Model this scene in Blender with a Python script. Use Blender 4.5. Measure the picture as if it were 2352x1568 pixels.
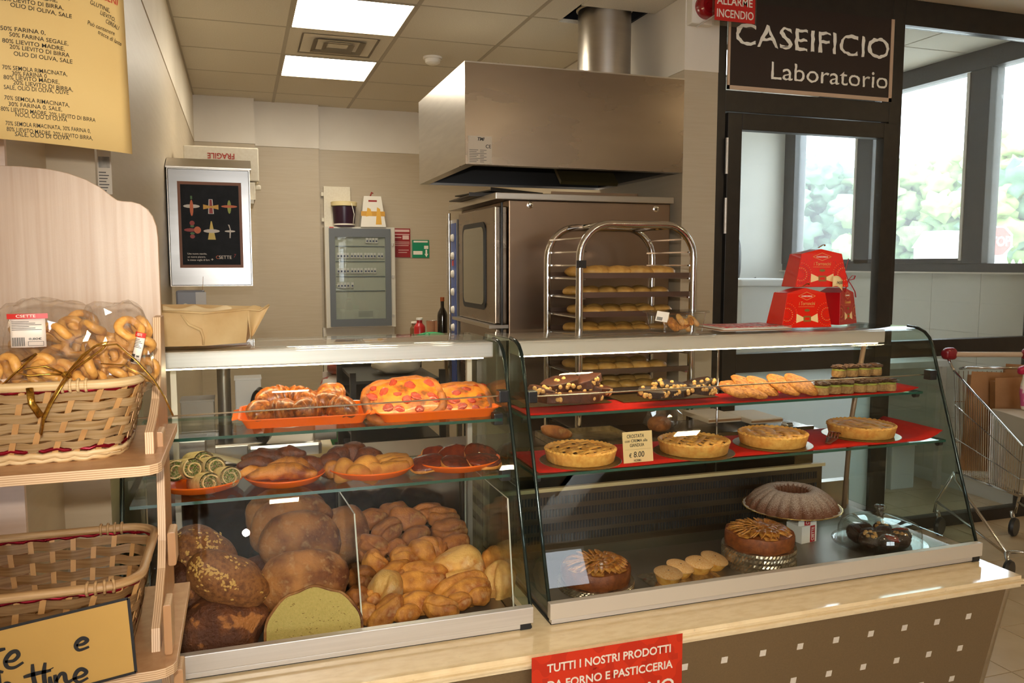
import bpy, bmesh, math, random
from math import sin, cos, pi, radians, sqrt, atan2
from mathutils import Vector, Matrix, noise, Euler
random.seed(7)
for o in list(bpy.data.objects): bpy.data.objects.remove(o)
S = bpy.context.scene
COL = S.collection

# ---------------------------------------------------------------- camera
CAMZ = 1.55
PITCH, YAW = radians(5.41), radians(18.53)
cam = bpy.data.cameras.new('camera'); cam.sensor_width = 36.0
cam.lens = 36.0 * 1907 * 0.973 / 2352
cam.clip_start = 0.02; cam.clip_end = 400
camo = bpy.data.objects.new('camera', cam); COL.objects.link(camo)
camo.location = (0, 0, CAMZ)
camo.rotation_euler = (pi/2 - PITCH, 0, -YAW)
S.camera = camo
_f = Vector((sin(YAW)*cos(PITCH), cos(YAW)*cos(PITCH), -sin(PITCH)))
_r = Vector((cos(YAW), -sin(YAW), 0)); _u = _r.cross(_f)
def ray(px, py):
    """direction of a photo pixel, the lens's barrel distortion taken out"""
    a, b = (px-1176)/1907, (py-784)/1907
    k = 1 + .103*(a*a + b*b)
    return _f + _r*(a*k) - _u*(b*k)
def W(px, py, x=None, y=None, z=None):
    """the point where a photo pixel's ray meets a plane of the place"""
    d = ray(px, py)
    if x is not None: t = x/d.x
    elif y is not None: t = y/d.y
    else: t = (z-CAMZ)/d.z
    return Vector((0, 0, CAMZ)) + d*t

# ---------------------------------------------------------------- light
S.view_settings.view_transform = 'Standard'; S.view_settings.look = 'None'
S.view_settings.gamma = 1; S.view_settings.use_curve_mapping = False
S.view_settings.exposure = 0.45
S.cycles.transparent_max_bounces = 40
w = bpy.data.worlds.new('World'); S.world = w; w.use_nodes = True
bg = w.node_tree.nodes['Background']
bg.inputs[0].default_value = (.86, .93, 1.0, 1); bg.inputs[1].default_value = 7.0
WARM = (1.0, .79, .48); PANEL = (1.0, .86, .62)
def area(name, loc, sx, sy, power, col, rot=(0, 0, 0)):
    l = bpy.data.lights.new(name, 'AREA'); l.shape = 'RECTANGLE'; l.size = sx; l.size_y = sy
    l.energy = power; l.color = col
    o = bpy.data.objects.new(name, l); COL.objects.link(o); o.location = loc; o.rotation_euler = rot
    return o
# the camera's own flash, just above the lens
fl = bpy.data.lights.new('camera_flash', 'SPOT'); fl.energy = 82; fl.color = (1.0, .93, .82); fl.shadow_soft_size = .018
fl.spot_size = radians(84); fl.spot_blend = 1.0
flo = bpy.data.objects.new('camera_flash', fl); COL.objects.link(flo); flo.location = Vector((0, 0, CAMZ)) + _u*.10 - _r*.015; flo.rotation_euler = (pi/2 - PITCH - radians(3), 0, -YAW)

# ---------------------------------------------------------------- materials
M = {}
def N(nt, t, **k):
    n = nt.nodes.new(t)
    for a, b in k.items(): setattr(n, a, b)
    return n
def rgb(c): return (c[0], c[1], c[2], 1)
def srgb(r, g, b):
    f = lambda v: (v/255/12.92) if v/255 <= .04045 else ((v/255+.055)/1.055)**2.4
    return (f(r), f(g), f(b))
def mat(name, c, rough=.5, metal=0., c2=None, scale=8., detail=4., lo=.35, hi=.65, bump=0., bscale=None, stretch=None,
        coord='Object', rnd=0., spec=.5, coat=0., trans=0., sub=0., c3=None, s3=30., l3=.6, h3=.75, emit=None, estr=0., rvar=0., alpha=1.):
    if name in M: return M[name]
    m = bpy.data.materials.new(name); m.use_nodes = True; nt = m.node_tree
    b = nt.nodes['Principled BSDF']
    b.inputs['Base Color'].default_value = rgb(c); b.inputs['Roughness'].default_value = rough
    b.inputs['Metallic'].default_value = metal; b.inputs['Specular IOR Level'].default_value = spec
    b.inputs['Coat Weight'].default_value = coat; b.inputs['Transmission Weight'].default_value = trans
    b.inputs['Alpha'].default_value = alpha
    if sub: b.inputs['Subsurface Weight'].default_value = sub; b.inputs['Subsurface Radius'].default_value = (.02, .012, .006)
    if emit: b.inputs['Emission Color'].default_value = rgb(emit); b.inputs['Emission Strength'].default_value = estr
    if c2 or bump or rvar:
        tc = N(nt, 'ShaderNodeTexCoord'); mp = N(nt, 'ShaderNodeMapping')
        if stretch: mp.inputs['Scale'].default_value = stretch
        nt.links.new(tc.outputs[coord], mp.inputs[0])
        nz = N(nt, 'ShaderNodeTexNoise'); nz.inputs['Scale'].default_value = scale; nz.inputs['Detail'].default_value = detail
        nt.links.new(mp.outputs[0], nz.inputs['Vector'])
        out = None
        if c2:
            rp = N(nt, 'ShaderNodeValToRGB'); rp.color_ramp.elements[0].position = lo; rp.color_ramp.elements[1].position = hi
            rp.color_ramp.elements[0].color = rgb(c); rp.color_ramp.elements[1].color = rgb(c2)
            nt.links.new(nz.outputs[0], rp.inputs[0]); out = rp.outputs[0]
            if c3:
                n3 = N(nt, 'ShaderNodeTexNoise'); n3.inputs['Scale'].default_value = s3; n3.inputs['Detail'].default_value = 5
                nt.links.new(mp.outputs[0], n3.inputs['Vector'])
                mr = N(nt, 'ShaderNodeMapRange'); mr.inputs[1].default_value = l3; mr.inputs[2].default_value = h3
                nt.links.new(n3.outputs[0], mr.inputs[0])
                mx = N(nt, 'ShaderNodeMix', data_type='RGBA'); nt.links.new(mr.outputs[0], mx.inputs[0])
                nt.links.new(out, mx.inputs[6]); mx.inputs[7].default_value = rgb(c3); out = mx.outputs[2]
            if rnd:                                       # every piece baked a little differently
                oi = N(nt, 'ShaderNodeObjectInfo'); hv = N(nt, 'ShaderNodeHueSaturation'); r1 = N(nt, 'ShaderNodeMapRange'); r1.inputs[3].default_value = 1-rnd; r1.inputs[4].default_value = 1+rnd*.6
                nt.links.new(oi.outputs['Random'], r1.inputs[0]); nt.links.new(r1.outputs[0], hv.inputs['Value']); nt.links.new(out, hv.inputs['Color']); out = hv.outputs[0]
            nt.links.new(out, b.inputs['Base Color'])
        if rvar:
            mr2 = N(nt, 'ShaderNodeMapRange'); mr2.inputs[3].default_value = max(0, rough-rvar); mr2.inputs[4].default_value = rough+rvar
            nt.links.new(nz.outputs[0], mr2.inputs[0]); nt.links.new(mr2.outputs[0], b.inputs['Roughness'])
        if bump:
            nb = nz
            if bscale:
                nb = N(nt, 'ShaderNodeTexNoise'); nb.inputs['Scale'].default_value = bscale; nb.inputs['Detail'].default_value = 4
                nt.links.new(mp.outputs[0], nb.inputs['Vector'])
            bp = N(nt, 'ShaderNodeBump'); bp.inputs['Strength'].default_value = bump; bp.inputs['Distance'].default_value = .01
            nt.links.new(nb.outputs[0], bp.inputs['Height']); nt.links.new(bp.outputs[0], b.inputs['Normal'])
    M[name] = m; return m
def glass(name, tint=(1, 1, 1), f0=.045, rough=.0, gain=.9, dim=0., haze=None, film='ShaderNodeBsdfDiffuse'):
    """thin clear pane: transparent, with the mirror reflection growing at glancing angles"""
    if name in M: return M[name]
    m = bpy.data.materials.new(name); m.use_nodes = True; nt = m.node_tree; nt.nodes.clear()
    o = N(nt, 'ShaderNodeOutputMaterial'); mix = N(nt, 'ShaderNodeMixShader')
    t = N(nt, 'ShaderNodeBsdfTransparent'); t.inputs[0].default_value = rgb(tint)
    g = N(nt, 'ShaderNodeBsdfGlossy'); g.inputs['Roughness'].default_value = rough
    lw = N(nt, 'ShaderNodeLayerWeight'); lw.inputs[0].default_value = .5
    p = N(nt, 'ShaderNodeMath', operation='POWER'); p.inputs[1].default_value = 5
    q = N(nt, 'ShaderNodeMath', operation='MULTIPLY_ADD'); q.inputs[1].default_value = gain; q.inputs[2].default_value = f0
    nt.links.new(lw.outputs['Facing'], p.inputs[0]); nt.links.new(p.outputs[0], q.inputs[0])
    nt.links.new(q.outputs[0], mix.inputs[0]); nt.links.new(g.outputs[0], mix.inputs[2])
    src = t.outputs[0]
    if dim:
        d = N(nt, film); d.inputs[0].default_value = rgb(haze or (.8, .8, .8))
        m2 = N(nt, 'ShaderNodeMixShader'); m2.inputs[0].default_value = dim
        nt.links.new(src, m2.inputs[1]); nt.links.new(d.outputs[0], m2.inputs[2]); src = m2.outputs[0]
    nt.links.new(src, mix.inputs[1]); nt.links.new(mix.outputs[0], o.inputs[0])
    M[name] = m; return m

# ---------------------------------------------------------------- shape helpers
def nb(): return bmesh.new()
def obj(name, bm, m, parent=None, smooth=False, loc=None, rot=None):
    if isinstance(bm, bmesh.types.BMesh):
        me = bpy.data.meshes.new(name); bm.to_mesh(me); bm.free()
    else: me = bm
    if smooth:
        for p in me.polygons: p.use_smooth = True
        if smooth != True:
            try: me.set_sharp_from_angle(angle=radians(smooth))
            except Exception: pass
    if m is not None and len(me.materials) == 0:
        for k in (m if isinstance(m, (list, tuple)) else [m]): me.materials.append(k)
    o = bpy.data.objects.new(name, me); COL.objects.link(o)
    if parent: o.parent = parent
    if loc is not None: o.location = loc
    if rot is not None: o.rotation_euler = rot
    return o
def tag(o, label, cat, group=None):
    o['label'] = label; o['category'] = cat
    if group: o['group'] = group
    return o
def thing(name, label, cat, loc=(0, 0, 0), rot=(0, 0, 0), group=None):
    o = bpy.data.objects.new(name, None); COL.objects.link(o); o.empty_display_size = .05
    o.location = loc; o.rotation_euler = rot
    return tag(o, label, cat, group)
def struct(o): o['kind'] = 'structure'; return o
def dup(root, loc=None, rot=None, label=None, scale=None):
    def cp(o, par):
        c = o.copy(); COL.objects.link(c); c.parent = par
        for ch in o.children: cp(ch, c)
        return c
    r = cp(root, None)
    if loc is not None: r.location = loc
    if rot is not None: r.rotation_euler = rot
    if scale is not None: r.scale = (scale,)*3 if isinstance(scale, (int, float)) else scale
    if label: r['label'] = label
    return r
def xf(bm, vs, mx): bmesh.ops.transform(bm, matrix=mx, verts=vs)
def box(bm, x0, x1, y0, y1, z0, z1, bev=0., mi=0):
    r = bmesh.ops.create_cube(bm, size=1)
    bmesh.ops.transform(bm, matrix=Matrix.Translation(((x0+x1)/2, (y0+y1)/2, (z0+z1)/2)) @ Matrix.Diagonal((abs(x1-x0), abs(y1-y0), abs(z1-z0), 1)), verts=r['verts'])
    fs = list({f for v in r['verts'] for f in v.link_faces})
    for f in fs: f.material_index = mi
    if bev:
        es = list({e for v in r['verts'] for e in v.link_edges})
        bmesh.ops.bevel(bm, geom=es, offset=bev, segments=2, affect='EDGES', profile=.6)
    return bm
def bx(*a, **k): return box(nb(), *a, **k)
def cyl(bm, p, q, r, r2=None, n=16, caps=True):
    p, q = Vector(p), Vector(q); d = q-p
    rr = bmesh.ops.create_cone(bm, cap_ends=caps, segments=n, radius1=r, radius2=r if r2 is None else r2, depth=d.length)
    bmesh.ops.transform(bm, matrix=Matrix.Translation((p+q)/2) @ d.to_track_quat('Z', 'Y').to_matrix().to_4x4(), verts=rr['verts'])
    return bm
def tube(bm, pts, r, n=8, closed=False, flat=1.):
    """a round bar swept along points; r a number or one per point"""
    pts = [Vector(p) for p in pts]; L = len(pts); rings = []
    up = Vector((0, 0, 1)); prev = None
    for i, p in enumerate(pts):
        a = pts[(i-1) % L] if (closed or i > 0) else p
        b = pts[(i+1) % L] if (closed or i < L-1) else p
        t = (b-a)
        t = t.normalized() if t.length > 1e-9 else Vector((0, 0, 1))
        if prev is None:
            s = t.cross(up)
            if s.length < .05: s = t.cross(Vector((1, 0, 0)))
        else:
            s = prev - t*prev.dot(t)
        s.normalize(); prev = s; q = t.cross(s)
        ri = r[i] if hasattr(r, '__len__') else r
        rings.append([bm.verts.new(p + s*(cos(2*pi*k/n)*ri) + q*(sin(2*pi*k/n)*ri*flat)) for k in range(n)])
    for i in range(L if closed else L-1):
        A, B = rings[i], rings[(i+1) % L]
        for k in range(n): bm.faces.new((A[k], A[(k+1) % n], B[(k+1) % n], B[k]))
    if not closed:
        bm.faces.new(rings[0][::-1]); bm.faces.new(rings[-1])
    return bm
def lathe(bm, prof, n=32, fn=None):
    """profile (r,z) turned about z; fn(angle,r,z)->(r,z) may flute it"""
    rings = []
    for (r, z) in prof:
        if r < 1e-6: rings.append([bm.verts.new((0, 0, z))]); continue
        ring = []
        for k in range(n):
            a = 2*pi*k/n; rr, zz = fn(a, r, z) if fn else (r, z)
            ring.append(bm.verts.new((cos(a)*rr, sin(a)*rr, zz)))
        rings.append(ring)
    for A, B in zip(rings, rings[1:]):
        if len(A) == 1 and len(B) == 1: continue
        for k in range(n):
            j = (k+1) % n
            if len(A) == 1: bm.faces.new((A[0], B[j], B[k]))
            elif len(B) == 1: bm.faces.new((A[k], A[j], B[0]))
            else: bm.faces.new((A[k], A[j], B[j], B[k]))
    bmesh.ops.recalc_face_normals(bm, faces=bm.faces[:])
    return bm
def prism(bm, poly, h, axis='z', bev=0., mi=0):
    """polygon (2D) made h thick along an axis: z -> (x,y), y -> (x,z), x -> (y,z)"""
    def P(a, b, c): return {'z': (a, b, c), 'y': (a, c, b), 'x': (c, a, b)}[axis]
    A = [bm.verts.new(P(a, b, 0)) for a, b in poly]; B = [bm.verts.new(P(a, b, h)) for a, b in poly]
    fs = [bm.faces.new(A[::-1]), bm.faces.new(B)]
    for i in range(len(poly)):
        j = (i+1) % len(poly); fs.append(bm.faces.new((A[i], A[j], B[j], B[i])))
    for f in fs: f.material_index = mi
    bmesh.ops.recalc_face_normals(bm, faces=fs)
    if bev:
        bmesh.ops.bevel(bm, geom=list(set(fs[0].edges[:]) | set(fs[1].edges[:])), offset=bev, segments=2, affect='EDGES', profile=.6)
    return bm
def blob(rx, ry, rz, seed=0, amp=.12, fr=1.6, sub=3, pw=2., flat=None, amp2=.02, fr2=6.):
    """lumpy rounded body (loaves, rolls, bags): a superellipsoid pushed about by noise"""
    bm = nb(); bmesh.ops.create_icosphere(bm, subdivisions=sub, radius=1)
    off = Vector((seed*3.17, seed*1.31, seed*2.71))
    for v in bm.verts:
        d = v.co.normalized()
        k = (abs(d.x)**pw + abs(d.y)**pw + abs(d.z)**pw)**(-1/pw)
        k *= 1 + amp*noise.noise(d*fr+off) + amp2*noise.noise(d*fr2+off)
        c = d*k
        if flat is not None and c.z < -flat: c.z = -flat + (c.z+flat)*.15
        v.co = Vector((c.x*rx, c.y*ry, c.z*rz))
    return bm
def sheet(bm, P, nu, nv, th=0., mi=0):
    """surface P(u,v) given a thickness"""
    g = [[bm.verts.new(P(i/nu, j/nv)) for j in range(nv+1)] for i in range(nu+1)]
    fs = [bm.faces.new((g[i][j], g[i+1][j], g[i+1][j+1], g[i][j+1])) for i in range(nu) for j in range(nv)]
    for f in fs: f.material_index = mi
    if th:
        bmesh.ops.recalc_face_normals(bm, faces=fs)
        bmesh.ops.solidify(bm, geom=fs, thickness=th)
    return bm
def rrect(w, h, r, n=5, x0=0, y0=0):
    pts = []
    for cx, cy, a0 in ((w/2-r, h/2-r, 0), (-w/2+r, h/2-r, pi/2), (-w/2+r, -h/2+r, pi), (w/2-r, -h/2+r, 3*pi/2)):
        for k in range(n+1):
            a = a0 + pi/2*k/n; pts.append((x0+cx+r*cos(a), y0+cy+r*sin(a)))
    return pts
def frame_mx(o, xdir, ydir):
    """matrix with origin o, local x along xdir, local y along ydir"""
    X = Vector(xdir).normalized(); Y = Vector(ydir); Y = (Y - X*Y.dot(X)).normalized(); Zd = X.cross(Y)
    mx = Matrix((X, Y, Zd)).transposed().to_4x4(); mx.translation = Vector(o); return mx
FONT_CACHE = {}
def text(s, size, m, mx, parent=None, name='lettering', bold=0., shear=0., align='LEFT', space=1., rough=0., ext=.0004, seed=1, width=None, bend=None):
    """flat printed words as their own thin mesh; mx places them (x along the line, y up, z out of the sheet)"""
    c = bpy.data.curves.new(name, 'FONT'); c.body = s; c.size = size; c.offset = bold*size; c.shear = shear
    c.align_x = align; c.space_character = space; c.extrude = ext; c.resolution_u = 3
    o = bpy.data.objects.new(name, c); COL.objects.link(o)
    dg = bpy.context.evaluated_depsgraph_get(); me = bpy.data.meshes.new_from_object(o.evaluated_get(dg))
    bpy.data.objects.remove(o); bpy.data.curves.remove(c)
    if width and len(me.vertices):
        xs = [v.co.x for v in me.vertices]; k = width/max(1e-6, max(xs)-min(xs))
        for v in me.vertices: v.co.x *= k
    if rough:
        bm = nb(); bm.from_mesh(me)
        es = [e for e in bm.edges if e.calc_length() > size*.07]
        bmesh.ops.subdivide_edges(bm, edges=es, cuts=4)
        for v in bm.verts:
            p = v.co*(60/size*.1)
            v.co.x += rough*size*noise.noise(Vector((p.x, p.y, seed))); v.co.y += rough*size*noise.noise(Vector((p.x, p.y, seed+9)))
        bm.to_mesh(me); bm.free()
    if bend:
        for v in me.vertices:
            p = mx @ v.co; p.y = bend(p); v.co = p
        mx = Matrix.Identity(4)
    me.materials.clear(); me.materials.append(m)
    t = bpy.data.objects.new(name, me); COL.objects.link(t)
    if parent: t.parent = parent
    t.matrix_local = mx
    return t
def stroke(bm, pts, wd, mx, n=6, taper=True):
    """one pen stroke lying on a sheet: smooth path through 2D points"""
    P = []
    L = len(pts)
    for i in range(L-1):
        p0 = Vector(pts[max(0, i-1)]); p1 = Vector(pts[i]); p2 = Vector(pts[i+1]); p3 = Vector(pts[min(L-1, i+2)])
        for k in range(n):
            t = k/n
            P.append(.5*((2*p1)+(p2-p0)*t+(2*p0-5*p1+4*p2-p3)*t*t+(3*p1-p0-3*p2+p3)*t**3))
    P.append(Vector(pts[-1]))
    A = []; B = []
    for i, p in enumerate(P):
        d = (P[min(i+1, len(P)-1)]-P[max(i-1, 0)]); d = d.normalized() if d.length > 1e-9 else Vector((1, 0))
        nrm = Vector((-d.y, d.x)); k = wd/2*((.55+.45*sin(pi*min(1, (i+1)/len(P)*1.0))) if taper else 1)
        A.append(bm.verts.new(mx @ Vector((p.x+nrm.x*k, p.y+nrm.y*k, .0006)))); B.append(bm.verts.new(mx @ Vector((p.x-nrm.x*k, p.y-nrm.y*k, .0006))))
    for i in range(len(P)-1): bm.faces.new((A[i], A[i+1], B[i+1], B[i]))
    return bm
# ---------------------------------------------------------------- material list
beige_tile = mat('beige_wall_tile', srgb(188, 173, 148), .45, c2=srgb(184, 168, 142), scale=5, stretch=(1, 1, 14), bump=.03, bscale=120)
cream_paint = mat('cream_paint', srgb(226, 216, 198), .6, c2=srgb(220, 209, 190), scale=3, bump=.02, bscale=200)
white_paint = mat('white_paint', srgb(228, 220, 206), .55, c2=srgb(222, 213, 198), scale=3)
ceil_tile = mat('mineral_fibre_tile', srgb(216, 208, 190), .9, c2=srgb(208, 199, 180), scale=160, detail=2, bump=.15, bscale=300)
ceil_grid = mat('ceiling_grid_metal', srgb(168, 157, 136), .5)
panel_light = mat('light_panel_diffuser', (1, 1, 1), .5, emit=(1, .91, .74), estr=15)
shop_light = mat('shop_light_diffuser', (1, 1, 1), .5, emit=WARM, estr=92)
black_alu = mat('dark_bronze_aluminium', srgb(50, 45, 40), .38, metal=.25, c2=srgb(44, 40, 36), scale=20)
dark_rubber = mat('black_rubber', (.012, .012, .013), .5)
black_plastic = mat('black_plastic', (.016, .016, .018), .3)
steel = mat('brushed_steel', (.54, .50, .44), .30, metal=1, c2=(.50, .46, .41), scale=4, stretch=(1, 1, 10), bump=.015, bscale=60, rvar=.06)
steel_h = mat('brushed_steel_wide', (.30, .24, .185), .27, metal=1, c2=(.26, .205, .155), scale=2, stretch=(1, 1, 3), bump=.006, bscale=3, rvar=.03)
oven_steel = mat('oven_side_steel', (.29, .20, .135), .36, metal=1, c2=(.24, .165, .11), scale=2.5, bump=.05, bscale=4, rvar=.08)
chrome = mat('chrome', (.72, .70, .66), .14, metal=1)
alu = mat('anodised_aluminium', srgb(214, 208, 200), .38, metal=.45, c2=srgb(206, 200, 192), scale=8, stretch=(.3, 20, 20))
alu_warm = mat('header_aluminium', srgb(208, 198, 182), .42, metal=.25)
case_glass = glass('case_glass', (.965, .98, .972), .022, gain=.8)
shelf_glass = glass('shelf_glass', (.93, .97, .95), .05, gain=.85)
green_edge = mat('glass_green_edge', (.010, .085, .060), .08, spec=.9, coat=.6)
clear_plastic = glass('clear_plastic', (.94, .94, .93), .10, rough=.03, gain=.8)
bag_film = glass('bag_film', (.97, .96, .95), .14, rough=.06, gain=.8, dim=.03, haze=(.8, .72, .6))
win_glass = glass('window_glass', (.93, .96, .97), .05, gain=.8, dim=.065, haze=(.9, .95, 1), film='ShaderNodeBsdfTranslucent')  # translucent film paints in the glare haze over the bright view
door_glass = glass('door_glass', (.96, .98, .98), .045, gain=.8, dim=.02, haze=(.9, .95, 1))
stone = mat('cream_stone_worktop', srgb(248, 226, 184), .10, c2=srgb(236, 210, 164), scale=22, detail=8, lo=.4, hi=.75, c3=srgb(196, 176, 140), s3=60, l3=.66, h3=.82, stretch=(1, 2.5, 1), coat=.4)
front_panel = mat('taupe_front_panel', srgb(126, 104, 74), .36, c2=srgb(120, 98, 69), scale=200)
inlay_white = mat('white_inlay', srgb(236, 226, 210), .3)
ply_face = mat('birch_plywood_face', srgb(190, 146, 104), .36, c2=srgb(176, 130, 88), scale=3, stretch=(14, 14, .8), detail=5, bump=.01, bscale=80)
ply_pale = mat('birch_plywood_pale', srgb(202, 178, 154), .34, c2=srgb(186, 156, 128), scale=4, stretch=(20, 20, .6), detail=6, bump=.10, bscale=420)
ply_edge = mat('plywood_edge', srgb(226, 196, 160), .5)
ply_dark = mat('plywood_dark_ply', srgb(160, 116, 80), .6)
wicker = mat('wicker_strip', srgb(226, 198, 152), .45, c2=srgb(202, 164, 110), scale=9, stretch=(1, 1, 40), bump=.08, bscale=50)
wicker_st = mat('wicker_stake', srgb(198, 152, 96), .5, c2=srgb(176, 128, 76), scale=20)
wicker_dk = mat('wicker_shaded', srgb(190, 154, 108), .5, c2=srgb(158, 118, 74), scale=9, stretch=(1, 1, 36), bump=.08, bscale=50)  # wicker darkened to paint the shade under the upper shelf
tinsel = mat('red_tinsel', (.34, .008, .022), .22, metal=.7, c2=(.16, .002, .01), scale=60)
gold_ribbon = mat('gold_ribbon', srgb(196, 150, 62), .22, metal=.85, c2=srgb(150, 106, 34), scale=30, stretch=(1, 1, 8))
yellow_paper = mat('yellow_card', srgb(240, 208, 140), .55, c2=srgb(238, 204, 134), scale=4)
yellow_card2 = mat('ochre_card', srgb(190, 150, 80), .35, c2=srgb(184, 144, 74), scale=5)
ink = mat('black_marker_ink', (.008, .007, .007), .5)
ink_red = mat('red_marker_ink', (.55, .03, .015), .5)
white_ink = mat('white_print', srgb(238, 228, 212), .5)
chalk = mat('chalk_white', srgb(255, 250, 236), .8)
red_paper = mat('red_sign_print', srgb(214, 52, 22), .4, c2=srgb(198, 44, 18), scale=20, detail=0, lo=.52, hi=.53)
orange_plastic = mat('orange_plastic', srgb(255, 112, 12), .26, spec=.5, sub=.05)
red_mat = mat('red_shelf_mat', srgb(206, 30, 14), .85, spec=.15, c2=srgb(190, 24, 12), scale=60, c3=srgb(236, 120, 96), s3=420, l3=.68, h3=.72, bump=.1, bscale=300)
red_box = mat('red_box_card', srgb(228, 30, 8), .26, spec=.6, coat=.3)
red_box_dk = mat('crimson_box_card', srgb(176, 16, 22), .28, coat=.3)
gold_print = mat('gold_print', srgb(226, 170, 92), .4, metal=.3)
white_card = mat('white_cardboard', srgb(234, 228, 214), .6)
foam = mat('white_foam', srgb(232, 224, 204), .7, c2=srgb(226, 216, 194), scale=60)
kraft = mat('brown_cardboard', srgb(168, 122, 78), .75, c2=srgb(156, 110, 68), scale=10)
linen = mat('kraft_sack_paper', srgb(226, 196, 142), .62, c2=srgb(206, 168, 112), scale=7, bump=.25, bscale=14)
flour = mat('flour_white', srgb(238, 226, 200), .9)
gold_board = mat('gold_cake_board', srgb(150, 116, 60), .32, metal=.7, c2=srgb(110, 82, 40), scale=90)
silver_board = mat('silver_cake_board', srgb(206, 192, 168), .26, metal=.85, c2=srgb(160, 142, 114), scale=60)
def fmat(*p, **k):
    k.setdefault('stretch', (4.2, 4.2, 4.2)); k.setdefault('rnd', .22); return mat(*p, **k)
# baked goods
crust = fmat('roll_crust', srgb(228, 156, 66), .62, c2=srgb(160, 84, 26), scale=5, lo=.38, hi=.66, c3=srgb(238, 200, 138), s3=6, l3=.58, h3=.86, bump=.32, bscale=42)
crust_lt = fmat('pale_roll_crust', srgb(238, 186, 104), .62, c2=srgb(200, 122, 48), scale=5, lo=.42, hi=.70, c3=srgb(246, 222, 172), s3=6, l3=.52, h3=.82, bump=.32, bscale=42)
crust_dk = fmat('dark_roll_crust', srgb(180, 110, 44), .62, c2=srgb(122, 64, 22), scale=5, lo=.36, hi=.66, c3=srgb(218, 172, 100), s3=6, l3=.56, h3=.84, bump=.32, bscale=42)
loaf_crust = fmat('floury_loaf_crust', srgb(178, 118, 62), .7, c2=srgb(104, 54, 24), scale=3.2, lo=.40, hi=.64, c3=srgb(206, 162, 110), s3=12, l3=.54, h3=.86, bump=.35, bscale=40)
dark_crust = fmat('rustic_dark_crust', srgb(98, 50, 24), .6, c2=srgb(134, 74, 34), scale=5, lo=.46, hi=.66, c3=srgb(196, 122, 60), s3=4, l3=.57, h3=.61, bump=.8, bscale=26)
seed_crust = fmat('wholegrain_crust', srgb(164, 104, 54), .6, c2=srgb(118, 68, 32), scale=24, lo=.4, hi=.66, bump=.4, bscale=90)
oat = fmat('oat_flake', srgb(218, 170, 92), .6)
crumb = fmat('bread_crumb', srgb(226, 198, 116), .85, c2=srgb(214, 188, 104), scale=40, c3=srgb(160, 126, 60), s3=60, l3=.66, h3=.74, bump=.5, bscale=90)
croissant_m = fmat('croissant_glaze', srgb(178, 96, 26), .34, c2=srgb(104, 48, 14), scale=16, lo=.36, hi=.66, coat=.2, bump=.1, bscale=40, c3=srgb(214, 142, 56), s3=22, l3=.56, h3=.72)
focaccia_m = fmat('focaccia_dough', srgb(226, 142, 34), .38, c2=srgb(202, 100, 20), scale=9, lo=.4, hi=.62, c3=srgb(122, 66, 24), s3=7, l3=.55, h3=.68, coat=.2, bump=.2, bscale=30)
tomato = fmat('baked_tomato', srgb(206, 66, 22), .25, c2=srgb(150, 32, 10), scale=60, coat=.4, bump=.4, bscale=150)
tortilla = fmat('tortilla', srgb(232, 206, 152), .6, c2=srgb(216, 182, 120), scale=18, c3=srgb(150, 100, 50), s3=34, l3=.64, h3=.72, bump=.1, bscale=40)
lettuce = fmat('wrap_filling', srgb(96, 118, 36), .5, c2=srgb(206, 186, 136), scale=55, lo=.44, hi=.58, c3=srgb(142, 70, 66), s3=48, l3=.56, h3=.66, bump=.8, bscale=80)
brown_bun = fmat('chocolate_pastry', srgb(132, 70, 34), .42, c2=srgb(92, 44, 20), scale=12, bump=.3, bscale=60, c3=srgb(150, 86, 46), s3=9, l3=.56, h3=.75)
gold_pastry = fmat('golden_pastry', srgb(222, 146, 58), .42, c2=srgb(140, 70, 24), scale=7, lo=.44, hi=.66, bump=.3, bscale=60)
biscuit = fmat('biscuit', srgb(230, 160, 64), .55, c2=srgb(190, 112, 36), scale=7, lo=.42, hi=.7, bump=.35, bscale=110)
glaze = fmat('caramel_glaze', srgb(128, 46, 16), .16, c2=srgb(96, 28, 10), scale=16, coat=.7, bump=.3, bscale=50)
taralli = fmat('taralli_dough', srgb(228, 172, 92), .45, c2=srgb(206, 142, 64), scale=20, bump=.06, bscale=80)
choc = fmat('milk_chocolate', srgb(98, 50, 26), .42, c2=srgb(70, 34, 18), scale=20, bump=.2, bscale=60)
choc_dk = fmat('dark_chocolate', srgb(56, 28, 16), .30, c2=srgb(38, 18, 10), scale=22, bump=.5, bscale=70)
nut = fmat('hazelnut', srgb(226, 178, 104), .5, c2=srgb(196, 140, 72), scale=60)
cookie_m = fmat('almond_cookie', srgb(220, 148, 64), .55, c2=srgb(160, 88, 30), scale=22, bump=.4, bscale=60)
tart_crust = fmat('shortcrust', srgb(246, 192, 98), .5, c2=srgb(226, 156, 64), scale=14, bump=.2, bscale=90)
tart_fill = fmat('gianduja_filling', srgb(70, 34, 18), .35)
tart_fill2 = fmat('jam_filling', srgb(120, 34, 14), .2, coat=.4)
cake_br = fmat('baked_cake_side', srgb(150, 82, 34), .55, c2=srgb(118, 58, 22), scale=14, bump=.2, bscale=70)
apple_m = fmat('apple_slice', srgb(232, 172, 84), .35, c2=srgb(160, 88, 30), scale=16, coat=.2)
bundt_m = fmat('sugared_bundt', srgb(108, 66, 40), .7, c2=srgb(84, 46, 26), scale=24, c3=srgb(206, 184, 160), s3=60, l3=.40, h3=.74, bump=.3, bscale=90)
pist = fmat('pistachio_cream', srgb(160, 164, 64), .4)
sponge = fmat('sponge_cake', srgb(188, 150, 92), .7, c2=srgb(150, 110, 60), scale=30, bump=.3, bscale=90)
crumble = fmat('chocolate_crumble', srgb(66, 38, 20), .5, c2=srgb(92, 56, 28), scale=40, bump=.8, bscale=60)
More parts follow.
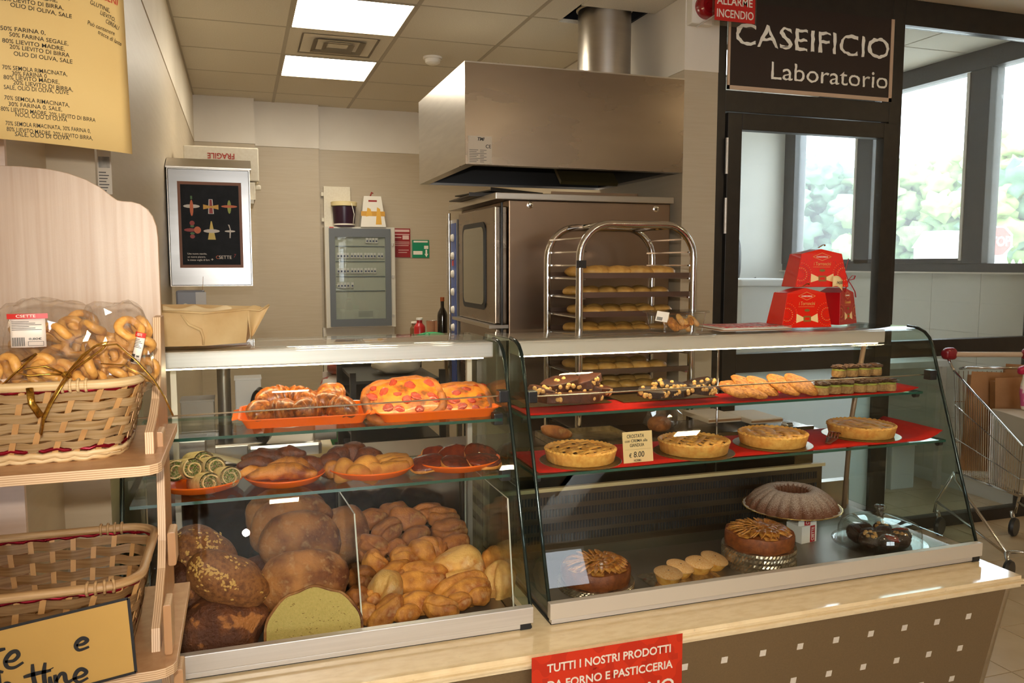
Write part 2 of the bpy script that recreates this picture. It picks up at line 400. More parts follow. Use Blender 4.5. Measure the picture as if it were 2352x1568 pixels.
powder = fmat('sugar_dusted_dough', srgb(222, 160, 88), .6, c2=srgb(234, 192, 136), scale=60, bump=.2, bscale=90)
red_glaze = fmat('red_fruit_glaze', srgb(140, 26, 8), .10, coat=.8)
dough = fmat('proofed_dough', srgb(214, 166, 88), .5, c2=srgb(190, 138, 62), scale=8)

def dusted(name, base, sugar):
    """dark cake whose upward faces carry sifted sugar"""
    m = bpy.data.materials.new(name); m.use_nodes = True; nt = m.node_tree; b = nt.nodes['Principled BSDF']; b.inputs['Roughness'].default_value = .75
    tc = N(nt, 'ShaderNodeTexCoord'); sp = N(nt, 'ShaderNodeSeparateXYZ'); nz = N(nt, 'ShaderNodeTexNoise'); nz.inputs['Scale'].default_value = 420; nz.inputs['Detail'].default_value = 4
    ad = N(nt, 'ShaderNodeMath', operation='MULTIPLY_ADD'); ad.inputs[1].default_value = 1.5; mr = N(nt, 'ShaderNodeMapRange'); mr.inputs[1].default_value = 1.22; mr.inputs[2].default_value = 1.95
    mx = N(nt, 'ShaderNodeMix', data_type='RGBA'); mx.inputs[6].default_value = rgb(base); mx.inputs[7].default_value = rgb(sugar)
    nt.links.new(tc.outputs['Object'], nz.inputs['Vector']); nt.links.new(tc.outputs['Normal'], sp.inputs[0]); nt.links.new(nz.outputs[0], ad.inputs[0]); nt.links.new(sp.outputs['Z'], ad.inputs[2])
    nt.links.new(ad.outputs[0], mr.inputs[0]); nt.links.new(mr.outputs[0], mx.inputs[0]); nt.links.new(mx.outputs[2], b.inputs['Base Color']); return m
bundt_m = dusted('sifted_sugar_bundt', srgb(104, 58, 30), srgb(226, 208, 190))
dark_mirror = mat('dark_mirror_panel', (.16, .13, .10), .10, metal=1)
# ================================================================ the room
XL, XR, CZ, BZ = -.31, 2.09, 2.85, 2.50          # left wall, right wall, ceiling and two-tone line of the bakery
PY = 3.65                                        # glazed partition
XW, LZ = 4.66, 2.95                              # window wall and ceiling of the laboratory
SZ = 2.985                                       # shop ceiling
floor_m = mat('floor_grout', srgb(120, 98, 74), .7)
tile_m = mat('floor_tile_ceramic', srgb(206, 184, 150), .3, c2=srgb(196, 172, 136), scale=6, coat=.15)
fl_ = struct(obj('floor', bx(-4, 7.2, -5, 7.2, -.06, -.004), floor_m))
bmt = bx(-.148, .148, -.148, .148, -.004, .002, bev=.0015); me = bpy.data.meshes.new('floor_tile'); bmt.to_mesh(me); bmt.free(); me.materials.append(tile_m)
for i in range(-1, 6):
    for j in range(-3, 4):
        o = obj('floor_tile', me, None, fl_, loc=(3.05-.15+.30*i, 2.496-.15+.30*j, 0))
rest = nb()
for i in range(-24, 13):
    for j in range(-25, 16):
        if -1 <= i < 6 and -3 <= j < 4: continue
        x, y = 3.05-.15+.30*i, 2.496-.15+.30*j
        if -4 < x < 7 and -4.9 < y < 7: box(rest, x-.148, x+.148, y-.148, y+.148, -.004, .002)
r_ = obj('floor_tile', rest, tile_m, fl_); r_['kind'] = 'stuff'

def wall(name, bm, m): return struct(obj(name, bm, m))
# bakery
wl = wall('wall_left', bx(-1.7, XL, 2.10, 7.1, 0, BZ), beige_tile)
obj('recessed_section', bx(-1.7, -.41, 1.76, 2.10, 0, BZ), beige_tile, wl)
obj('upper_band', bx(-1.7, XL+.004, 2.10, 7.1, BZ, 3.3), cream_paint, wl); obj('upper_band', bx(-1.7, -.406, 1.76, 2.10, BZ, 3.3), cream_paint, wl)
obj('wall_end', bx(-1.7, -.408, 1.745, 1.76, 0, 3.3), mat('pale_pink_laminate', srgb(222, 198, 178), .5, c2=srgb(216, 190, 168), scale=4, stretch=(1, 1, 20)), wl)
wb = wall('wall_back', bx(XL, 2.3, 6.97, 7.1, 0, BZ), beige_tile)
obj('pilaster', bx(XL, .138, 6.80, 6.97, 0, BZ), beige_tile, wb); obj('pilaster', bx(.138, .64, 6.91, 6.97, 0, BZ), beige_tile, wb)
obj('upper_band', bx(.64, 2.3, 6.962, 7.1, BZ, 3.3), white_paint, wb)
obj('upper_band', bx(.138, .645, 6.90, 6.97, BZ, 2.95), white_paint, wb); obj('upper_band', bx(XL, .141, 6.79, 6.97, BZ, 2.95), white_paint, wb)
wr = wall('wall_right', bx(XR, 2.28, 3.58, 7.1, 0, BZ), beige_tile)
obj('upper_band', bx(XR-.003, 2.28, 3.577, 7.1, BZ, 3.3), white_paint, wr)
# far lab walls
lab_white = mat('lab_white_wall', srgb(214, 214, 208), .5, c2=srgb(208, 208, 202), scale=3)
wall('wall_lab_back', bx(2.28, XW+.2, 6.17, 6.35, 0, 3.3), lab_white)
# ceiling of the bakery: grid and tiles
ce = struct(obj('ceiling', bx(XL, XR, 3.5, 6.97, 3.28, 3.30), dark_rubber))
gx = [XL, .29, .89, 1.49, XR]; gy = [3.53, 4.13, 4.73, 5.33, 5.93, 6.53, 6.97]
gb = nb()
for x in gx[1:-1]: box(gb, x-.011, x+.011, 3.53, 6.97, CZ-.002, CZ+.03)
for y in gy[1:-1]: box(gb, XL, 1.64 if y < 4.2 else XR, y-.006, y+.006, CZ-.0015, CZ+.03)
box(gb, XL, XL+.015, 3.53, 6.97, CZ-.002, CZ+.03); box(gb, XR-.015, XR, 4.18, 6.97, CZ-.002, CZ+.03)
obj('ceiling_grid', gb, ceil_grid, ce)
def ctile(x0, x1, y0, y1): return obj('ceiling_tile', bx(x0+.005, x1-.005, y0+.003, y1-.003, CZ, CZ+.02), ceil_tile, ce)
for i in range(4):
    for j in range(6):
        if i == 1 and j in (1, 3): continue
        if i == 3 and j in (0, 1): continue
        ctile(gx[i], gx[i+1], gy[j], gy[j+1])
ctile(1.49, 1.665, 3.53, 4.13); ctile(1.665, XR, 3.53, 3.885); ctile(1.49, XR, 4.17, 4.73); ctile(1.49, 1.665, 4.13, 4.175)
for j, lab in ((1, 'glowing square ceiling light nearer the shop, above the air vent'), (3, 'glowing square ceiling light nearer the back wall')):
    t = thing('ceiling_light', lab, 'ceiling light', (.59, (gy[j]+gy[j+1])/2, CZ), group='square ceiling lights')
    f = nb()
    for a in (box(f, -.297, -.282, -.294, .294, -.004, .05), box(f, .282, .297, -.294, .294, -.004, .05), box(f, -.282, .282, -.294, -.282, -.004, .05), box(f, -.282, .282, .282, .294, -.004, .05)): pass
    obj('frame', f, ceil_grid, t); obj('diffuser', bx(-.281, .281, -.281, .281, .002, .02), panel_light, t)
t = thing('ceiling_vent', 'square stepped air diffuser in ceiling between the two lights', 'vent', (.59, 5.03, CZ))
for k, (r1, r2, z) in enumerate(((.22, .17, -.004), (.15, .11, -.012), (.09, .06, -.016))):
    f = nb()
    for s in range(4):
        a = Matrix.Rotation(s*pi/2, 4, 'Z'); vs = [bmv for bmv in ((-r1, -r1, z), (r1, -r1, z), (r2, -r2, .012-.008*k), (-r2, -r2, .012-.008*k))]
        q = [f.verts.new(a @ Vector(v)) for v in vs]; f.faces.new(q)
    bmesh.ops.solidify(f, geom=f.faces[:], thickness=.003); obj('diffuser_ring', f, ceil_grid, t)
obj('throat', bx(-.17, .17, -.17, .17, .0002, .0018), dark_rubber, t)
sm = W(991, 122, z=CZ)
t = thing('smoke_detector', 'small round white smoke detector on ceiling beside the hood', 'smoke detector', (sm.x, sm.y, CZ))
obj('base', lathe(nb(), [(0, 0), (.06, 0), (.06, -.014), (0, -.014)], 24), white_card, t, smooth=40)
obj('sensor_head', lathe(nb(), [(.05, -.014), (.046, -.035), (.03, -.046), (0, -.046)], 24), white_card, t, smooth=40)
# bulkhead and shop ceiling, roof, shop walls behind the camera
wall('wall_bulkhead', bx(XL, XR, 3.5, 3.53, CZ, SZ+.02), cream_paint)
def holed(name, x0, x1, y0, y1, z0, z1, hx0, hx1, hy0, hy1):
    b = nb(); box(b, x0, hx0, y0, y1, z0, z1); box(b, hx1, x1, y0, y1, z0, z1); box(b, hx0, hx1, y0, hy0, z0, z1); box(b, hx0, hx1, hy1, y1, z0, z1); struct(obj(name, b, cream_paint))
holed('ceiling_shop', -4, 4.75, -5, 3.62, SZ, SZ+.05, 3.0, 3.4, -4.3, -2.85)            # unseen rooflight opening added for the bluish reflection in the case glass
holed('ceiling_roof', -4.2, 4.86, -5.2, 7.3, 3.30, 3.40, 3.0, 3.4, -4.3, -2.85)
lw_ = nb(); box(lw_, 2.98, 3.0, -4.3, -2.85, SZ, 3.4); box(lw_, 3.4, 3.42, -4.3, -2.85, SZ, 3.4); box(lw_, 2.98, 3.42, -4.32, -4.3, SZ, 3.4); box(lw_, 2.98, 3.42, -2.85, -2.83, SZ, 3.4)
struct(obj('trim_3', lw_, white_paint))
wall('wall_shop_left', bx(-4.1, -4, -5, 7.1, 0, 3.3), cream_paint)
shop_wall = mat('shop_shelving_grey', srgb(140, 124, 104), .7, c2=srgb(100, 84, 66), scale=2)
wb2 = nb(); box(wb2, -4, 3.3, -5.1, -5, 2.3, 3.3); box(wb2, 3.9, 7.2, -5.1, -5, 2.3, 3.3); box(wb2, 3.3, 3.9, -5.1, -5, 2.93, 3.3); box(wb2, 3.3, 3.9, -5.1, -5, 2.3, 2.5); box(wb2, -4, 7.2, -5.1, -5, 0, .9); box(wb2, -4, -1.2, -5.1, -5, .9, 2.3); box(wb2, 1.6, 7.2, -5.1, -5, .9, 2.3); box(wb2, .1, .18, -5.1, -5, .9, 2.3)
wall('wall_shop_back', wb2, shop_wall)
wall('wall_shop_right', bx(7.1, 7.2, -5, 3.65, 0, 3.3), cream_paint)
struct(obj('ceiling_shop_side', bx(4.75, 7.2, -5, 3.75, SZ, SZ+.3), cream_paint))
wall('wall_entry', bx(4.66, 7.2, 3.65, 3.75, 0, SZ+.1), cream_paint)
for x, y in ((-1.7, -.6), (.3, -.9), (2.3, -.6), (3.9, .9), (-1.7, -2.4), (.3, -2.7), (2.3, -2.4), (3.9, -2.0), (5.4, 1.2)):
    t = thing('shop_ceiling_light', 'small rectangular shop spotlight %s, %s' % ('over the counter front' if y > -1.5 else 'deep in the shop', {-1.7: 'far left', .3: 'left of centre', 2.3: 'right of centre', 3.9: 'far right'}.get(x, 'by the entrance')), 'ceiling light', (x, y, SZ), group='shop ceiling lights')
    obj('housing', bx(-.14, .14, -.07, .07, -.06, 0), ceil_grid, t); obj('diffuser', bx(-.12, .12, -.04, .04, -.066, -.061), shop_light, t)

# ================================================================ glazed partition to the laboratory
yA, yB = PY-.03, PY+.03
pt = struct(obj('wall_partition', bx(2.28, 2.352, yA, yB, 0, SZ), black_alu))
def bar(x0, x1, z0, z1, d=0.): return obj('frame_bar', bx(x0, x1, yA-d, yB+d, z0, z1, bev=.003), black_alu, pt)
bar(3.386, 3.47, 0, SZ); bar(2.352, 3.386, 2.86, SZ); bar(2.352, 3.386, 2.325, 2.43); bar(3.47, 4.53, 2.85, SZ); bar(3.47, 4.53, 1.024, 1.12); bar(4.53, 4.66, 0, SZ); bar(3.47, 4.53, 0, .07)
obj('glass_pane', bx(3.472, 4.528, PY-.004, PY+.004, 1.122, 2.848), door_glass, pt)
obj('glass_pane', bx(3.472, 4.528, PY-.004, PY+.004, .072, 1.022), door_glass, pt)
dr = struct(obj('door_1', bx(2.362, 2.446, yA-.012, yA+.045, .01, 2.318, bev=.003), black_alu))
for a in ((3.346, 3.44, .01, 2.318), (2.446, 3.346, 2.236, 2.318), (2.446, 3.346, .01, .16), (2.446, 3.346, .985, 1.085)):
    obj('door_rail', bx(a[0], a[1], yA-.012, yA+.045, a[2], a[3], bev=.003), black_alu, dr)
obj('door_glass', bx(2.446, 3.346, yA+.012, yA+.02, 1.085, 2.236), door_glass, dr)
obj('door_panel', bx(2.446, 3.346, yA+.008, yA+.024, .16, .985), glass('frosted_door_panel', (.9, .95, .95), .04, rough=.2, dim=.75, haze=(.88, .93, .94), film='ShaderNodeBsdfTranslucent'), dr)
for z in (2.10, 1.80, .5):
    h = obj('hinge', cyl(nb(), (2.355, yA-.018, z-.09), (2.355, yA-.018, z+.09), .008, n=10), alu, dr, smooth=40)
# sign over the door
t = thing('door_sign', 'dark brown chalk-style sign with white lettering above the lab door', 'sign', (0, 0, 0))
sx0, sx1, sz0, sz1 = 2.352, 3.386, 2.432, 2.866
obj('board', bx(sx0+.01, sx1-.01, PY-.038, PY-.02, sz0+.004, sz1), mat('sign_brown', srgb(42, 28, 24), .45), t)
fr = nb(); box(fr, sx0, sx1, PY-.042, PY-.037, sz0, sz0+.02); box(fr, sx0, sx0+.014, PY-.042, PY-.037, sz0, sz1); box(fr, sx1-.02, sx1, PY-.042, PY-.037, sz0, sz1)
obj('border', fr, mat('sign_border', srgb(206, 176, 148), .5), t)
def on_y(x, z, y): return frame_mx((x, y, z), (1, 0, 0), (0, 0, 1))
text('CASEIFICIO', .155, chalk, on_y(2.385, 2.655, PY-.040), t, 'lettering_large', bold=.002, rough=.05, width=.965, seed=3)
text('Laboratorio', .125, chalk, on_y(2.60, 2.50, PY-.040), t, 'lettering_small', bold=0, rough=.03, width=.745, seed=5)
# fire alarm beacon with its sign
p = W(1625, 18, y=3.50)
t = thing('fire_alarm_siren', 'red round alarm sounder on white box above the pillar', 'alarm', (p.x, 3.577, p.z))
obj('back_box', bx(-.062, .062, -.05, 0, -.06, .075, bev=.006), white_card, t)
s_ = obj('red_lens', lathe(nb(), [(.058, 0), (.058, .022), (.05, .036), (.036, .040), (.030, .030), (.018, .030), (.014, .042), (0, .044)], 32), mat('red_lens_plastic', (.30, .008, .010), .12, coat=.5), t, smooth=40, loc=(.012, -.05, .02), rot=(pi/2, 0, 0))
p = W(1692, 22, y=3.42)
t = thing('fire_alarm_sign', 'small red sign with white capitals beside the alarm sounder', 'sign', (p.x, 3.42, p.z))
obj('clear_plate', bx(-.125, .115, .001, .004, -.075, .09), clear_plastic, t); obj('plate', bx(-.115, .105, -.003, .001, -.052, .09), mat('fire_sign_red', srgb(196, 30, 26), .35), t)
obj('bracket', cyl(nb(), (-.11, .004, -.03), (-.15, .10, -.06), .004, n=8), alu, t)
text('ALLARME', .052, white_ink, on_y(-.105, .022, -.0036), t, bold=.012, width=.195); text('INCENDIO', .052, white_ink, on_y(-.108, -.036, -.0036), t, bold=.012, width=.202)

# ================================================================ laboratory behind the glass
ww = wall('wall_window', bx(XW, XW+.16, 3.75, 6.35, 0, 1.497), lab_white)
bmw = bx(-.004, .002, -.1995, .1995, -.0995, .0995); me = bpy.data.meshes.new('wall_tile'); bmw.to_mesh(me); bmw.free(); me.materials.append(mat('white_wall_tile', srgb(206, 203, 190), .25))
for j in range(6):
    for k in range(7): obj('wall_tile', me, None, ww, loc=(XW-.001, 3.904+.401*j, 1.497-.1-.2005*k))
lab_alu = mat('grey_window_aluminium', srgb(72, 74, 76), .4, metal=.2)
wn = struct(obj('window_1', bx(XW-.02, XW+.1, 3.70, 6.17, 1.497, 1.56), lab_alu))
def wbar(y0, y1, z0, z1, d=0): return obj('window_frame', bx(XW-.03-d, XW+.09, y0, y1, z0, z1, bev=.004), lab_alu, wn)
wbar(3.66, 6.17, 2.825, 2.95); wbar(6.03, 6.17, 1.56, 2.825); wbar(5.105, 5.265, 1.56, 2.825); wbar(4.09, 4.245, 1.56, 2.825); wbar(3.66, 3.72, 1.56, 2.825); wbar(4.245, 6.03, 1.56, 1.595)
for y0, y1 in ((5.265, 6.03), (4.245, 5.105), (3.72, 4.09)):
    obj('window_pane', bx(XW+.02, XW+.03, y0, y1, 1.56, 2.83), win_glass, wn)
    obj('sash_strip', bx(XW-.036, XW-.02, y0, y0+.022, 1.58, 2.82), alu, wn)
struct(obj('trim_1', bx(XW-.05, XW, 3.70, 6.17, 1.492, 1.502), white_paint))
lc = struct(obj('ceiling_lab', bx(2.28, XW+.16, 3.68, 6.2, LZ+.02, LZ+.05), ceil_grid))
for i in range(4):
    for j in range(5):
        x0, y0 = 2.28+.6*i, 3.68+.6*j
        obj('ceiling_tile', bx(x0+.008, min(x0+.592, XW-.01), y0+.008, min(y0+.592, 6.17), LZ, LZ+.019), mat('lab_ceiling_tile', srgb(222, 220, 210), .9), lc)
wall('wall_lintel', bx(XW-.02, XW+.16, 3.66, 6.35, 2.95, 3.3), lab_white)
lp = thing('lab_ceiling_light', 'white strip light on the laboratory ceiling', 'ceiling light', (3.2, 4.9, LZ)); obj('housing', bx(-.3, .3, -.3, .3, -.03, 0), ceil_grid, lp); obj('diffuser', bx(-.28, .28, -.28, .28, -.035, -.031), mat('lab_light_diffuser', (1, 1, 1), .5, emit=(.93, .97, 1), estr=5), lp)
# things in the lab
t = thing('foam_crate_stack', 'tall white polystyrene crate behind the glass door', 'crate', (3.50, 5.1, 0))
lab_foam = mat('lab_foam', srgb(226, 228, 228), .7)
obj('crate', bx(-.22, .34, -.25, .2, 0, .98, bev=.01), lab_foam, t); obj('crate', bx(-.16, .30, -.22, .18, .985, 1.40, bev=.01), lab_foam, t); obj('lid', bx(-.18, .32, -.24, .2, 1.40, 1.45, bev=.01), lab_foam, t)
t = thing('lab_worktable', 'white worktable seen through lower partition glass', 'table', (4.25, 4.75, 0))
obj('table_top', bx(-.30, .35, -.5, .5, .86, .90), lab_foam, t)
for x in (-.26, .31):
    for y in (-.46, .46): obj('leg', bx(x-.02, x+.02, y-.02, y+.02, 0, .86), alu, t)
for k, (x, h) in enumerate(((4.08, .36), (4.32, .30))):
    t = thing('lab_container', ('taller' if k == 0 else 'shorter')+' white plastic tub under the lab worktable', 'tub', (x, 4.5, 0))
    obj('tub', bx(-.10, .10, -.15, .15, 0, h, bev=.008), lab_foam, t); obj('lid', bx(-.107, .107, -.157, .157, h, h+.02, bev=.004), white_card, t)
p = W(1708, 600, y=6.1)
t = thing('wall_phone', 'dark handset hanging on white lab wall', 'phone', (p.x, 6.17, p.z)); obj('handset', blob(.035, .03, .20, 2, .1, pw=2.6), mat('grey_plastic', (.10, .10, .105), .4), t, smooth=True, loc=(0, -.03, .02))
obj('cord', tube(nb(), [(0, -.03, -.12), (.05, -.03, -.2), (.12, -.03, -.16), (.2, -.03, -.13)], .006), black_plastic, t, smooth=True)
p = W(1702, 668, y=6.1)
t = thing('wall_socket_box', 'grey electrical box on white lab wall under the handset', 'box', (p.x, 6.17, p.z)); obj('body', bx(-.08, .12, -.05, 0, -.07, .07, bev=.006), mat('grey_box', srgb(150, 152, 150), .5), t); obj('cover', bx(-.07, .11, -.056, -.05, -.06, .06, bev=.003), mat('grey_box', (0, 0, 0)), t)
p = W(1704, 700, y=6.1)
t = thing('red_button', 'red round push button on white lab wall', 'button', (p.x, 6.17, p.z)); obj('cap', lathe(nb(), [(.05, 0), (.05, .02), (.03, .03), (0, .03)], 20), mat('red_plastic', (.45, .02, .02), .3), t, smooth=40, rot=(pi/2, 0, 0), loc=(0, -.012, 0)); obj('plate', bx(-.06, .06, -.012, 0, -.075, .075), white_card, t)

# ================================================================ outside
gr = struct(obj('ground_outside', bx(4.9, 60, -30, 60, -.4, -.3), mat('pale_asphalt', srgb(186, 184, 176), .9)))
leaf = [mat('tree_leaves_%d' % i, c, .8, c2=d, scale=.5, lo=.4, hi=.6) for i, (c, d) in enumerate(((srgb(96, 124, 78), srgb(142, 164, 104)), (srgb(120, 144, 84), srgb(166, 182, 116)), (srgb(88, 118, 92), srgb(124, 150, 122))))]
bark = mat('tree_bark', srgb(110, 96, 80), .9)
def tree(lab, x, y, h, r, k, seed):
    t = thing('tree', lab, 'tree', (x, y, -.3), group='trees outside the window')
    obj('trunk', tube(nb(), [(0, 0, 0), (.1, 0, h*.3), (0, .1, h*.6)], [.22, .18, .1]), bark, t, smooth=True)
    rr = random.Random(seed); c = nb()
    for q in range(100):
        d = Vector((rr.gauss(0, 1), rr.gauss(0, 1), rr.gauss(0, 1))).normalized(); q_ = rr.uniform(.55, 1)
        b = blob(r*.21, r*.21, r*.17, seed*50+q, .6, 2.2, sub=3, amp2=.5, fr2=5); xf(b, b.verts, Matrix.Translation((d.x*r*q_, d.y*r*q_, h*.62+d.z*h*.36*q_)))
        mm = bpy.data.meshes.new('tmp'); b.to_mesh(mm); b.free(); c.from_mesh(mm); bpy.data.meshes.remove(mm)
    obj('crown', c, leaf[k], t, smooth=True)
def atx(px, py, x): return W(px, py, x=x)
for px, x, h, r, k, lab in ((1880, 17, 5.2, 2.3, 2, 'blue-green leafy tree seen through the door glass'), (1800, 24, 5.2, 2.8, 0, 'distant grey-green tree behind the lab, leftmost outside'), (2090, 18, 4.6, 2.1, 0, 'mid-green tree in left half of the wide lab window'), (2175, 21, 5.2, 2.4, 1, 'yellow-green tree beside the window mullion'), (2300, 19, 5.3, 2.0, 1, 'pale yellow-green tree behind the stop sign'), (2400, 20, 5.0, 2.4, 2, 'dark green tree at the window edge right of the stop sign')):
    q = atx(px, 600, x); tree(lab, x, q.y, h, r, k, int(px))
# picket fence running along the road
q0, q1 = atx(2360, 600, 11), atx(1900, 600, 11)
t = thing('picket_fence', 'white picket fence outside behind the lab windows', 'fence', (11, 0, -.3))
fence_w = mat('white_fence_paint', srgb(232, 232, 228), .6)
me = bpy.data.meshes.new('picket'); b = prism(nb(), [(-.035, 0), (.035, 0), (.035, 1.86), (0, 1.93), (-.035, 1.86)], .02, 'x'); b.to_mesh(me); b.free(); me.materials.append(fence_w)
n = int((q1.y-q0.y)/.115)+1
for i in range(n): obj('picket', me, None, t, loc=(0, q0.y+.115*i, 0))
obj('fence_rail', bx(.02, .05, q0.y-.1, q1.y+.1, 1.55, 1.62), fence_w, t); obj('fence_rail', bx(.02, .05, q0.y-.1, q1.y+.1, .4, .47), fence_w, t)
p = W(2284, 556, x=10.4)
t = thing('stop_sign', 'red and white octagonal road sign outside the right window', 'road sign', (10.4, p.y, p.z))
oc = [(.235*cos(pi/8+k*pi/4), .235*sin(pi/8+k*pi/4)) for k in range(8)]
obj('rim', prism(nb(), oc, .012, 'x'), fence_w, t); obj('face', prism(nb(), [(a*.9, b*.9) for a, b in oc], .004, 'x'), mat('sign_red', srgb(226, 70, 60), .5), t, loc=(-.004, 0, 0))
text('STOP', .19, fence_w, frame_mx((-.0055, .20, -.065), (0, -1, 0), (0, 0, 1)), t, bold=.02, width=.4)
obj('post', cyl(nb(), (.03, 0, -.15), (.03, 0, -p.z-.3), .03, n=10), fence_w, t)
p = W(2142, 590, x=15)
t = thing('garden_shed', 'small white gabled hut outside between the trees', 'hut', (15, p.y, -.3))
obj('walls', bx(0, 1.6, -.55, .55, 0, 2.25), fence_w, t); obj('roof', prism(nb(), [(-.62, 2.25), (.62, 2.25), (.3, 2.62), (-.3, 2.62)], 1.7, 'x'), fence_w, t); obj('door', bx(-.02, 0, -.42, .42, 1.2, 2.2), mat('shed_panel', srgb(190, 176, 150), .7), t)
# ================================================================ counter and glass cases
WZ = .583
t = thing('counter_front', 'taupe shop counter front dotted with small white squares', 'counter', (0, 0, 0))
def py_(z): return 1.83 + (.55-z)*.215          # the front leans in towards the floor
pn = obj('front_panel', prism(nb(), [(py_(.55), .55), (py_(.04), .04), (py_(.04)+.02, .04), (py_(.55)+.02, .55)], 2.555, 'x'), front_panel, t, loc=(-.305, 0, 0))
me = bpy.data.meshes.new('inlay_square'); b = bx(-.0098, .0098, -.0012, .001, -.0098, .0098); b.to_mesh(me); b.free(); me.materials.append(inlay_white)
for k, z in enumerate((.46, .345, .232, .118)):
    for i in range(-12, 8):
        x = 1.241 + .1257*i
        if x > -.35: obj('inlay_square', me, None, t, loc=(x, py_(z), z), rot=(.2, 0, 0))
obj('corner_post', cyl(nb(), (2.262, py_(.55)+.012, .55), (2.262, py_(.04)+.012, .04), .014, n=14), steel, t, smooth=40)
obj('side_panel', prism(nb(), [(py_(.55)+.02, .55), (py_(.04)+.02, .04), (2.6, .04), (2.6, .55)], .015, 'x'), front_panel, t, loc=(2.25, 0, 0))
obj('plinth', bx(-.30, 2.24, 1.96, 2.55, 0, .06), dark_rubber, t)
wt = nb(); box(wt, -.306, 2.305, 1.80, 2.62, WZ-.036, WZ)
es = [e for e in wt.edges if all(abs(v.co.y-1.80) < 1e-5 for v in e.verts) or all(abs(v.co.x-2.305) < 1e-5 for v in e.verts)]
bmesh.ops.bevel(wt, geom=es, offset=.0145, segments=5, affect='EDGES')
tag(obj('stone_worktop', wt, stone, smooth=40), 'polished cream stone ledge running along the counter front', 'worktop')
# red notice hanging from the ledge
a, b_ = W(1222, 1521, y=1.788), W(1572, 1460, y=1.788)
t = thing('red_notice', 'red paper notice with white capitals taped under the stone ledge', 'notice', (a.x, 1.788, (a.z+b_.z)/2), (0, 0, 0))
wd = b_.x-a.x
obj('paper', bx(0, wd, 0, .0012, -.27, 0), red_paper, t)
rr = random.Random(4); me = bpy.data.meshes.new('printed_square'); b = bx(-.008, .008, -.0004, .0004, -.008, .008); b.to_mesh(me); b.free(); me.materials.append(mat('red_sign_squares', srgb(194, 44, 20), .4))
for k in range(40): obj('printed_square', me, None, t, loc=(rr.uniform(.012, wd-.02), 0, -rr.uniform(.012, .25)))
def nl(s, z, h, x0, w): text(s, h, white_ink, on_y(x0, z, -.0008), t, bold=.018, width=w)
nl('TUTTI I NOSTRI PRODOTTI', -.044, .030, .040, wd-.075); nl('DA FORNO E PASTICCERIA', -.088, .030, .040, wd-.07); nl('CONTENGONO', -.148, .046, .030, wd-.055)

GP = [(1.962, .62), (2.036, .831), (2.084, .972), (2.134, 1.113), (2.168, 1.216), (2.186, 1.270), (2.200, 1.297), (2.222, 1.316), (2.252, 1.327), (2.30, 1.331)]
TOPZ = 1.331
def gy_(z):
    for (a, b), (c, d) in zip(GP, GP[1:]):
        if b <= z <= d: return a + (c-a)*(z-b)/(d-b)
    return 2.3
def make_case(nm, label, x0, x1, hx1, hm):
    t = thing(nm, label, 'display case', (0, 0, 0))
    g = nb(); pr = GP + [(2.56, 1.329)]
    A = [g.verts.new((x0, y, z)) for y, z in pr]; B = [g.verts.new((x1, y, z)) for y, z in pr]
    for i in range(len(pr)-1): g.faces.new((A[i], A[i+1], B[i+1], B[i]))
    bmesh.ops.recalc_face_normals(g, faces=g.faces[:]); bmesh.ops.solidify(g, geom=g.faces[:], thickness=.006)
    obj('curved_front_glass', g, case_glass, t, smooth=30)
    side = [(y+.004, z-.002) for y, z in GP] + [(2.56, 1.322), (2.56, .62)]
    for x in (x0-.004, x1-.004):
        gl = obj('side_glass', prism(nb(), side, .008, 'x'), glass('side_glass_tint', (.82, .89, .86), .04, gain=.8), t, loc=(x, 0, 0))
        obj('glass_edge', tube(nb(), [(.004, y, z) for y, z in GP], .0055, 8), mat('smoked_edge_trim', (.03, .045, .04), .12, metal=.6), gl, smooth=True)
    obj('header', bx(x0+.012, hx1, 2.262, 2.35, 1.279, 1.324, bev=.004), hm, t)
    obj('light_strip', bx(x0+.02, hx1-.03, 2.264, 2.274, 1.2762, 1.279), mat('case_led', (1, 1, 1), .5, emit=(1, .82, .48), estr=34), t)
    obj('bottom_rail', bx(x0-.006, x1, 1.944, 1.966, .602, .646, bev=.002), hm, t)
    obj('rail_lip', bx(x0, x1-.035, 1.950, 1.97, .5875, .600, bev=.001), alu, t)
    obj('rail_end_cap', bx(x1-.035, x1-.005, 1.949, 1.972, .5845, .601), dark_rubber, t)
    obj('base_seal', bx(x0, x1, 1.956, 2.60, WZ, .589), dark_rubber, t)
    obj('deck', bx(x0+.006, x1-.006, 1.968, 2.56, .589, .600), mat('deck_steel', (.30, .26, .21), .42, metal=.8), t)
    obj('rear_sill', bx(x0, x1, 2.56, 2.60, .589, .70), steel, t)
    obj('rear_panel', bx(x0+.006, x1-(.008 if x1 < 1 else .20), 2.535, 2.545, .601, .935), dark_mirror, t)
    obj('top_rear_bar', bx(x0, x1, 2.54, 2.57, 1.300, 1.322), alu_warm, t)
    return t
SHELVES = []
def shelf(par, x0, x1, y0, y1, z):
    b = nb(); box(b, x0, x1, y0, y1, z-.008, z)
    for f in b.faces: f.material_index = 0 if abs(f.normal.z) > .5 else 1
    return obj('glass_shelf', b, [shelf_glass, green_edge], par)
def clamp(par, x, y, z): return obj('shelf_clamp', bx(x-.014, x+.014, y-.016, y+.016, z-.017, z+.017, bev=.003), black_plastic, par)
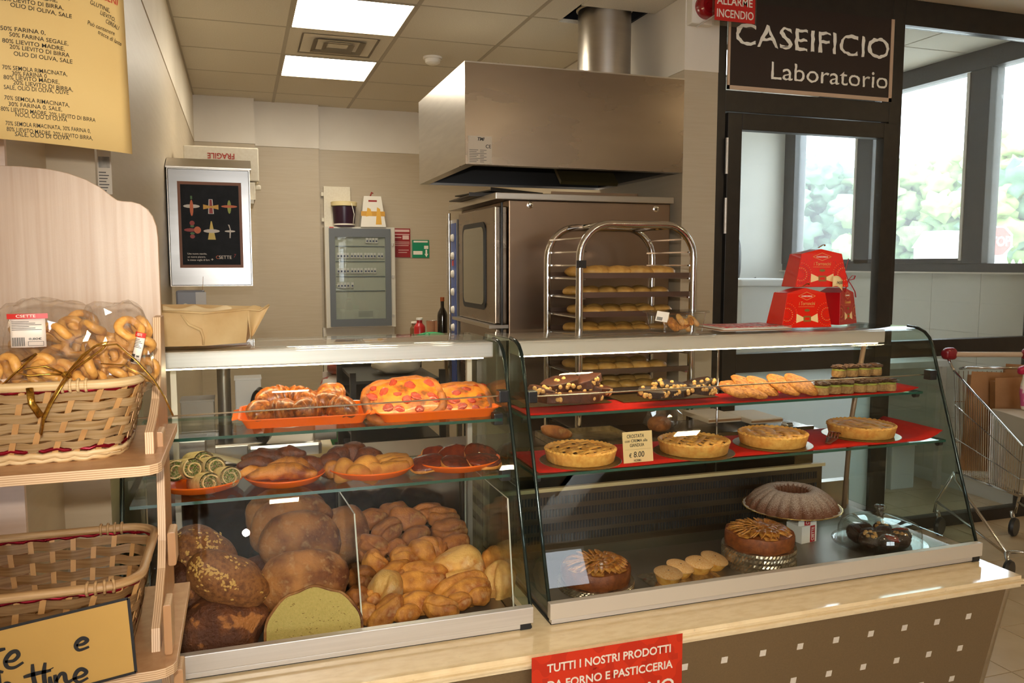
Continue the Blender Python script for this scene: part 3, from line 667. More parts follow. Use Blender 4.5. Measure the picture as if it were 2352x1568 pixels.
# bread case
bc = make_case('bread_display_case', 'glass bread case with orange trays and piled loaves', -.285, .712, .700, alu)
LU, LL = 1.112, .966
shelf(bc, -.272, .700, 2.178, 2.47, LU); shelf(bc, -.272, .700, 2.108, 2.40, LL)
obj('guard_rod', cyl(nb(), (-.27, 2.142, 1.176), (.70, 2.142, 1.184), .0022, n=8), chrome, bc)
for z, y in ((1.182, 2.15), (LU-.004, 2.20), (LL-.004, 2.13)): clamp(bc, .692, y, z)
p = W(1075, 900, y=2.5)
obj('upright', bx(p.x-.008, p.x+.008, 2.495, 2.515, .60, 1.30), alu_warm, bc); obj('upright', bx(-.20, -.184, 2.495, 2.515, .60, 1.30), alu_warm, bc)
acr = glass('acrylic_divider', (.97, .97, .96), .05, gain=.8)
edge_l = mat('acrylic_bright_edge', srgb(206, 206, 190), .2)
for (q1, q2, q3) in (((774, 1138), (807, 1187), (830, 1450)), ((1126, 1120), (1166, 1153), (1181, 1404))):
    x = W(*q3, y=2.0).x; c1, c2, c3 = (W(*q, x=x) for q in (q1, q2, q3))
    b = prism(nb(), [(2.0, .600), (c2.y, c2.z), (c1.y, c1.z), (2.50, c1.z), (2.50, .600)], .004, 'x')
    for f in b.faces: f.material_index = 0 if abs(f.normal.x) > .5 else 1
    obj('acrylic_divider', b, [acr, edge_l], bc, loc=(x-.002, 0, 0))
# pastry case
pc = make_case('pastry_display_case', 'glass pastry case with red shelf mats, tarts and cakes', .766, 2.275, 2.14, alu_warm)
RU, RL = 1.108, .958
shelf(pc, .776, 2.262, 2.205, 2.385, RU); shelf(pc, .776, 2.262, 2.098, 2.375, RL)
obj('guard_rod', cyl(nb(), (.775, 2.165, 1.172), (2.262, 2.178, 1.172), .0022, n=8), chrome, pc)
for x in (.786, 2.255):
    clamp(pc, x, 2.17, 1.172); obj('shelf_bracket', cyl(nb(), (x-.008, 2.23, RU-.014), (x+.008, 2.23, RU-.014), .011, n=12), black_plastic, pc); obj('shelf_bracket', cyl(nb(), (x-.008, 2.12, RL-.014), (x+.008, 2.12, RL-.014), .011, n=12), black_plastic, pc)
obj('upright', tube(nb(), [(2.20, 2.50, .61), (2.20, 2.48, .95), (2.20, 2.42, 1.30)], .009), mat('bronze_upright', srgb(176, 146, 116), .35, metal=.4), pc, smooth=True)
obj('upright', tube(nb(), [(1.62, 2.50, .61), (1.62, 2.50, 1.30)], .004), chrome, pc, smooth=True)
pf = obj('perforated_panel', bx(.79, 2.05, 2.452, 2.46, .60, .80), mat('perforated_steel', (.20, .16, .12), .35, metal=1), pc)
sl = nb()
for r, z in enumerate((.625, .665, .712, .755)):
    for i in range(112):
        x = .80 + .0110*i; box(sl, x, x+.0062, 2.4505, 2.4522, z, z+.026)
so = obj('vent_slots', sl, dark_rubber, pf); so['kind'] = 'stuff'
obj('deck_glass_lip', bx(.785, 2.26, 2.36, 2.366, .60, .632), shelf_glass, pc); obj('reflection_strip', bx(.785, 2.06, 2.446, 2.462, .80, .812), mat('painted_reflection', srgb(206, 184, 132), .4), pc)  # cream bar paints a reflected line of light, no rail there
# red mats on the pastry shelves
def red_shelf_mat(lab, x0, x1, y0, y1, z, curl):
    def P(u, v):
        x = x0+(x1-x0)*u; e = max(0, (u-.93)/.07); s = max(0, (.04-u)/.04)
        return Vector((x, y0+(y1-y0)*v + .012*s, z+.0012 + curl*e*e + .002*noise.noise(Vector((x*6, v*3, z)))*(1-v)))
    return tag(obj('shelf_mat', sheet(nb(), P, 60, 6, .0022), red_mat, smooth=True), lab, 'mat', 'red shelf mats')
red_shelf_mat('red glitter mat lining the upper pastry shelf', .79, 2.245, 2.208, 2.380, RU+.001, .014)
red_shelf_mat('red glitter mat lining the tart shelf', .79, 2.250, 2.102, 2.370, RL+.001, .030)
# rear work shelf behind both cases
t = thing('rear_work_shelf', 'brushed steel work shelf behind the display cases', 'shelf', (0, 0, 0))
obj('top', bx(-.28, 2.20, 2.625, 2.97, .875, .892), steel_h, t); obj('front_lip', bx(-.28, 2.20, 2.965, 2.975, .83, .892), steel_h, t)
for x in (-.2, .74, 2.15): obj('leg', bx(x-.015, x+.015, 2.90, 2.93, 0, .875), steel_h, t)
# ================================================================ what the bread case holds
CAM = Vector((0, 0, CAMZ))
def mpp(P): return (P-CAM).dot(_f)/1907          # metres per photo pixel at a point
def turned(bm, rx=0, ry=0, rz=0):
    xf(bm, bm.verts, Euler((rx, ry, rz)).to_matrix().to_4x4()); return bm
# --- rolls tipped into the right-hand bay
ROLLS = [(961,1346,103,66,5,1),(1049,1320,104,82,35,2),(1131,1306,56,78,70,0),(1144,1366,58,76,60,2),(1056,1383,112,62,20,1),(954,1410,78,54,8,0),(878,1377,62,98,75,2),(880,1430,82,42,30,1),(986,1417,44,40,40,1),(897,1329,66,40,20,1),(914,1311,54,36,-10,1),(929,1294,76,46,-35,0),(971,1280,68,70,-50,0),(1040,1266,74,56,20,3),(1026,1231,78,56,-10,3),(1014,1197,78,42,-10,3),(929,1200,82,52,-15,3),(883,1229,76,48,15,3),(949,1243,66,44,10,3),(849,1200,62,42,10,3),(853,1263,70,44,-15,3),(903,1266,44,34,0,3),(857,1306,48,64,-60,0),(826,1340,56,58,-50,3),(816,1382,52,56,60,3),(1100,1337,46,54,-60,0),(846,1388,40,50,50,1),(1097,1408,54,40,10,1),(1054,1422,54,36,0,0),(838,1420,44,46,60,1),(1160,1330,40,48,50,3),(975,1185,70,40,10,3),(900,1182,64,40,0,3),(1060,1300,50,44,0,3),(1010,1440,70,40,0,1),(930,1440,60,36,0,1)]
mats_roll = [crust, crust, crust_lt, crust_dk]
def roll_mesh(seed, w, h, m):
    b = blob(.5*w, .46*h, .46*h, seed, .17, 1.5, sub=4, pw=2.5, amp2=.025, fr2=4)
    for v in b.verts:                                   # a baker's crease along the top
        d = v.co.y/(.46*h) - .25*sin(v.co.x/w*5+seed)
        if v.co.z > 0: v.co.z -= .19*h*math.exp(-(d*7)**2)*min(1, v.co.z/(.3*h))
    return b
ROWS = {}
def row_of(py): return 'front' if py > 1400 else 'second' if py > 1350 else 'third' if py > 1295 else 'fourth' if py > 1240 else 'back'
for q in ROLLS: ROWS.setdefault(row_of(q[1]), []).append(q[0])
ORD = ('first', 'second', 'third', 'fourth', 'fifth', 'sixth', 'seventh', 'eighth', 'ninth', 'tenth', 'eleventh', 'twelfth')
TONE = ('browned', 'golden', 'pale golden', 'dark brown')
for i, (px, py, w, h, r, k) in enumerate(ROLLS):
    y = 2.055 + (1430-py)*.0016
    P = W(px, py, y=y); s = mpp(P)
    if P.z < .635: P.z = .635
    bg_ = 1.22 if (k in (1, 2) and max(w, h) > 60) else 1.06
    b = roll_mesh(i+3, max(w, h)*s*1.04*bg_, min(w, h)*s*1.10*bg_+.004, k)
    turned(b, .3+.7*sin(i*2.3), .25*sin(i*1.7), .3*sin(i*3.1)); turned(b, 0, radians(-r), 0)
    o = obj('bread_roll', b, mats_roll[k], smooth=True, loc=P)
    tag(o, '%s bread roll in the %s row of the heap, %s from left' % (TONE[k], row_of(py), ORD[sorted(ROWS[row_of(py)]).index(px)]), 'bread roll', 'bread rolls heaped in the case')
rr = random.Random(11)
for i in range(22):                                      # the rolls underneath that carry the heap
    x, y = rr.uniform(.29, .60), rr.uniform(2.20, 2.44); top = .60 + (y-2.02)*.40
    for z in ([.64] if top < .72 else [.64, .70]):
        o = obj('bread_roll', turned(roll_mesh(60+i, .10, .06, 0), 0, 0, rr.uniform(0, 3)), crust_dk, smooth=True, loc=(x, y, z))
        tag(o, 'browned bread roll buried under the visible heap', 'bread roll', 'bread rolls under the heap')
# --- big loaves
def loaf(nm, lab, px, py, y, w, h, d, m, seed, rot=(0, 0, 0), amp=.14, pw=2.2, sub=4, amp2=.03, fr2=7):
    P = W(px, py, y=y); s = mpp(P)
    t = thing(nm, lab, 'bread loaf', P)
    o = obj('crust', turned(blob(w*s/2, d/2, h*s/2, seed, amp, 1.5, sub, pw, amp2=amp2, fr2=fr2), *rot), m, t, smooth=True)
    return t, s
def oats(t, rx, ry, rz, rot, n, seed, zone):
    me = bpy.data.meshes.new('oat_flake'); b = nb(); bmesh.ops.create_icosphere(b, subdivisions=1, radius=1); xf(b, b.verts, Matrix.Diagonal((.0048, .0030, .0014, 1))); b.to_mesh(me); b.free(); me.materials.append(oat)
    rq = random.Random(seed); R = Euler(rot).to_matrix(); cl = nb()
    for i in range(n):
        a = rq.gauss(zone[0], zone[2]); e = rq.gauss(zone[1], zone[3])
        d = Vector((cos(a)*cos(e), -cos(e)*abs(sin(a))*.9-.1, sin(e))).normalized()
        p = Vector((d.x*rx, d.y*ry, d.z*rz))*1.015
        nn = Vector((d.x/rx, d.y/ry, d.z/rz)).normalized(); mx = nn.to_track_quat('Z', 'Y').to_matrix().to_4x4(); mx.translation = p
        mx = mx @ Matrix.Rotation(rq.uniform(0, 6), 4, 'Z')
        q = nb(); q.from_mesh(me); xf(q, q.verts, R.to_4x4() @ mx); tm = bpy.data.meshes.new('t'); q.to_mesh(tm); q.free(); cl.from_mesh(tm); bpy.data.meshes.remove(tm)
    o = obj('oat_flakes', cl, oat, t); o['kind'] = 'stuff'
t, s = loaf('seeded_loaf', 'brown oat-topped loaf lying in front, tipped toward the glass', 520, 1335, 2.10, 196, 118, .13, seed_crust, 5, (0, radians(32), 0), amp=.10)
oats(t, 196*s/2, .065, 118*s/2, (0, radians(32), 0), 230, 5, (-2.2, .35, .55, .35)); oats(t, 196*s/2, .065, 118*s/2, (0, radians(32), 0), 90, 6, (-.5, .6, .5, .3))
t, s = loaf('seeded_loaf', 'dark oat-topped loaf upright behind the other seeded loaf', 462, 1278, 2.22, 165, 125, .13, seed_crust, 9, (0, radians(40), 0), amp=.10)
oats(t, 165*s/2, .065, 125*s/2, (0, radians(40), 0), 150, 9, (-1.8, .5, .8, .5))
loaf('country_loaf', 'large round floury loaf leaning upright behind the cut loaf', 693, 1343, 2.13, 208, 152, .13, loaf_crust, 12, (0, 0, 0), amp=.08)
loaf('country_loaf', 'large round dark loaf standing second from front', 682, 1252, 2.28, 190, 150, .12, loaf_crust, 14, (0, .1, 0), amp=.08)
loaf('country_loaf', 'large round dark loaf standing third from front', 665, 1216, 2.37, 195, 150, .10, loaf_crust, 15, (0, -.1, 0), amp=.08)
loaf('country_loaf', 'large round dark loaf standing furthest back in its row', 648, 1185, 2.45, 185, 130, .09, loaf_crust, 16, amp=.08)
loaf('country_loaf', 'round dark loaf beyond the clear divider behind the rolls', 785, 1235, 2.38, 110, 140, .12, loaf_crust, 17, amp=.10)
loaf('rustic_loaf', 'dark craggy rustic loaf at lower left of bread bay', 500, 1440, 2.085, 222, 140, .15, dark_crust, 21, amp=.20, amp2=.07, fr2=5)
loaf('rustic_loaf', 'dark craggy loaf half hidden behind the wooden stand', 415, 1370, 2.16, 120, 150, .13, dark_crust, 22, amp=.22, amp2=.07, fr2=5)
loaf('rustic_loaf', 'dark craggy loaf supporting the loaves in the back row', 600, 1360, 2.30, 260, 150, .16, dark_crust, 23, amp=.16, amp2=.05, fr2=5)
loaf('rustic_loaf', 'dark loaf on the deck under the standing loaves', 690, 1330, 2.42, 230, 170, .14, dark_crust, 24, amp=.16, amp2=.05, fr2=5)
P = W(717, 1432, y=2.035); s = mpp(P); R_ = 112*s
t = thing('cut_loaf', 'halved loaf showing its yellow crumb at front of the case', 'bread loaf', P)
out = []
for k in range(33):
    a = pi*k/32; out.append((R_*cos(a)*(1+.03*sin(5*a)), -.050 + R_*1.10*sin(a)**.75*(1+.025*sin(9*a))))
b = prism(nb(), out, .10, 'y', bev=.006)
for f in b.faces: f.material_index = 1
for f in b.faces:
    if f.normal.y < -.8 and f.calc_center_median().y < .02: f.material_index = 0
turned(b, -.32, 0, -.12); obj('cut_half', b, [crumb, loaf_crust], t)
obj('crust_edge', turned(tube(nb(), [(x*.985, .001, z) for x, z in out], [.0035+.0015*abs(noise.noise(Vector((k*.6, 0, 0)))) for k in range(33)], 6), -.32, 0, -.12), loaf_crust, t, smooth=True)
hl = nb(); rq = random.Random(3)
for k in range(46):
    a, q = rq.uniform(.15, pi-.15), rq.uniform(.1, .88); x, z = R_*cos(a)*q, -.045+R_*1.05*sin(a)*q
    bb = nb(); bmesh.ops.create_icosphere(bb, subdivisions=1, radius=1); xf(bb, bb.verts, Matrix.Translation((x, -.0003, z)) @ Matrix.Rotation(rq.uniform(-.6, .6), 4, 'Y') @ Matrix.Diagonal((rq.uniform(.0015, .004), .0006, rq.uniform(.0006, .0012), 1)))
    tm = bpy.data.meshes.new('t'); bb.to_mesh(tm); bb.free(); hl.from_mesh(tm); bpy.data.meshes.remove(tm)
turned(hl, -.32, 0, -.12); ho = obj('crumb_holes', hl, mat('crumb_hole', srgb(140, 110, 52), .9), t); ho['kind'] = 'stuff'

# --- upper shelf: two orange trays
def tray(lab, x0, x1, y0, y1, z, h=.028, rz=0):
    cx, cy = (x0+x1)/2, (y0+y1)/2; w_, d_ = (x1-x0)/2, (y1-y0)/2
    t = thing('orange_tray', lab, 'tray', (cx, cy, z), (0, 0, rz), 'orange trays on the upper bread shelf')
    b = nb(); rings = []
    for (e, zz) in ((.0, .0), (.016, h), (.022, h+.001), (.022, h-.002), (.014, h-.003), (-.002, .003)):
        rings.append([b.verts.new((x, y, zz)) for x, y in rrect(2*(w_-.018+e), 2*(d_-.018+e), .018+e*.6, 4)])
    for A, B in zip(rings, rings[1:]):
        n = len(A)
        for k in range(n): b.faces.new((A[k], A[(k+1) % n], B[(k+1) % n], B[k]))
    b.faces.new(rings[0][::-1]); b.faces.new(rings[-1])
    bmesh.ops.recalc_face_normals(b, faces=b.faces[:])
    obj('dish', b, orange_plastic, t, smooth=40)
    for s_ in (-1, 1):
        k = nb(); sheet(k, lambda u, v, s_=s_: Vector((s_*(w_+.002+.018*u), (v-.5)*d_*1.3, h-.001-.004*u)), 2, 4, .003); obj('handle', k, orange_plastic, t)
    return t
tray('orange plastic tray holding the croissants', -.012, .335, 2.225, 2.46, LU, rz=-.03)
tray('orange plastic tray holding the tomato focaccia', .352, .700, 2.20, 2.45, LU, rz=.0)
def croissant(seed, L=.12, R=.026):
    b = nb(); pts = []; rad = []; n = 72
    for i in range(n+1):
        t_ = i/n; a = (t_-.5)*1.9
        pts.append(Vector((sin(a)*L*.52, L*.34*(1-cos(a)), 0)))
        k = abs(t_-.5)*2; saw = (k*2.3+.35) % 1.0                  # rolled layers step down to both tips
        rad.append(max(.0035, R*(1-k**2.2*.72)*(1.05-.16*saw**2)))
    tube(b, pts, rad, 18, flat=.92)
    for v in b.verts: v.co += noise.noise_vector(v.co*25+Vector((seed, 0, 0)))*.004
    return b
CR = [(620,916,128,5,2.30,'croissant on top of the pile, leftmost'),(679,918,135,-8,2.31,'croissant on top of the pile, in the middle'),(752,908,118,-18,2.32,'croissant on top of the pile, rightmost and highest'),(738,926,112,20,2.29,'croissant leaning under the rightmost top one'),(590,953,92,0,2.265,'small croissant at the left front of the tray'),(636,957,112,6,2.262,'croissant in front row, second from left'),(699,955,120,-4,2.262,'croissant in front row, third from left'),(772,948,120,-12,2.258,'croissant at the right front of the tray'),(650,943,110,10,2.37,'croissant hidden behind the front row, left'),(725,943,110,-10,2.37,'croissant hidden behind the front row, right')]
for i, (px, py, w, r, y, lab) in enumerate(CR):
    P = W(px, py, y=y); P.z = max(P.z, LU+.043); s = mpp(P)
    yw = (.5, -.35, .9, -.8, 1.1, -.3, .45, -.6, .2, 0)[i]
    o = obj('croissant', turned(turned(croissant(i+1, w*s*.80, .037), .45, 0, pi+yw), 0, radians(-r), 0), croissant_m, smooth=True, loc=P)
    tag(o, 'glazed brown '+lab, 'croissant', 'croissants in the orange tray')
focaccia_crust = fmat('focaccia_crust', srgb(196, 116, 42), .5, c2=srgb(118, 62, 24), scale=5, lo=.42, hi=.64, bump=.2, bscale=40)
def focaccia(lab, px, py, y, w, d, h, tilt, rz, seed, n, ry=0):
    P = W(px, py, y=y)
    t = thing('tomato_focaccia', lab, 'focaccia', P, (tilt, ry, rz), 'focaccia in the orange tray')
    b = blob(w/2, d/2, h/2, seed, .14, 1.7, 4, pw=3.2, amp2=.05, fr2=6)
    obj('dough', b, focaccia_m, t, smooth=True)
    pth = []
    for k in range(64):
        a = 2*pi*k/64; c_, s_ = cos(a), sin(a); m_ = (abs(c_)**3.2+abs(s_)**3.2)**(-1/3.2)
        pth.append(Vector((c_*m_*w*.468, s_*m_*d*.468, .004+.005*noise.noise(Vector((c_*3, s_*3, seed))))))
    obj('crust_rim', tube(nb(), pth, [h*.40*(1+.25*noise.noise(Vector((k*.5, seed, 0)))) for k in range(64)], 10, closed=True), focaccia_crust, t, smooth=True)
    rq = random.Random(seed); pl = []
    k = 0
    while len(pl) < n and k < 400:
        k += 1
        x, yy = rq.uniform(-.40, .40)*w, rq.uniform(-.40, .36)*d
        if all((x-a)**2+(yy-c)**2 > .030**2 for a, c in pl): pl.append((x, yy))
    me = bpy.data.meshes.new('tomato_half'); q = blob(.0185, .0160, .0055, 3, .25, 2.5, 3); q.to_mesh(me); q.free(); me.materials.append(tomato)
    for p_ in me.polygons: p_.use_smooth = True
    for x, yy in pl:
        e = (1-min(1, (abs(2*x/w))**3.2+(abs(2*yy/d))**3.2))**(1/3.2)
        obj('tomato_half', me, None, t, loc=(x, yy, h/2*e*.98-.0005), rot=(rq.uniform(-.2, .2), rq.uniform(-.2, .2), rq.uniform(0, 3))).scale = (rq.uniform(.7, 1.35), rq.uniform(.6, 1.2), rq.uniform(.5, 1))
    return t
focaccia('large tomato focaccia piece tilted over the other, beside the croissants', 922, 926, 2.315, .235, .175, .036, .62, .05, 31, 15, -.10)
focaccia('tomato focaccia piece lying flat at the right end of the tray', 1062, 926, 2.315, .165, .175, .036, .42, -.05, 37, 12)

# --- lower shelf: four orange oval plates
def oval_plate(lab, x, y, rx, ry):
    t = thing('orange_plate', lab, 'plate', (x, y, LL), group='orange oval plates on the lower bread shelf')
    b = lathe(nb(), [(0, .002), (.62, .002), (.80, .010), (1.0, .026), (1.02, .0275), (1.02, .024), (.84, .006), (.64, -.0005), (0, -.0005)], 40)
    xf(b, b.verts, Matrix.Diagonal((rx, ry, 1, 1))); obj('dish', b, orange_plastic, t, smooth=40); return t
PX = [(-.115, 2.235, .105), (.098, 2.228, .105), (.333, 2.232, .117), (.582, 2.232, .122)]
for (x, y, r), lab in zip(PX, ('orange oval plate of rolled wraps, beside the wooden stand', 'orange oval plate of filled brown pastries', 'orange oval plate of buns and biscuits', 'orange oval plate of dark glazed pastries')): oval_plate(lab, x, y, r, .108)
# wraps
def wrap(lab, px, py, y, dirv, L=.095, r=.031, seed=0):
    P = W(px, py, y=y); d = Vector(dirv).normalized()
    t = thing('wrap', lab, 'wrap', P); t.rotation_euler = d.to_track_quat('Z', 'Y').to_euler()
    b = nb(); n = 26; rq = random.Random(seed)
    rings = []
    for (k, z) in ((1.0, 0), (1.02, -.01), (1.0, -L*.5), (.96, -L*.9), (.6, -L)):
        rings.append([b.verts.new((cos(2*pi*i/n)*r*k*(1+.05*sin(2*pi*i/n*2+seed)), sin(2*pi*i/n)*r*k*.94, z)) for i in range(n)])
    for A, B in zip(rings, rings[1:]):
        for k in range(n): b.faces.new((A[k], A[(k+1) % n], B[(k+1) % n], B[k]))
    b.faces.new(rings[-1]); bmesh.ops.recalc_face_normals(b, faces=b.faces[:])
    obj('tortilla_body', b, tortilla, t, smooth=True)
    sp = nb(); N_ = 64; A = []; B = []                    # the rolled edge, a spiral lip
    for i in range(N_+1):
        u = i/N_; a = u*2*pi*1.35+seed; q = r*(1.0-.60*u)
        for lst, zz, dq in ((A, .0015, .0), (B, .0015, -.0030)): lst.append((cos(a)*(q+dq), sin(a)*(q+dq)*.94))
    V = [[sp.verts.new((x, y_, z_)) for x, y_ in lst] for lst, z_ in ((A, .002), (B, .002), (A, -.008), (B, -.008))]
    for i in range(N_):
        sp.faces.new((V[0][i], V[0][i+1], V[1][i+1], V[1][i])); sp.faces.new((V[0][i], V[2][i], V[2][i+1], V[0][i+1])); sp.faces.new((V[1][i+1], V[3][i+1], V[3][i], V[1][i]))
    obj('tortilla_spiral', sp, tortilla, t)
    f = nb(); bmesh.ops.create_grid(f, x_segments=14, y_segments=14, size=r*.93)
    bmesh.ops.delete(f, geom=[v for v in f.verts if v.co.x**2+v.co.y**2 > (r*.93)**2], context='VERTS')
    for v in f.verts: v.co.z = -.006+.006*noise.noise(v.co*160+Vector((seed, 0, 0)))
    obj('filling', f, lettuce, t, smooth=True)
    return t
WR = [(397,1083,2.20,'sliced wrap at the left back, half behind the stand'),(437,1079,2.20,'sliced wrap in the back row, second from left'),(462,1062,2.27,'sliced wrap lying topmost at the back of the plate'),(487,1076,2.21,'sliced wrap in the back row, right of the middle'),(475,1113,2.155,'sliced wrap at the front of the plate'),(521,1099,2.165,'sliced wrap at the right front edge of the plate')]
for i, (px, py, y, lab) in enumerate(WR): wrap('cream tortilla '+lab, px, py, y, (.42, -.86, .18) if i != 0 else (.2, -.95, .2), seed=i+1, r=.029)
# filled brown pastries
def pastry(lab, px, py, y, w, h, m, seed, r=0, kind='bun'):
    y += .028; P = W(px, py, y=y); P.z = max(P.z, LL+.024); s = mpp(P)
    if kind == 'horn':
        b = nb(); L = w*s; n = 24; pts = []; rad = []
        for i in range(n+1):
            u = i/n; pts.append(Vector(((u-.5)*L, .012*sin(pi*u), .010*sin(pi*u)))); rad.append(max(.004, h*s*.52*sin(pi*(.06+.88*u))**.7*(.9+.16*(1-(u*3.2) % 1))))
        tube(b, pts, rad, 14, flat=.8)
        for v in b.verts: v.co += noise.noise_vector(v.co*30+Vector((seed, 0, 0)))*.004
    elif kind == 'moon':
        b = blob(w*s/2, w*s*.34, h*s/2, seed, .06, 1.5, 3, pw=2.2, amp2=.02)
        for v in b.verts: v.co.z -= (v.co.x/(w*s/2))**2*h*s*.22
    elif kind == 'finger':
        b = blob(w*s/2, h*s/2, h*s/2, seed, .05, 1.5, 3, pw=3.2, amp2=.03)
        for v in b.verts: v.co.z += .0012*sin(v.co.x/(w*s)*60)
    else: b = blob(w*s/2, w*s*.38, h*s/2, seed, .14, 1.5, 3, pw=2.2, amp2=.03)
    xf(b, b.verts, Matrix.Diagonal((1.12, 1.05, 1.25, 1))); turned(b, -.15, 0, 0); turned(b, 0, radians(-r), 0)
    t = obj(nm_[kind], b, m, smooth=True, loc=P); return t
nm_ = dict(bun='chocolate_bun', horn='filled_horn', moon='half_moon_biscuit', finger='finger_biscuit')
def PA(label, cat, group, *a, **k): return tag(pastry(None, *a, **k), label, cat, group)
G2 = 'pastries on the second orange plate'
for i, (px, py, y, w, h, k, r, lab) in enumerate([(603,1062,2.28,100,36,0,-8,'dark brown horn pastry at upper left of its plate'),(650,1060,2.29,80,40,0,15,'dark brown horn pastry at the top of its plate'),(590,1080,2.22,96,36,0,-12,'dark brown horn pastry at the left edge of its plate'),(705,1082,2.22,72,40,0,-20,'dark brown pastry at the right edge of its plate'),(578,1098,2.17,60,28,1,-10,'small golden pastry tip at the front left'),(640,1102,2.165,140,42,1,-2,'golden folded pastry in front of the brown ones'),(662,1085,2.20,100,40,1,-14,'golden folded pastry lying on top in the middle')]):
    PA(lab, 'pastry', G2, px, py, y, w, h, brown_bun if k == 0 else gold_pastry, 40+i, r, kind='horn')
G3 = 'buns and biscuits on the third orange plate'
for i, (px, py, y, w, h, kd, m, r, lab) in enumerate([(770,1055,2.29,56,44,'bun',brown_bun,0,'dark chocolate bun at the back, leftmost'),(804,1048,2.30,60,48,'bun',brown_bun,10,'dark chocolate bun at the back, highest'),(840,1060,2.28,64,46,'bun',brown_bun,-15,'dark chocolate bun at the back, right of the highest'),(752,1075,2.24,54,50,'bun',brown_bun,20,'dark chocolate bun at the left, halfway down'),(757,1083,2.20,40,34,'bun',gold_pastry,0,'small golden bun at the left edge'),(784,1084,2.18,52,46,'moon',biscuit,10,'round golden bun at front left'),(836,1082,2.18,66,52,'moon',biscuit,-25,'round golden half-moon in the middle'),(858,1092,2.16,30,46,'moon',biscuit,60,'small folded golden half-moon beside the fingers'),(818,1099,2.155,56,26,'moon',biscuit,-12,'flat golden bun at the very front'),(893,1068,2.25,76,27,'finger',biscuit,0,'golden finger biscuit, topmost'),(898,1082,2.215,66,27,'finger',biscuit,4,'golden finger biscuit, second from top'),(905,1086,2.185,72,27,'finger',biscuit,8,'golden finger biscuit, third from top'),(895,1099,2.16,76,24,'finger',biscuit,6,'golden finger biscuit, lowest at the front')]):
    PA(lab, {'bun': 'bun', 'moon': 'biscuit', 'finger': 'biscuit'}[kd], G3, px, py, y, w, h, m, 50+i, r, kind=kd)
def glazed(lab, px, py, y, w, h, tilt, r, seed):
    y += .02; P = W(px, py, y=y); P.z = max(P.z, LL+.022); s = mpp(P)
    t = thing('glazed_pastry', lab, 'pastry', P, group='glazed pastries on the rightmost orange plate')
    b = blob(w*s/2, w*s*.40, .010, seed, .10, 1.6, 3, pw=2.6, amp2=.04); turned(b, tilt, radians(-r), 0); obj('dough', b, gold_pastry, t, smooth=True)
    b = blob(w*s/2*.97, w*s*.385, .009, seed+5, .12, 1.8, 3, pw=2.6, amp2=.06)
    for v in b.verts: v.co.z += .005
    turned(b, tilt, radians(-r), 0); obj('glaze_top', b, glaze, t, smooth=True)
for i, a in enumerate([('dark glazed round pastry standing upright at the back left', 995,1062,2.27,66,44,.95,0),('dark glazed round pastry standing upright in the middle', 1040,1067,2.24,80,50,.85,8),('dark glazed pastry propped at the right with golden edge', 1106,1072,2.22,92,50,.65,-16),('glazed pastry lying flat at the left front', 975,1082,2.19,86,24,.3,10),('glazed pastry lying flat in the middle front', 1045,1088,2.165,76,22,.3,-8),('small glazed pastry at the right front', 1108,1090,2.165,86,22,.25,-3)]): glazed(*a, seed=70+i)
# ================================================================ what the pastry case holds
# --- four lattice tarts on lace boards
def tart(lab, blab, px, py, w, fill, seed, style):
    P = W(px, py, z=RL+.022); s = mpp(P); R = w*s/2
    bd = thing('cake_board', blab, 'cake board', (P.x, P.y, RL+.0045), group='lace boards under the tarts')
    b = lathe(nb(), [(0, 0), (1.14*R, 0), (1.15*R, .0008), (1.14*R, .0016), (0, .0016)], 96, lambda a, r, z: (r*(1+.012*abs(sin(a*24))) if r > R else r, z)); obj('lace_disc', b, gold_board, bd)
    t = thing('crostata', lab, 'tart', (P.x, P.y, RL+.0063), (0, 0, seed*.4), 'lattice tarts on the middle pastry shelf')
    H_ = .034
    def fl_(a, r, z):
        k = 1 if r > .80*R else 0
        return (r*(1+k*.018*abs(sin(a*20))), z+(k*.003*abs(sin(a*20)) if z > H_*.7 else 0))
    b = lathe(nb(), [(0, 0), (.90*R, 0), (.93*R, .002), (.99*R, H_*.8), (1.01*R, H_), (.96*R, H_+.004), (.90*R, H_+.001), (.87*R, H_-.007), (0, H_-.007)], 120, fl_)
    obj('crust_shell', b, tart_crust, t, smooth=50)
    obj('filling', lathe(nb(), [(0, H_-.0015), (.885*R, H_-.0025), (.885*R, H_-.008), (0, H_-.008)], 48), fill, t, smooth=50)
    rq = random.Random(seed); n = 5 if style else 6
    for dr_ in (0, 1):
        for i in range(n):
            o_ = (i-(n-1)/2)*R*1.72/n; Lh = sqrt(max(.0, (.94*R)**2-o_**2)); wv = R*(.24 if style else .185)
            b = nb()
            def P_(u, v, Lh=Lh, o_=o_, wv=wv, i=i, dr_=dr_):
                x = (u-.5)*2*Lh; y = o_+(v-.5)*2*wv*(.5+.04*sin(u*9+i)); zz = H_-.001+.0032*sin(pi*v)**.6+.0018*sin(u*14+i*2+dr_*1.5)-.003*abs(u-.5)**4*16
                return Vector((x, y, zz+.001)) if dr_ == 0 else Vector((x*cos(1.05)-y*sin(1.05), x*sin(1.05)+y*cos(1.05), zz))
            sheet(b, P_, 24, 5, .002); obj('lattice_strip', b, tart_crust, t, smooth=True)
    return t
for a in (('lattice tart at the left end, behind the price card', 'gold lace board under the tart at the left end', 1337, 1050, 168, tart_fill, 1, 0),
          ('lattice tart just right of the price card', 'gold lace board under the tart right of the price card', 1602, 1029, 165, tart_fill, 2, 0),
          ('darker-topped lattice tart third from the left', 'gold lace board under the third tart', 1784, 1010, 158, tart_fill2, 3, 1),
          ('tart with few wide strips at the right end of its shelf', 'gold lace board under the tart at the right end', 1984, 988, 152, tart_fill2, 4, 1)): tart(*a)
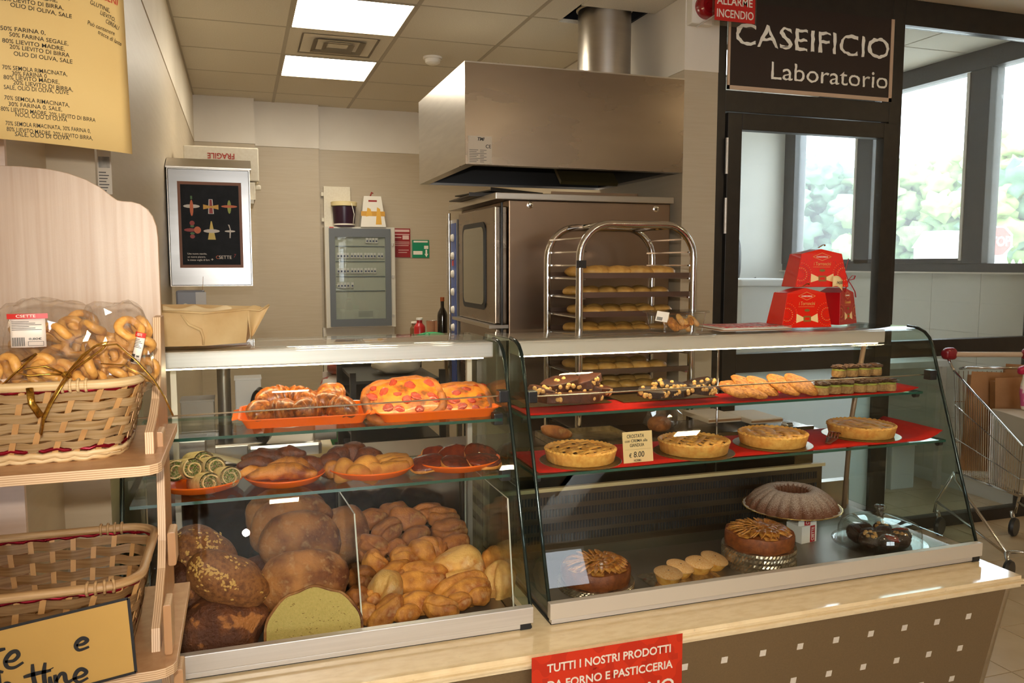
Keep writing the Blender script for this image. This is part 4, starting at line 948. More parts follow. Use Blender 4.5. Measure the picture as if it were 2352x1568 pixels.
# price card
a, b_ = W(1439, 1071, z=RL+.004), W(1508, 1064, z=RL+.004)
wd = (b_-a).length
t = thing('price_card', 'cream handwritten price card between the first two tarts', 'price card', (a.x, a.y, a.z), (radians(-8), 0, atan2(b_.y-a.y, b_.x-a.x)))
hh = wd*.92
obj('card', bx(0, wd, 0, .0012, 0, hh), mat('cream_card', srgb(236, 206, 146), .5), t); obj('foot', bx(wd*.3, wd*.7, 0, .02, 0, .001), mat('cream_card', (0, 0, 0)), t)
def cl(s_, x, z, h, w_, sh=.1): text(s_, h, ink, on_y(x*wd, z*hh, -.0009), t, width=w_*wd, shear=sh, bold=.006, ext=.0002)
cl('CROSTATA', .13, .80, wd*.15, .58); cl('con CREMA alla', .06, .66, wd*.12, .76); cl('GIANDUIA', .22, .51, wd*.14, .48); cl('\u20ac', .18, .17, wd*.17, .09); cl('8.00', .33, .17, wd*.24, .36); cl('NORMA', .33, .03, wd*.10, .25)
ln = nb(); box(ln, .05*wd, .93*wd, -.0008, -.0002, hh*.42, hh*.425); obj('dotted_line', ln, mat('grey_print', srgb(150, 120, 80), .6), t)
p = W(1920, 1005, z=RL+.02)
t = thing('cake_tongs', 'small brown translucent slotted server on the red mat', 'server', (p.x, p.y, RL+.006), (0, 0, .6))
brown_cl = mat('smoky_brown_plastic', srgb(120, 60, 40), .15, coat=.5)
for k in range(4): obj('tine', sheet(nb(), lambda u, v, k=k: Vector((.035*u, (k-1.5)*.010+(v-.5)*.006, .012+.016*sin(u*2.6))), 8, 2, .0015), brown_cl, t, smooth=True)
obj('handle', sheet(nb(), lambda u, v: Vector((-.055*u, (v-.5)*(.040-.024*u), .012-.010*u)), 8, 2, .002), brown_cl, t, smooth=True)

# --- upper shelf: chocolate with nuts on gold boards, cookies, pistachio cakes
def gboard(lab, p0, p1, d):
    A, B = W(*p0, z=RU+.004), W(*p1, z=RU+.004)
    t = thing('gold_card', lab, 'cake board', (0, 0, RU+.0045), group='gold cards on the upper pastry shelf'); obj('card', bx(A.x, B.x, A.y, A.y+d, 0, .0012), gold_board, t); return A, B
me_nut = bpy.data.meshes.new('nut'); q = blob(.0068, .0068, .0075, 1, .1, 2, 2); q.to_mesh(me_nut); q.free(); me_nut.materials.append(nut)
for p_ in me_nut.polygons: p_.use_smooth = True
def slab(nm, lab, cat, grp, px, py, y, w, h, th, m, rot, seed, n, base):
    P = W(px, py, y=y); s = mpp(P); P.z = max(P.z, base+.010)
    t = thing(nm, lab, cat, P, rot, grp); rq = random.Random(seed); pts = []
    K = 9
    for k in range(K):
        a = 2*pi*k/K+rq.uniform(-.2, .2); r = rq.uniform(.8, 1.08); pts.append((cos(a)*r*w*s/2, sin(a)*r*h))
    b = prism(nb(), pts, th, 'z', bev=.003)
    for v in b.verts: v.co += noise.noise_vector(v.co*60+Vector((seed, 0, 0)))*.0025
    obj('chocolate_slab', b, m, t)
    for k in range(n):
        a = -pi*rq.uniform(.05, .95); r = .88; x, y_ = cos(a)*r*w*s/2, sin(a)*r*h
        obj('nut', me_nut, None, t, loc=(x, y_, th*rq.uniform(.3, .8)), rot=(rq.uniform(0, 3), rq.uniform(0, 3), 0))
    for k in range(n//3): obj('nut', me_nut, None, t, loc=(rq.uniform(-.3, .3)*w*s, rq.uniform(-.5, .5)*h, th*.95))
gboard('gold card under the hazelnut chocolate', (1196, 941), (1418, 930), .14); gboard('gold card under the dark nut chocolate', (1440, 928), (1668, 916), .14)
C1 = 'hazelnut chocolate pieces'
for i, (px, py, y, w, h, th, rot, lab) in enumerate([(1320, 925, 2.245, 170, .045, .028, (.05, .03, .1), 'milk chocolate hazelnut slab lying in front'), (1250, 915, 2.27, 90, .04, .028, (.15, .25, .3), 'milk chocolate hazelnut slab propped at the left'), (1290, 895, 2.30, 110, .05, .028, (.12, -.15, .1), 'milk chocolate hazelnut slab on top, left of middle'), (1345, 890, 2.31, 90, .05, .028, (.10, -.28, -.2), 'milk chocolate hazelnut slab standing highest'), (1375, 905, 2.29, 70, .04, .026, (.1, .2, -.3), 'milk chocolate hazelnut slab at the right of the heap')]):
    slab('hazelnut_chocolate', lab, 'chocolate', C1, px, py, y, w, h, th, choc, rot, 80+i, 11, RU)
C2 = 'dark nut chocolate pieces'
for i, (px, py, y, w, h, th, rot, lab) in enumerate([(1505, 912, 2.245, 90, .035, .022, (.2, .05, .1), 'dark chocolate nut chunk at the left front'), (1565, 910, 2.245, 90, .035, .024, (.1, -.05, -.1), 'dark chocolate nut chunk at the middle front'), (1620, 905, 2.25, 84, .035, .024, (.1, .1, .2), 'dark chocolate nut chunk at the right front'), (1540, 893, 2.29, 100, .04, .020, (.15, .1, .1), 'dark chocolate nut chunk lying on top at the left'), (1610, 890, 2.29, 100, .04, .018, (.15, -.2, -.1), 'dark chocolate nut slab sloping on top at the right')]):
    slab('dark_nut_chocolate', lab, 'chocolate', C2, px, py, y, w, h, th, choc_dk, rot, 90+i, 12, RU)
me_fl = bpy.data.meshes.new('almond_flake'); q = nb(); bmesh.ops.create_icosphere(q, subdivisions=1, radius=1); xf(q, q.verts, Matrix.Diagonal((.006, .0042, .0008, 1))); q.to_mesh(me_fl); q.free(); me_fl.materials.append(nut)
for i, (px, py, y, w, rot, lab) in enumerate([(1700, 895, 2.245, 82, (.35, .05, .1), 'golden almond cookie lying flat at the left end'), (1725, 885, 2.27, 80, (.42, .30, .1), 'golden almond cookie leaning second from left'), (1760, 888, 2.26, 80, (.42, .30, -.1), 'golden almond cookie leaning third from left'), (1810, 885, 2.26, 84, (.42, .32, -.2), 'golden almond cookie leaning fourth from left'), (1850, 884, 2.26, 84, (.42, .32, -.2), 'golden almond cookie leaning at the right end'), (1735, 900, 2.235, 78, (.3, .15, .2), 'golden almond cookie low in front of the leaning ones')]):
    P = W(px, py, y=y); s = mpp(P); P.z = max(P.z, RU+.014)
    t = thing('almond_cookie', lab, 'cookie', P, rot, 'almond cookies'); R = w*s/2
    b = blob(R*1.0, R*.95, .0125, 100+i, .08, 2, 3, pw=2.4, amp2=.05, fr2=9); obj('cookie_body', b, cookie_m, t, smooth=True)
    rq = random.Random(i)
    for k in range(12):
        a, r_ = rq.uniform(0, 6.28), rq.uniform(0, .75)*R; obj('almond_flake', me_fl, None, t, loc=(cos(a)*r_, sin(a)*r_*.8, .0115), rot=(rq.uniform(-.4, .4), rq.uniform(-.4, .4), rq.uniform(0, 3)))
cb = thing('dark_card', 'dark card under the almond cookies', 'cake board', (0, 0, RU+.0045)); A, B = W(1680, 905, z=RU), W(1885, 893, z=RU); obj('card', bx(A.x, B.x, A.y, A.y+.13, 0, .0012), choc_dk, cb)
cb = thing('white_card', 'gold card under the pistachio cakes', 'cake board', (0, 0, RU+.0045)); A, B = W(1885, 898, z=RU), W(2062, 888, z=RU); obj('card', bx(A.x, B.x, A.y, A.y+.15, 0, .0012), gold_board, cb)
def pcake(lab, px, py, y, w, hgt, base, seed):
    P = W(px, py, y=y); s = mpp(P); P.z = base; R = w*s/2
    t = thing('pistachio_cake', lab, 'cake', P, (0, 0, seed), 'little pistachio cakes')
    obj('sponge', lathe(nb(), [(0, 0), (R*.92, 0), (R, hgt*.2), (R*.96, hgt*.62), (0, hgt*.62)], 36, lambda a, r, z: (r*(1+.05*abs(sin(a*6))), z)), sponge, t, smooth=50)
    obj('pistachio_cream', lathe(nb(), [(0, hgt*.62), (R*.97, hgt*.62), (R*1.0, hgt*.70), (R*.9, hgt*.80), (0, hgt*.80)], 24), pist, t, smooth=True)
    b = blob(R*1.12, R*1.12, hgt*.24, seed*7+1, .3, 4, 3, amp2=.4, fr2=9); obj('chocolate_topping', b, crumble, t, smooth=False, loc=(0, 0, hgt*.95))
for i, (px, lab) in enumerate(((1897, 'leftmost'), (1924, 'second'), (1952, 'third'), (1980, 'fourth'), (2004, 'fifth'), (2026, 'sixth'), (2046, 'rightmost'))): pcake('little pistachio cake with chocolate crumble in the front row, '+lab, px, 885, 2.235+.008*(i % 2), 33, .038, RU+.006, i+1)
for i, (px, lab) in enumerate(((1935, 'leftmost'), (1962, 'second'), (1990, 'third'), (2014, 'rightmost'))):
    pcake('little pistachio cake hidden beneath the raised back row, '+lab, px, 876, 2.31, 32, .036, RU+.006, i+11)
    pcake('little pistachio cake with chocolate crumble in the raised back row, '+lab, px, 862, 2.30, 32, .036, RU+.052, i+21)

# --- the deck: apple cakes, tartlets, bundt cake, glass cloche
DZ = .600
def drum(lab, P, R, h):
    t = thing('silver_cake_stand', lab, 'cake stand', (P.x, P.y, DZ), group='silver cake drums')
    def q(a, r, z): return (r*(1+.010*sin(a*64+z*500)), z)
    obj('embossed_drum', lathe(nb(), [(0, 0), (R, 0)]+[(R*(1+.012*(k % 2)), h*k/8) for k in range(1, 8)]+[(R, h), (0, h)], 120, q), silver_board, t); return t
def apple_cake(lab, px, py, y, w, zb, seed):
    P = W(px, py, y=y); s = mpp(P); R = w*s/2
    t = thing('apple_cake', lab, 'cake', (P.x, P.y, zb), (0, 0, seed), 'apple cakes'); h = .045
    obj('cake_body', lathe(nb(), [(0, 0), (R*.96, 0), (R*.99, .008), (R, h*.8), (R*.97, h), (R*.8, h*1.06), (0, h*1.06)], 48, lambda a, r, z: (r*(1+.01*sin(a*9)), z+.002*sin(a*7))), cake_br, t, smooth=50)
    obj('apple_layer', lathe(nb(), [(0, h*1.075), (R*.80, h*1.068), (R*.93, h*1.0), (R*.90, h*.96)], 40, lambda a, r, z: (r*(1+.02*sin(a*22)), z+.001*sin(a*22))), apple_m, t, smooth=50)
    b = nb()                                                # a thin apple wedge, peel side out
    sheet(b, lambda u, v: Vector(((u-.5)*R*.50, (.5-abs(u-.5)**2*1.9)*R*.42*v, .004*sin(pi*u))), 10, 3, .0035); me = bpy.data.meshes.new('apple_slice'); b.to_mesh(me); b.free(); me.materials.append(apple_m)
    for p_ in me.polygons: p_.use_smooth = True
    rq = random.Random(seed)
    for ring, n in ((.66, 30), (.40, 18), (.14, 7)):
        for k in range(n):
            a = 2*pi*k/n+rq.uniform(-.08, .08); r_ = R*ring
            obj('apple_slice', me, None, t, loc=(cos(a)*r_, sin(a)*r_, h*1.06+.002+rq.uniform(0, .004)), rot=(.38+rq.uniform(-.1, .1), .04+rq.uniform(-.06, .06), a+.25+rq.uniform(-.1, .1)))
    return P, R
P, R = apple_cake('apple slice cake on silver drum beside the case seam', 1372, 1318, 2.125, 166, DZ+.022, 1); drum('low silver drum under the apple cake by the seam', P, R*1.08, .022)
P, R = apple_cake('apple slice cake on tall silver drum below the bundt cake', 1750, 1245, 2.13, 160, DZ+.062, 2); drum('tall silver drum under the raised apple cake', P, R*1.06, .062)
def tartlet(lab, px, py, y, w, rot, i):
    P = W(px, py, y=y); s = mpp(P); R = w*s/2; P.z = max(P.z, DZ+.031)
    t = thing('covered_tartlet', lab, 'tartlet', P, rot, 'small covered tartlets')
    obj('pastry_cup', lathe(nb(), [(0, -.030), (R*.66, -.030), (R*.70, -.028), (R*.96, 0), (R*.9, .002), (0, .002)], 32), tart_crust, t, smooth=50)
    obj('sugared_lid', lathe(nb(), [(R*1.0, -.001), (R*1.0, .002), (R*.85, .007), (R*.4, .010), (0, .0095)], 32), powder, t, smooth=50)
    obj('vent_hole', lathe(nb(), [(0, .0101), (.0022, .0101), (.0022, .0094)], 8), choc_dk, t)
for i, a in enumerate([('sugared tartlet lowest and nearest the apple cake', 1540, 1335, 2.075, 68, (.12, .03, 0)), ('sugared tartlet second from left, tilted', 1568, 1318, 2.11, 66, (.16, .16, 0)), ('golden tartlet third from left', 1612, 1313, 2.12, 66, (.12, .05, 0)), ('sugared tartlet rightmost, tilted most', 1647, 1303, 2.135, 66, (.2, .2, 0))]): tartlet(*a, i)
p = W(1590, 1350, z=DZ); t = thing('foil_mat', 'crumpled gold foil paper under the small tartlets', 'paper', (p.x, 2.09, DZ)); obj('foil', sheet(nb(), lambda u, v: Vector(((u-.5)*.24, (v-.5)*.14, .002+.004*noise.noise(Vector((u*14, v*9, 1))))), 30, 18, .0006), silver_board, t)
# bundt cake, its plate and the boxes beneath
P = W(1826, 1156, y=2.27); s = mpp(P); R = 108*s; zp = P.z-.024
bxs = nb()
for k, (z0, z1, rz, lab) in enumerate(((DZ, DZ+(zp-DZ)*.52, .15, 'lower white carton with red band carrying the cake plate'), (DZ+(zp-DZ)*.52+.001, zp-.004, -.1, 'upper white carton with red band under the bundt cake plate'))):
    q = W(1846, 1240, y=2.27)
    t = thing('carton', lab, 'box', (q.x, 2.27, z0), (0, 0, rz), 'white cartons under the bundt cake'); h = z1-z0
    obj('carton_body', bx(-.035, .035, -.035, .035, 0, h, bev=.001), white_card, t)
    x0 = -.012 if k else .004
    obj('red_band', bx(x0, x0+.022, -.0357, -.0351, h*.02, h*.98), mat('band_red', srgb(176, 26, 30), .5), t)
    text('CSETTE', .017, white_ink, frame_mx((x0+.017, -.0360, h*.10), (0, 0, 1), (-1, 0, 0)), t, bold=.01, width=h*.78)
t = thing('cake_plate', 'white plate with gold rim under the bundt cake', 'plate', (P.x, 2.27, zp-.003))
obj('plate_body', lathe(nb(), [(0, 0), (R*.6, 0), (R*.8, .003), (R*1.03, .013), (R*1.03, .0145), (R*.8, .006), (0, .004)], 64), white_card, t, smooth=50); obj('gold_rim', lathe(nb(), [(R*1.025, .0128), (R*1.045, .0135), (R*1.035, .0155), (R*1.015, .0140)], 64, lambda a, r, z: (r*(1+.012*abs(sin(a*18))), z)), mat('gold_rim', srgb(214, 176, 92), .25, metal=.8), t, smooth=True)
t = thing('bundt_cake', 'sugar-dusted fluted bundt cake raised on a plate', 'cake', (P.x, 2.27, zp+.003))
Hb = .070; pr = [(R*.92, 0), (R*.95, .006), (R*.92, Hb*.30), (R*.80, Hb*.62), (R*.62, Hb*.90), (R*.52, Hb), (R*.40, Hb*.99), (R*.34, Hb*.88), (R*.31, Hb*.5), (R*.31, 0)]
obj('fluted_ring', lathe(nb(), pr, 192, lambda a, r, z: (r*(1+.085*(abs(sin(a*11))**.6-.5)*(1 if r > .3*R else 0)), z)), bundt_m, t, smooth=40)
# cloche
P = W(2022, 1215, y=2.13); s = mpp(P); R = 96*s
t = thing('glass_cloche', 'clear glass dome with knob over chocolate pastries', 'cake dome', (P.x, 2.13, DZ))
obj('base_plate', lathe(nb(), [(0, .012), (R*1.02, .012), (R*1.10, .016), (R*1.10, .020), (R*1.0, .018), (0, .016)], 48), clear_plastic, t, smooth=40); obj('base_foot', lathe(nb(), [(R*.5, 0), (R*.6, 0), (R*.35, .012), (R*.3, .012)], 32), clear_plastic, t, smooth=40)
Hc = .098
obj('dome', lathe(nb(), [(R*.97, .020), (R*.97, .030), (R*.95, Hc*.62), (R*.88, Hc*.82), (R*.70, Hc*.94), (R*.4, Hc), (.012, Hc*1.02)], 48), glass('dome_glass', (.90, .91, .89), .11, gain=.9), t, smooth=True)
k_ = obj('knob', lathe(nb(), [(.010, Hc*1.0), (.012, Hc*1.03), (.009, Hc*1.10), (.014, Hc*1.16), (.010, Hc*1.22), (.017, Hc*1.34), (.020, Hc*1.42), (.016, Hc*1.47), (0, Hc*1.48)], 24), glass('knob_glass', (.9, .88, .82), .14, gain=.8), t, smooth=True)
for i, (dx, dy, k) in enumerate(((-.06, -.02, 1), (-.02, -.06, 0), (.03, -.055, 1), (.065, -.02, 0), (-.03, .02, 2), (.02, .01, 2), (.05, .04, 1), (-.01, .055, 2), (-.055, .045, 2))):
    t = thing('chocolate_pastry', ('red-glazed' if k == 0 else 'nut-topped' if k == 1 else 'plain dark')+' chocolate pastry under the glass dome, '+('front left', 'front centre', 'front right', 'right side', 'centre left', 'centre right', 'back right', 'back centre', 'back left')[i], 'pastry', (P.x+dx*1.05, 2.13+dy*1.05, DZ+.036), (.25, .1*i, i*.7), 'chocolate pastries under the dome')
    obj('chocolate_shell', blob(.034, .032, .024, 120+i, .12, 1.6, 3, pw=2.4), choc_dk, t, smooth=True)
    if k == 0: obj('red_jelly', blob(.028, .026, .012, 130+i, .1, 1.6, 3), red_glaze, t, smooth=True, loc=(0, -.006, .018))
    if k == 1:
        for q in range(7): obj('nut', me_nut, None, t, loc=(.018*cos(q*.9), .016*sin(q*.9), .022), rot=(q, q, 0))

# ================================================================ on top of the cases
TZ = TOPZ+.006
# linen-look sack of paper
t = thing('folded_paper_sack', 'folded tan paper sack standing on the bread case', 'paper sack', (0, 0, 0))
def loft(sec):
    b = nb(); R_ = [[b.verts.new(v) for v in s_] for s_ in sec]
    for A, B in zip(R_, R_[1:]):
        n = len(A)
        for k in range(n): b.faces.new((A[k], A[(k+1) % n], B[(k+1) % n], B[k]))
    return b
A, B_, C_ = W(352, 800, z=TZ), W(460, 795, z=TZ), W(555, 783, z=TZ)
bot = [Vector((A.x-.10, 2.30, TZ)), Vector((A.x, 2.285, TZ)), Vector((B_.x, 2.275, TZ)), Vector((C_.x, 2.335, TZ)), Vector((C_.x+.01, 2.50, TZ)), Vector((A.x-.10, 2.50, TZ))]
top = [Vector((A.x-.10, 2.275, 1.440)), W(366, 712, y=2.27), W(460, 716, y=2.262), W(556, 708, y=2.325), W(588, 702, y=2.47), Vector((A.x-.10, 2.52, 1.44))]
sec = []
for k in range(9):
    u = k/8; s_ = []
    for i in range(6):
        for j in range(6):
            v = j/6; a = bot[i].lerp(bot[(i+1) % 6], v); c = top[i].lerp(top[(i+1) % 6], v); q = a.lerp(c, u)
            q += noise.noise_vector(q*14)*.008*min(1, u*4)*(1 if u < .99 else .6); s_.append(q)
    sec.append(s_)
b = loft(sec); b.faces.new([b.verts[k] for k in range(36)] if False else [v for v in list(b.verts)[:36]])
bmesh.ops.recalc_face_normals(b, faces=b.faces[:]); bmesh.ops.solidify(b, geom=b.faces[:], thickness=.0015)
obj('sack_body', b, linen, t, smooth=35)
e1, e2, e3 = W(556, 708, y=2.325), W(610, 697, y=2.36), W(566, 782, y=2.34)
obj('pointed_corner', sheet(nb(), lambda u, v: e1.lerp(e2, u).lerp(e3, v*(1-.15*u)) + Vector((0, .012*sin(pi*u), .006*sin(6*u)*(1-v))), 10, 8, .0015), linen, t, smooth=True)
g1, g2 = W(366, 704, y=2.33), W(470, 706, y=2.33)
obj('inner_fold', sheet(nb(), lambda u, v: Vector((g1.x+(g2.x+.06-g1.x)*u, 2.33+.02*sin(u*5), 1.405+.038*v-.010*abs(sin(u*7))*v)), 24, 4, .0012), mat('pale_sack_paper', srgb(234, 208, 160), .6), t, smooth=True)
obj('tear_strip', tube(nb(), [W(408, 722, y=2.262), W(425, 745, y=2.264), W(452, 757, y=2.268), W(458, 775, y=2.27), W(458, 792, y=2.272)], [.002, .004, .005, .004, .003], 6), linen, t, smooth=True)
obj('rim_cord', tube(nb(), [W(366, 714, y=2.266), W(420, 716, y=2.262), W(460, 718, y=2.256), W(510, 714, y=2.29), W(556, 709, y=2.32), W(585, 712, y=2.34), W(608, 698, y=2.355)], .003, 6), linen, t, smooth=True)
# clear clamshell of biscuits
p0, p1 = W(1524, 764, z=TZ), W(1640, 761, z=TZ)
t = thing('plastic_tub', 'clear plastic tub of biscuits with price sticker on the case top', 'tub', ((p0.x+p1.x)/2, p0.y+.055, TZ), (0, 0, .05))
b = nb(); w2 = (p1.x-p0.x)/2; rings = []
for k, zz in ((.88, 0), (1.0, .058), (1.12, .060), (1.12, .063)): rings.append([b.verts.new((x, y, zz)) for x, y in rrect(2*w2*k, .10*k, .015, 3)])
for A, B in zip(rings, rings[1:]):
    for k in range(len(A)): b.faces.new((A[k], A[(k+1) % len(A)], B[(k+1) % len(A)], B[k]))
b.faces.new(rings[0][::-1]); obj('tub_body', b, clear_plastic, t, smooth=40)
b = nb(); prism(b, rrect(2*w2*1.10, .11, .015, 3), .004, 'z'); obj('lid', b, clear_plastic, t, loc=(0, 0, .063))
st_ = obj('sticker', bx(-.021, .021, -.0006, .0006, -.016, .016), white_card, t, loc=(-w2*1.0, -.058, .052), rot=(.2, .15, -.1))
bars = nb()
for k in range(9): box(bars, -.017+.0022*k, -.0158+.0022*k, -.0012, -.0007, -.013, -.002)
obj('barcode', bars, ink, st_)
rq = random.Random(8)
for i in range(14):
    o = obj('biscotto', turned(blob(.026, .010, .008, 140+i, .1, 1.5, 2, pw=2.6), rq.uniform(-1, 1), rq.uniform(-1, 1), rq.uniform(0, 3)), cookie_m if i % 3 else crust_lt, smooth=True, loc=t.location+Vector((rq.uniform(-.65, .65)*w2, rq.uniform(-.03, .03), rq.uniform(.012, .040))))
    tag(o, 'small browned biscuit inside the clear plastic tub', 'biscuit', 'biscuits in the clear tub')
# leaflets
c = W(1725, 755, z=TZ)
for i, (lab, m) in enumerate((('folded newsprint leaflet at the bottom of the pile', kraft), ('folded leaflet with red cover in the middle of the pile', white_card), ('red printed leaflet lying on top of the pile', mat('leaflet_print', srgb(196, 44, 40), .5, c2=srgb(226, 176, 160), scale=60, lo=.5, hi=.56, c3=srgb(120, 130, 130), s3=28, l3=.58, h3=.62)))):
    t = thing('leaflet', lab, 'leaflet', (c.x+.004*i, 2.315+.006*i, TZ+.0045*i), (0, 0, -.08+.05*i), 'leaflets on the case top')
    for k in range(2): obj('page', sheet(nb(), lambda u, v, k=k: Vector(((u-.5)*.255, (v-.5)*.17, .0008+.0018*k+.0012*sin(u*5+i)*v)), 12, 6, .0008), m if k else white_card, t, smooth=True)
# red candy boxes
def candy_box(lab, x0, y0, z0, w, d, h, rz, m, dark=False, tilt=0):
    t = thing('candy_box', lab, 'gift box', (x0, y0, z0), (0, tilt, rz), 'red candy boxes'); w2, d2 = w/2, d/2; k = .76
    b = nb()
    bt = [(-w2, -d2), (w2, -d2), (w2, d2), (-w2, d2)]
    r0 = [b.verts.new((x, y, 0)) for x, y in bt]; r1 = [b.verts.new((x*k, y*.82, h*.86)) for x, y in bt]
    n_ = [b.verts.new((0, -d2*.70, h*.985)), b.verts.new((0, d2*.70, h*.985))]
    for A, B in zip(range(4), (1, 2, 3, 0)): b.faces.new((r0[A], r0[B], r1[B], r1[A]))
    b.faces.new(r0[::-1]); b.faces.new((r1[0], r1[1], n_[0])); b.faces.new((r1[1], r1[2], n_[1], n_[0])); b.faces.new((r1[2], r1[3], n_[1])); b.faces.new((r1[3], r1[0], n_[0], n_[1]))
    bmesh.ops.recalc_face_normals(b, faces=b.faces[:]); bmesh.ops.bevel(b, geom=b.edges[:], offset=.0015, segments=1, affect='EDGES'); obj('carton', b, m, t)
    # the printed front lies in the leaning front face
    th = atan2(d2*.18, h*.86); O = Vector((0, -d2-.0006, 0)); U = Vector((0, sin(th), cos(th)))
    def F(x, v): return frame_mx(O+U*v+Vector((x, -.0004, 0)), (1, 0, 0), U)
    text('i Torroncini', h*.13, gold_print, F(-w*.16, h*.56), t, width=w*.32, shear=.15)
    L_ = nb(); xf(box(L_, -w*.17, w*.15, -.0002, .0002, -.0005, .0005), L_.verts, F(0, h*.52) @ Matrix.Rotation(pi/2, 4, 'X')); obj('underline', L_, gold_print, t)
    text('CONDORELLI', h*.05, white_ink, F(-w*.105, h*.765), t, bold=.02, width=w*.21)
    D = nb()
    for s1, s2 in (((-.17, 0), (0, .1)), ((0, .1), (.17, 0)), ((.17, 0), (0, -.1)), ((0, -.1), (-.17, 0))): stroke(D, [(s1[0]*w, s1[1]*h), (s2[0]*w, s2[1]*h)], .0014, F(0, h*.785), taper=False)
    obj('diamond_frame', D, gold_print, t)
    for sg in (-1, 1):
        cand = nb(); vs = [cand.verts.new(F(0, h*.22) @ Vector((sg*a*w, c_*h, .0004))) for a, c_ in ((.06, .03), (.21, .13), (.22, -.10), (.06, -.035))]; cand.faces.new(vs); obj('candy_wing', cand, mat('cream_print', srgb(246, 210, 150), .4), t)
    cm = nb(); vs = [cm.verts.new(F(0, h*.22) @ Vector((a*w, c_*h, .0008))) for a, c_ in ((-.075, .075), (.075, .075), (.075, -.075), (-.075, -.075))]; cm.faces.new(vs); obj('candy_wrapper', cm, mat('brown_gold_print', srgb(150, 96, 30), .35), t)
    cm = nb(); vs = [cm.verts.new(F(0, h*.22) @ Vector((a*w, c_*h, .0011))) for a, c_ in ((-.045, .03), (.045, .03), (.045, -.03), (-.045, -.03))]; cm.faces.new(vs); obj('candy_label', cm, red_box, t)
    gl = nb(); vs = [gl.verts.new(F(0, h*.43) @ Vector((.055*w*cos(a), .035*h*sin(a), .0006))) for a in [2*pi*q/10 for q in range(10)]]; gl.faces.new(vs); obj('leaf_print', gl, mat('olive_print', srgb(120, 100, 30), .5), t)
    # mandala dots at both sides
    md = nb(); mg = nb()
    for cx in (-.40, .40):
        for rad, n, sz in ((.07, 12, .0016), (.11, 18, .0022), (.155, 24, .0019), (.20, 30, .0014)):
            for q in range(n):
                a = 2*pi*q/n; x, v = cx*w+rad*w*cos(a), h*.33+rad*w*sin(a)
                lim = w2*(1-(1-k)*(v/(h*.86)))-.002
                if abs(x) > lim or v < .004 or v > h*.8: continue
                g = md if (rad*100) % 2 > 1 else mg
                vs = [g.verts.new(F(0, 0) @ Vector((x+sz*cos(a+e), v+sz*sin(a+e), .0003))) for e in (0, pi/2, pi, 3*pi/2)]; g.faces.new(vs)
    rq = random.Random(int(w*1000)+int(rz*100))
    for q in range(70):
        v = rq.uniform(.01, h*.8); x = rq.uniform(-1, 1)*w2*(1-(1-k)*(v/(h*.86)))*.97
        if abs(x) < w*.2 and v > h*.1: continue
        vs = [md.verts.new(F(0, 0) @ Vector((x+.0012*cos(e), v+.0012*sin(e), .0002))) for e in (0, pi/2, pi, 3*pi/2)]; md.faces.new(vs)
    o = obj('dark_pattern', md, mat('dark_red_print', srgb(130, 10, 6), .5), t); o['kind'] = 'stuff'; o = obj('gold_pattern', mg, gold_print, t); o['kind'] = 'stuff'
    obj('gold_ribbon_tab', sheet(nb(), lambda u, v: Vector((-.006+.024*u+.008*sin(u*3), -d2*.6+.01*v, h*.985+.012*sin(u*2.6)+.004)), 8, 2, .0008), gold_ribbon, t, smooth=True)
    return t
q0, q1 = W(1783, 747, z=TZ), W(1918, 752, z=TZ)
wb_ = (q1.x-q0.x)*1.0
w_ = mpp(W(1850, 750, y=2.30))*135
cx = W(1865, 750, y=2.29)
candy_box('red candy box at the front of the lower pair', cx.x, 2.34, TZ, w_, .10, w_*.70, -.06, red_box)
cx2 = W(1952, 746, y=2.36); candy_box('crimson candy box standing half hidden at the right', cx2.x, 2.42, TZ, w_*.75, .10, w_*.68, .45, red_box_dk)
c3 = W(1882, 660, y=2.36); candy_box('red candy box stacked on top of the other two', c3.x, 2.365, TZ+w_*.70, w_*1.02, .10, w_*.68, -.16, red_box)
tg = W(1932, 645, y=2.30)
t = thing('gift_tag', 'cream swallow-tailed price tag tied to the stacked boxes', 'tag', tg)
obj('tag_paper', sheet(nb(), lambda u, v: Vector(((u-.5)*.042, -.006*sin(u*3), (v-.5)*.036-.010*u+.006*sin(u*4))), 10, 4, .0006), mat('cream_card', (0, 0, 0)), t, smooth=True)
text('14,50', .014, ink, frame_mx((-.012, -.0085, -.008), (1, 0, 0), (0, 0, 1)), t, shear=.2, width=.024)
t = thing('red_ribbon_bow', 'red satin bow at the right side of the stacked boxes', 'ribbon', W(1956, 642, y=2.31))
rib = mat('red_satin', (.42, .010, .012), .3, coat=.3)
for s1, pts in enumerate(([(0, 0, 0), (.012, -.004, .016), (.026, -.004, .016), (.022, -.002, .004), (0, 0, 0)], [(0, 0, 0), (-.010, -.004, -.02), (-.016, -.004, -.042)], [(0, 0, 0), (.016, 0, -.02), (.034, .004, -.04), (.040, .006, -.06)], [(0, 0, 0), (-.012, .004, .03), (.006, .01, .075)])): obj('ribbon_loop' if s1 == 0 else 'ribbon_tail', tube(nb(), pts, .003, 6, flat=.35), rib, t, smooth=True)
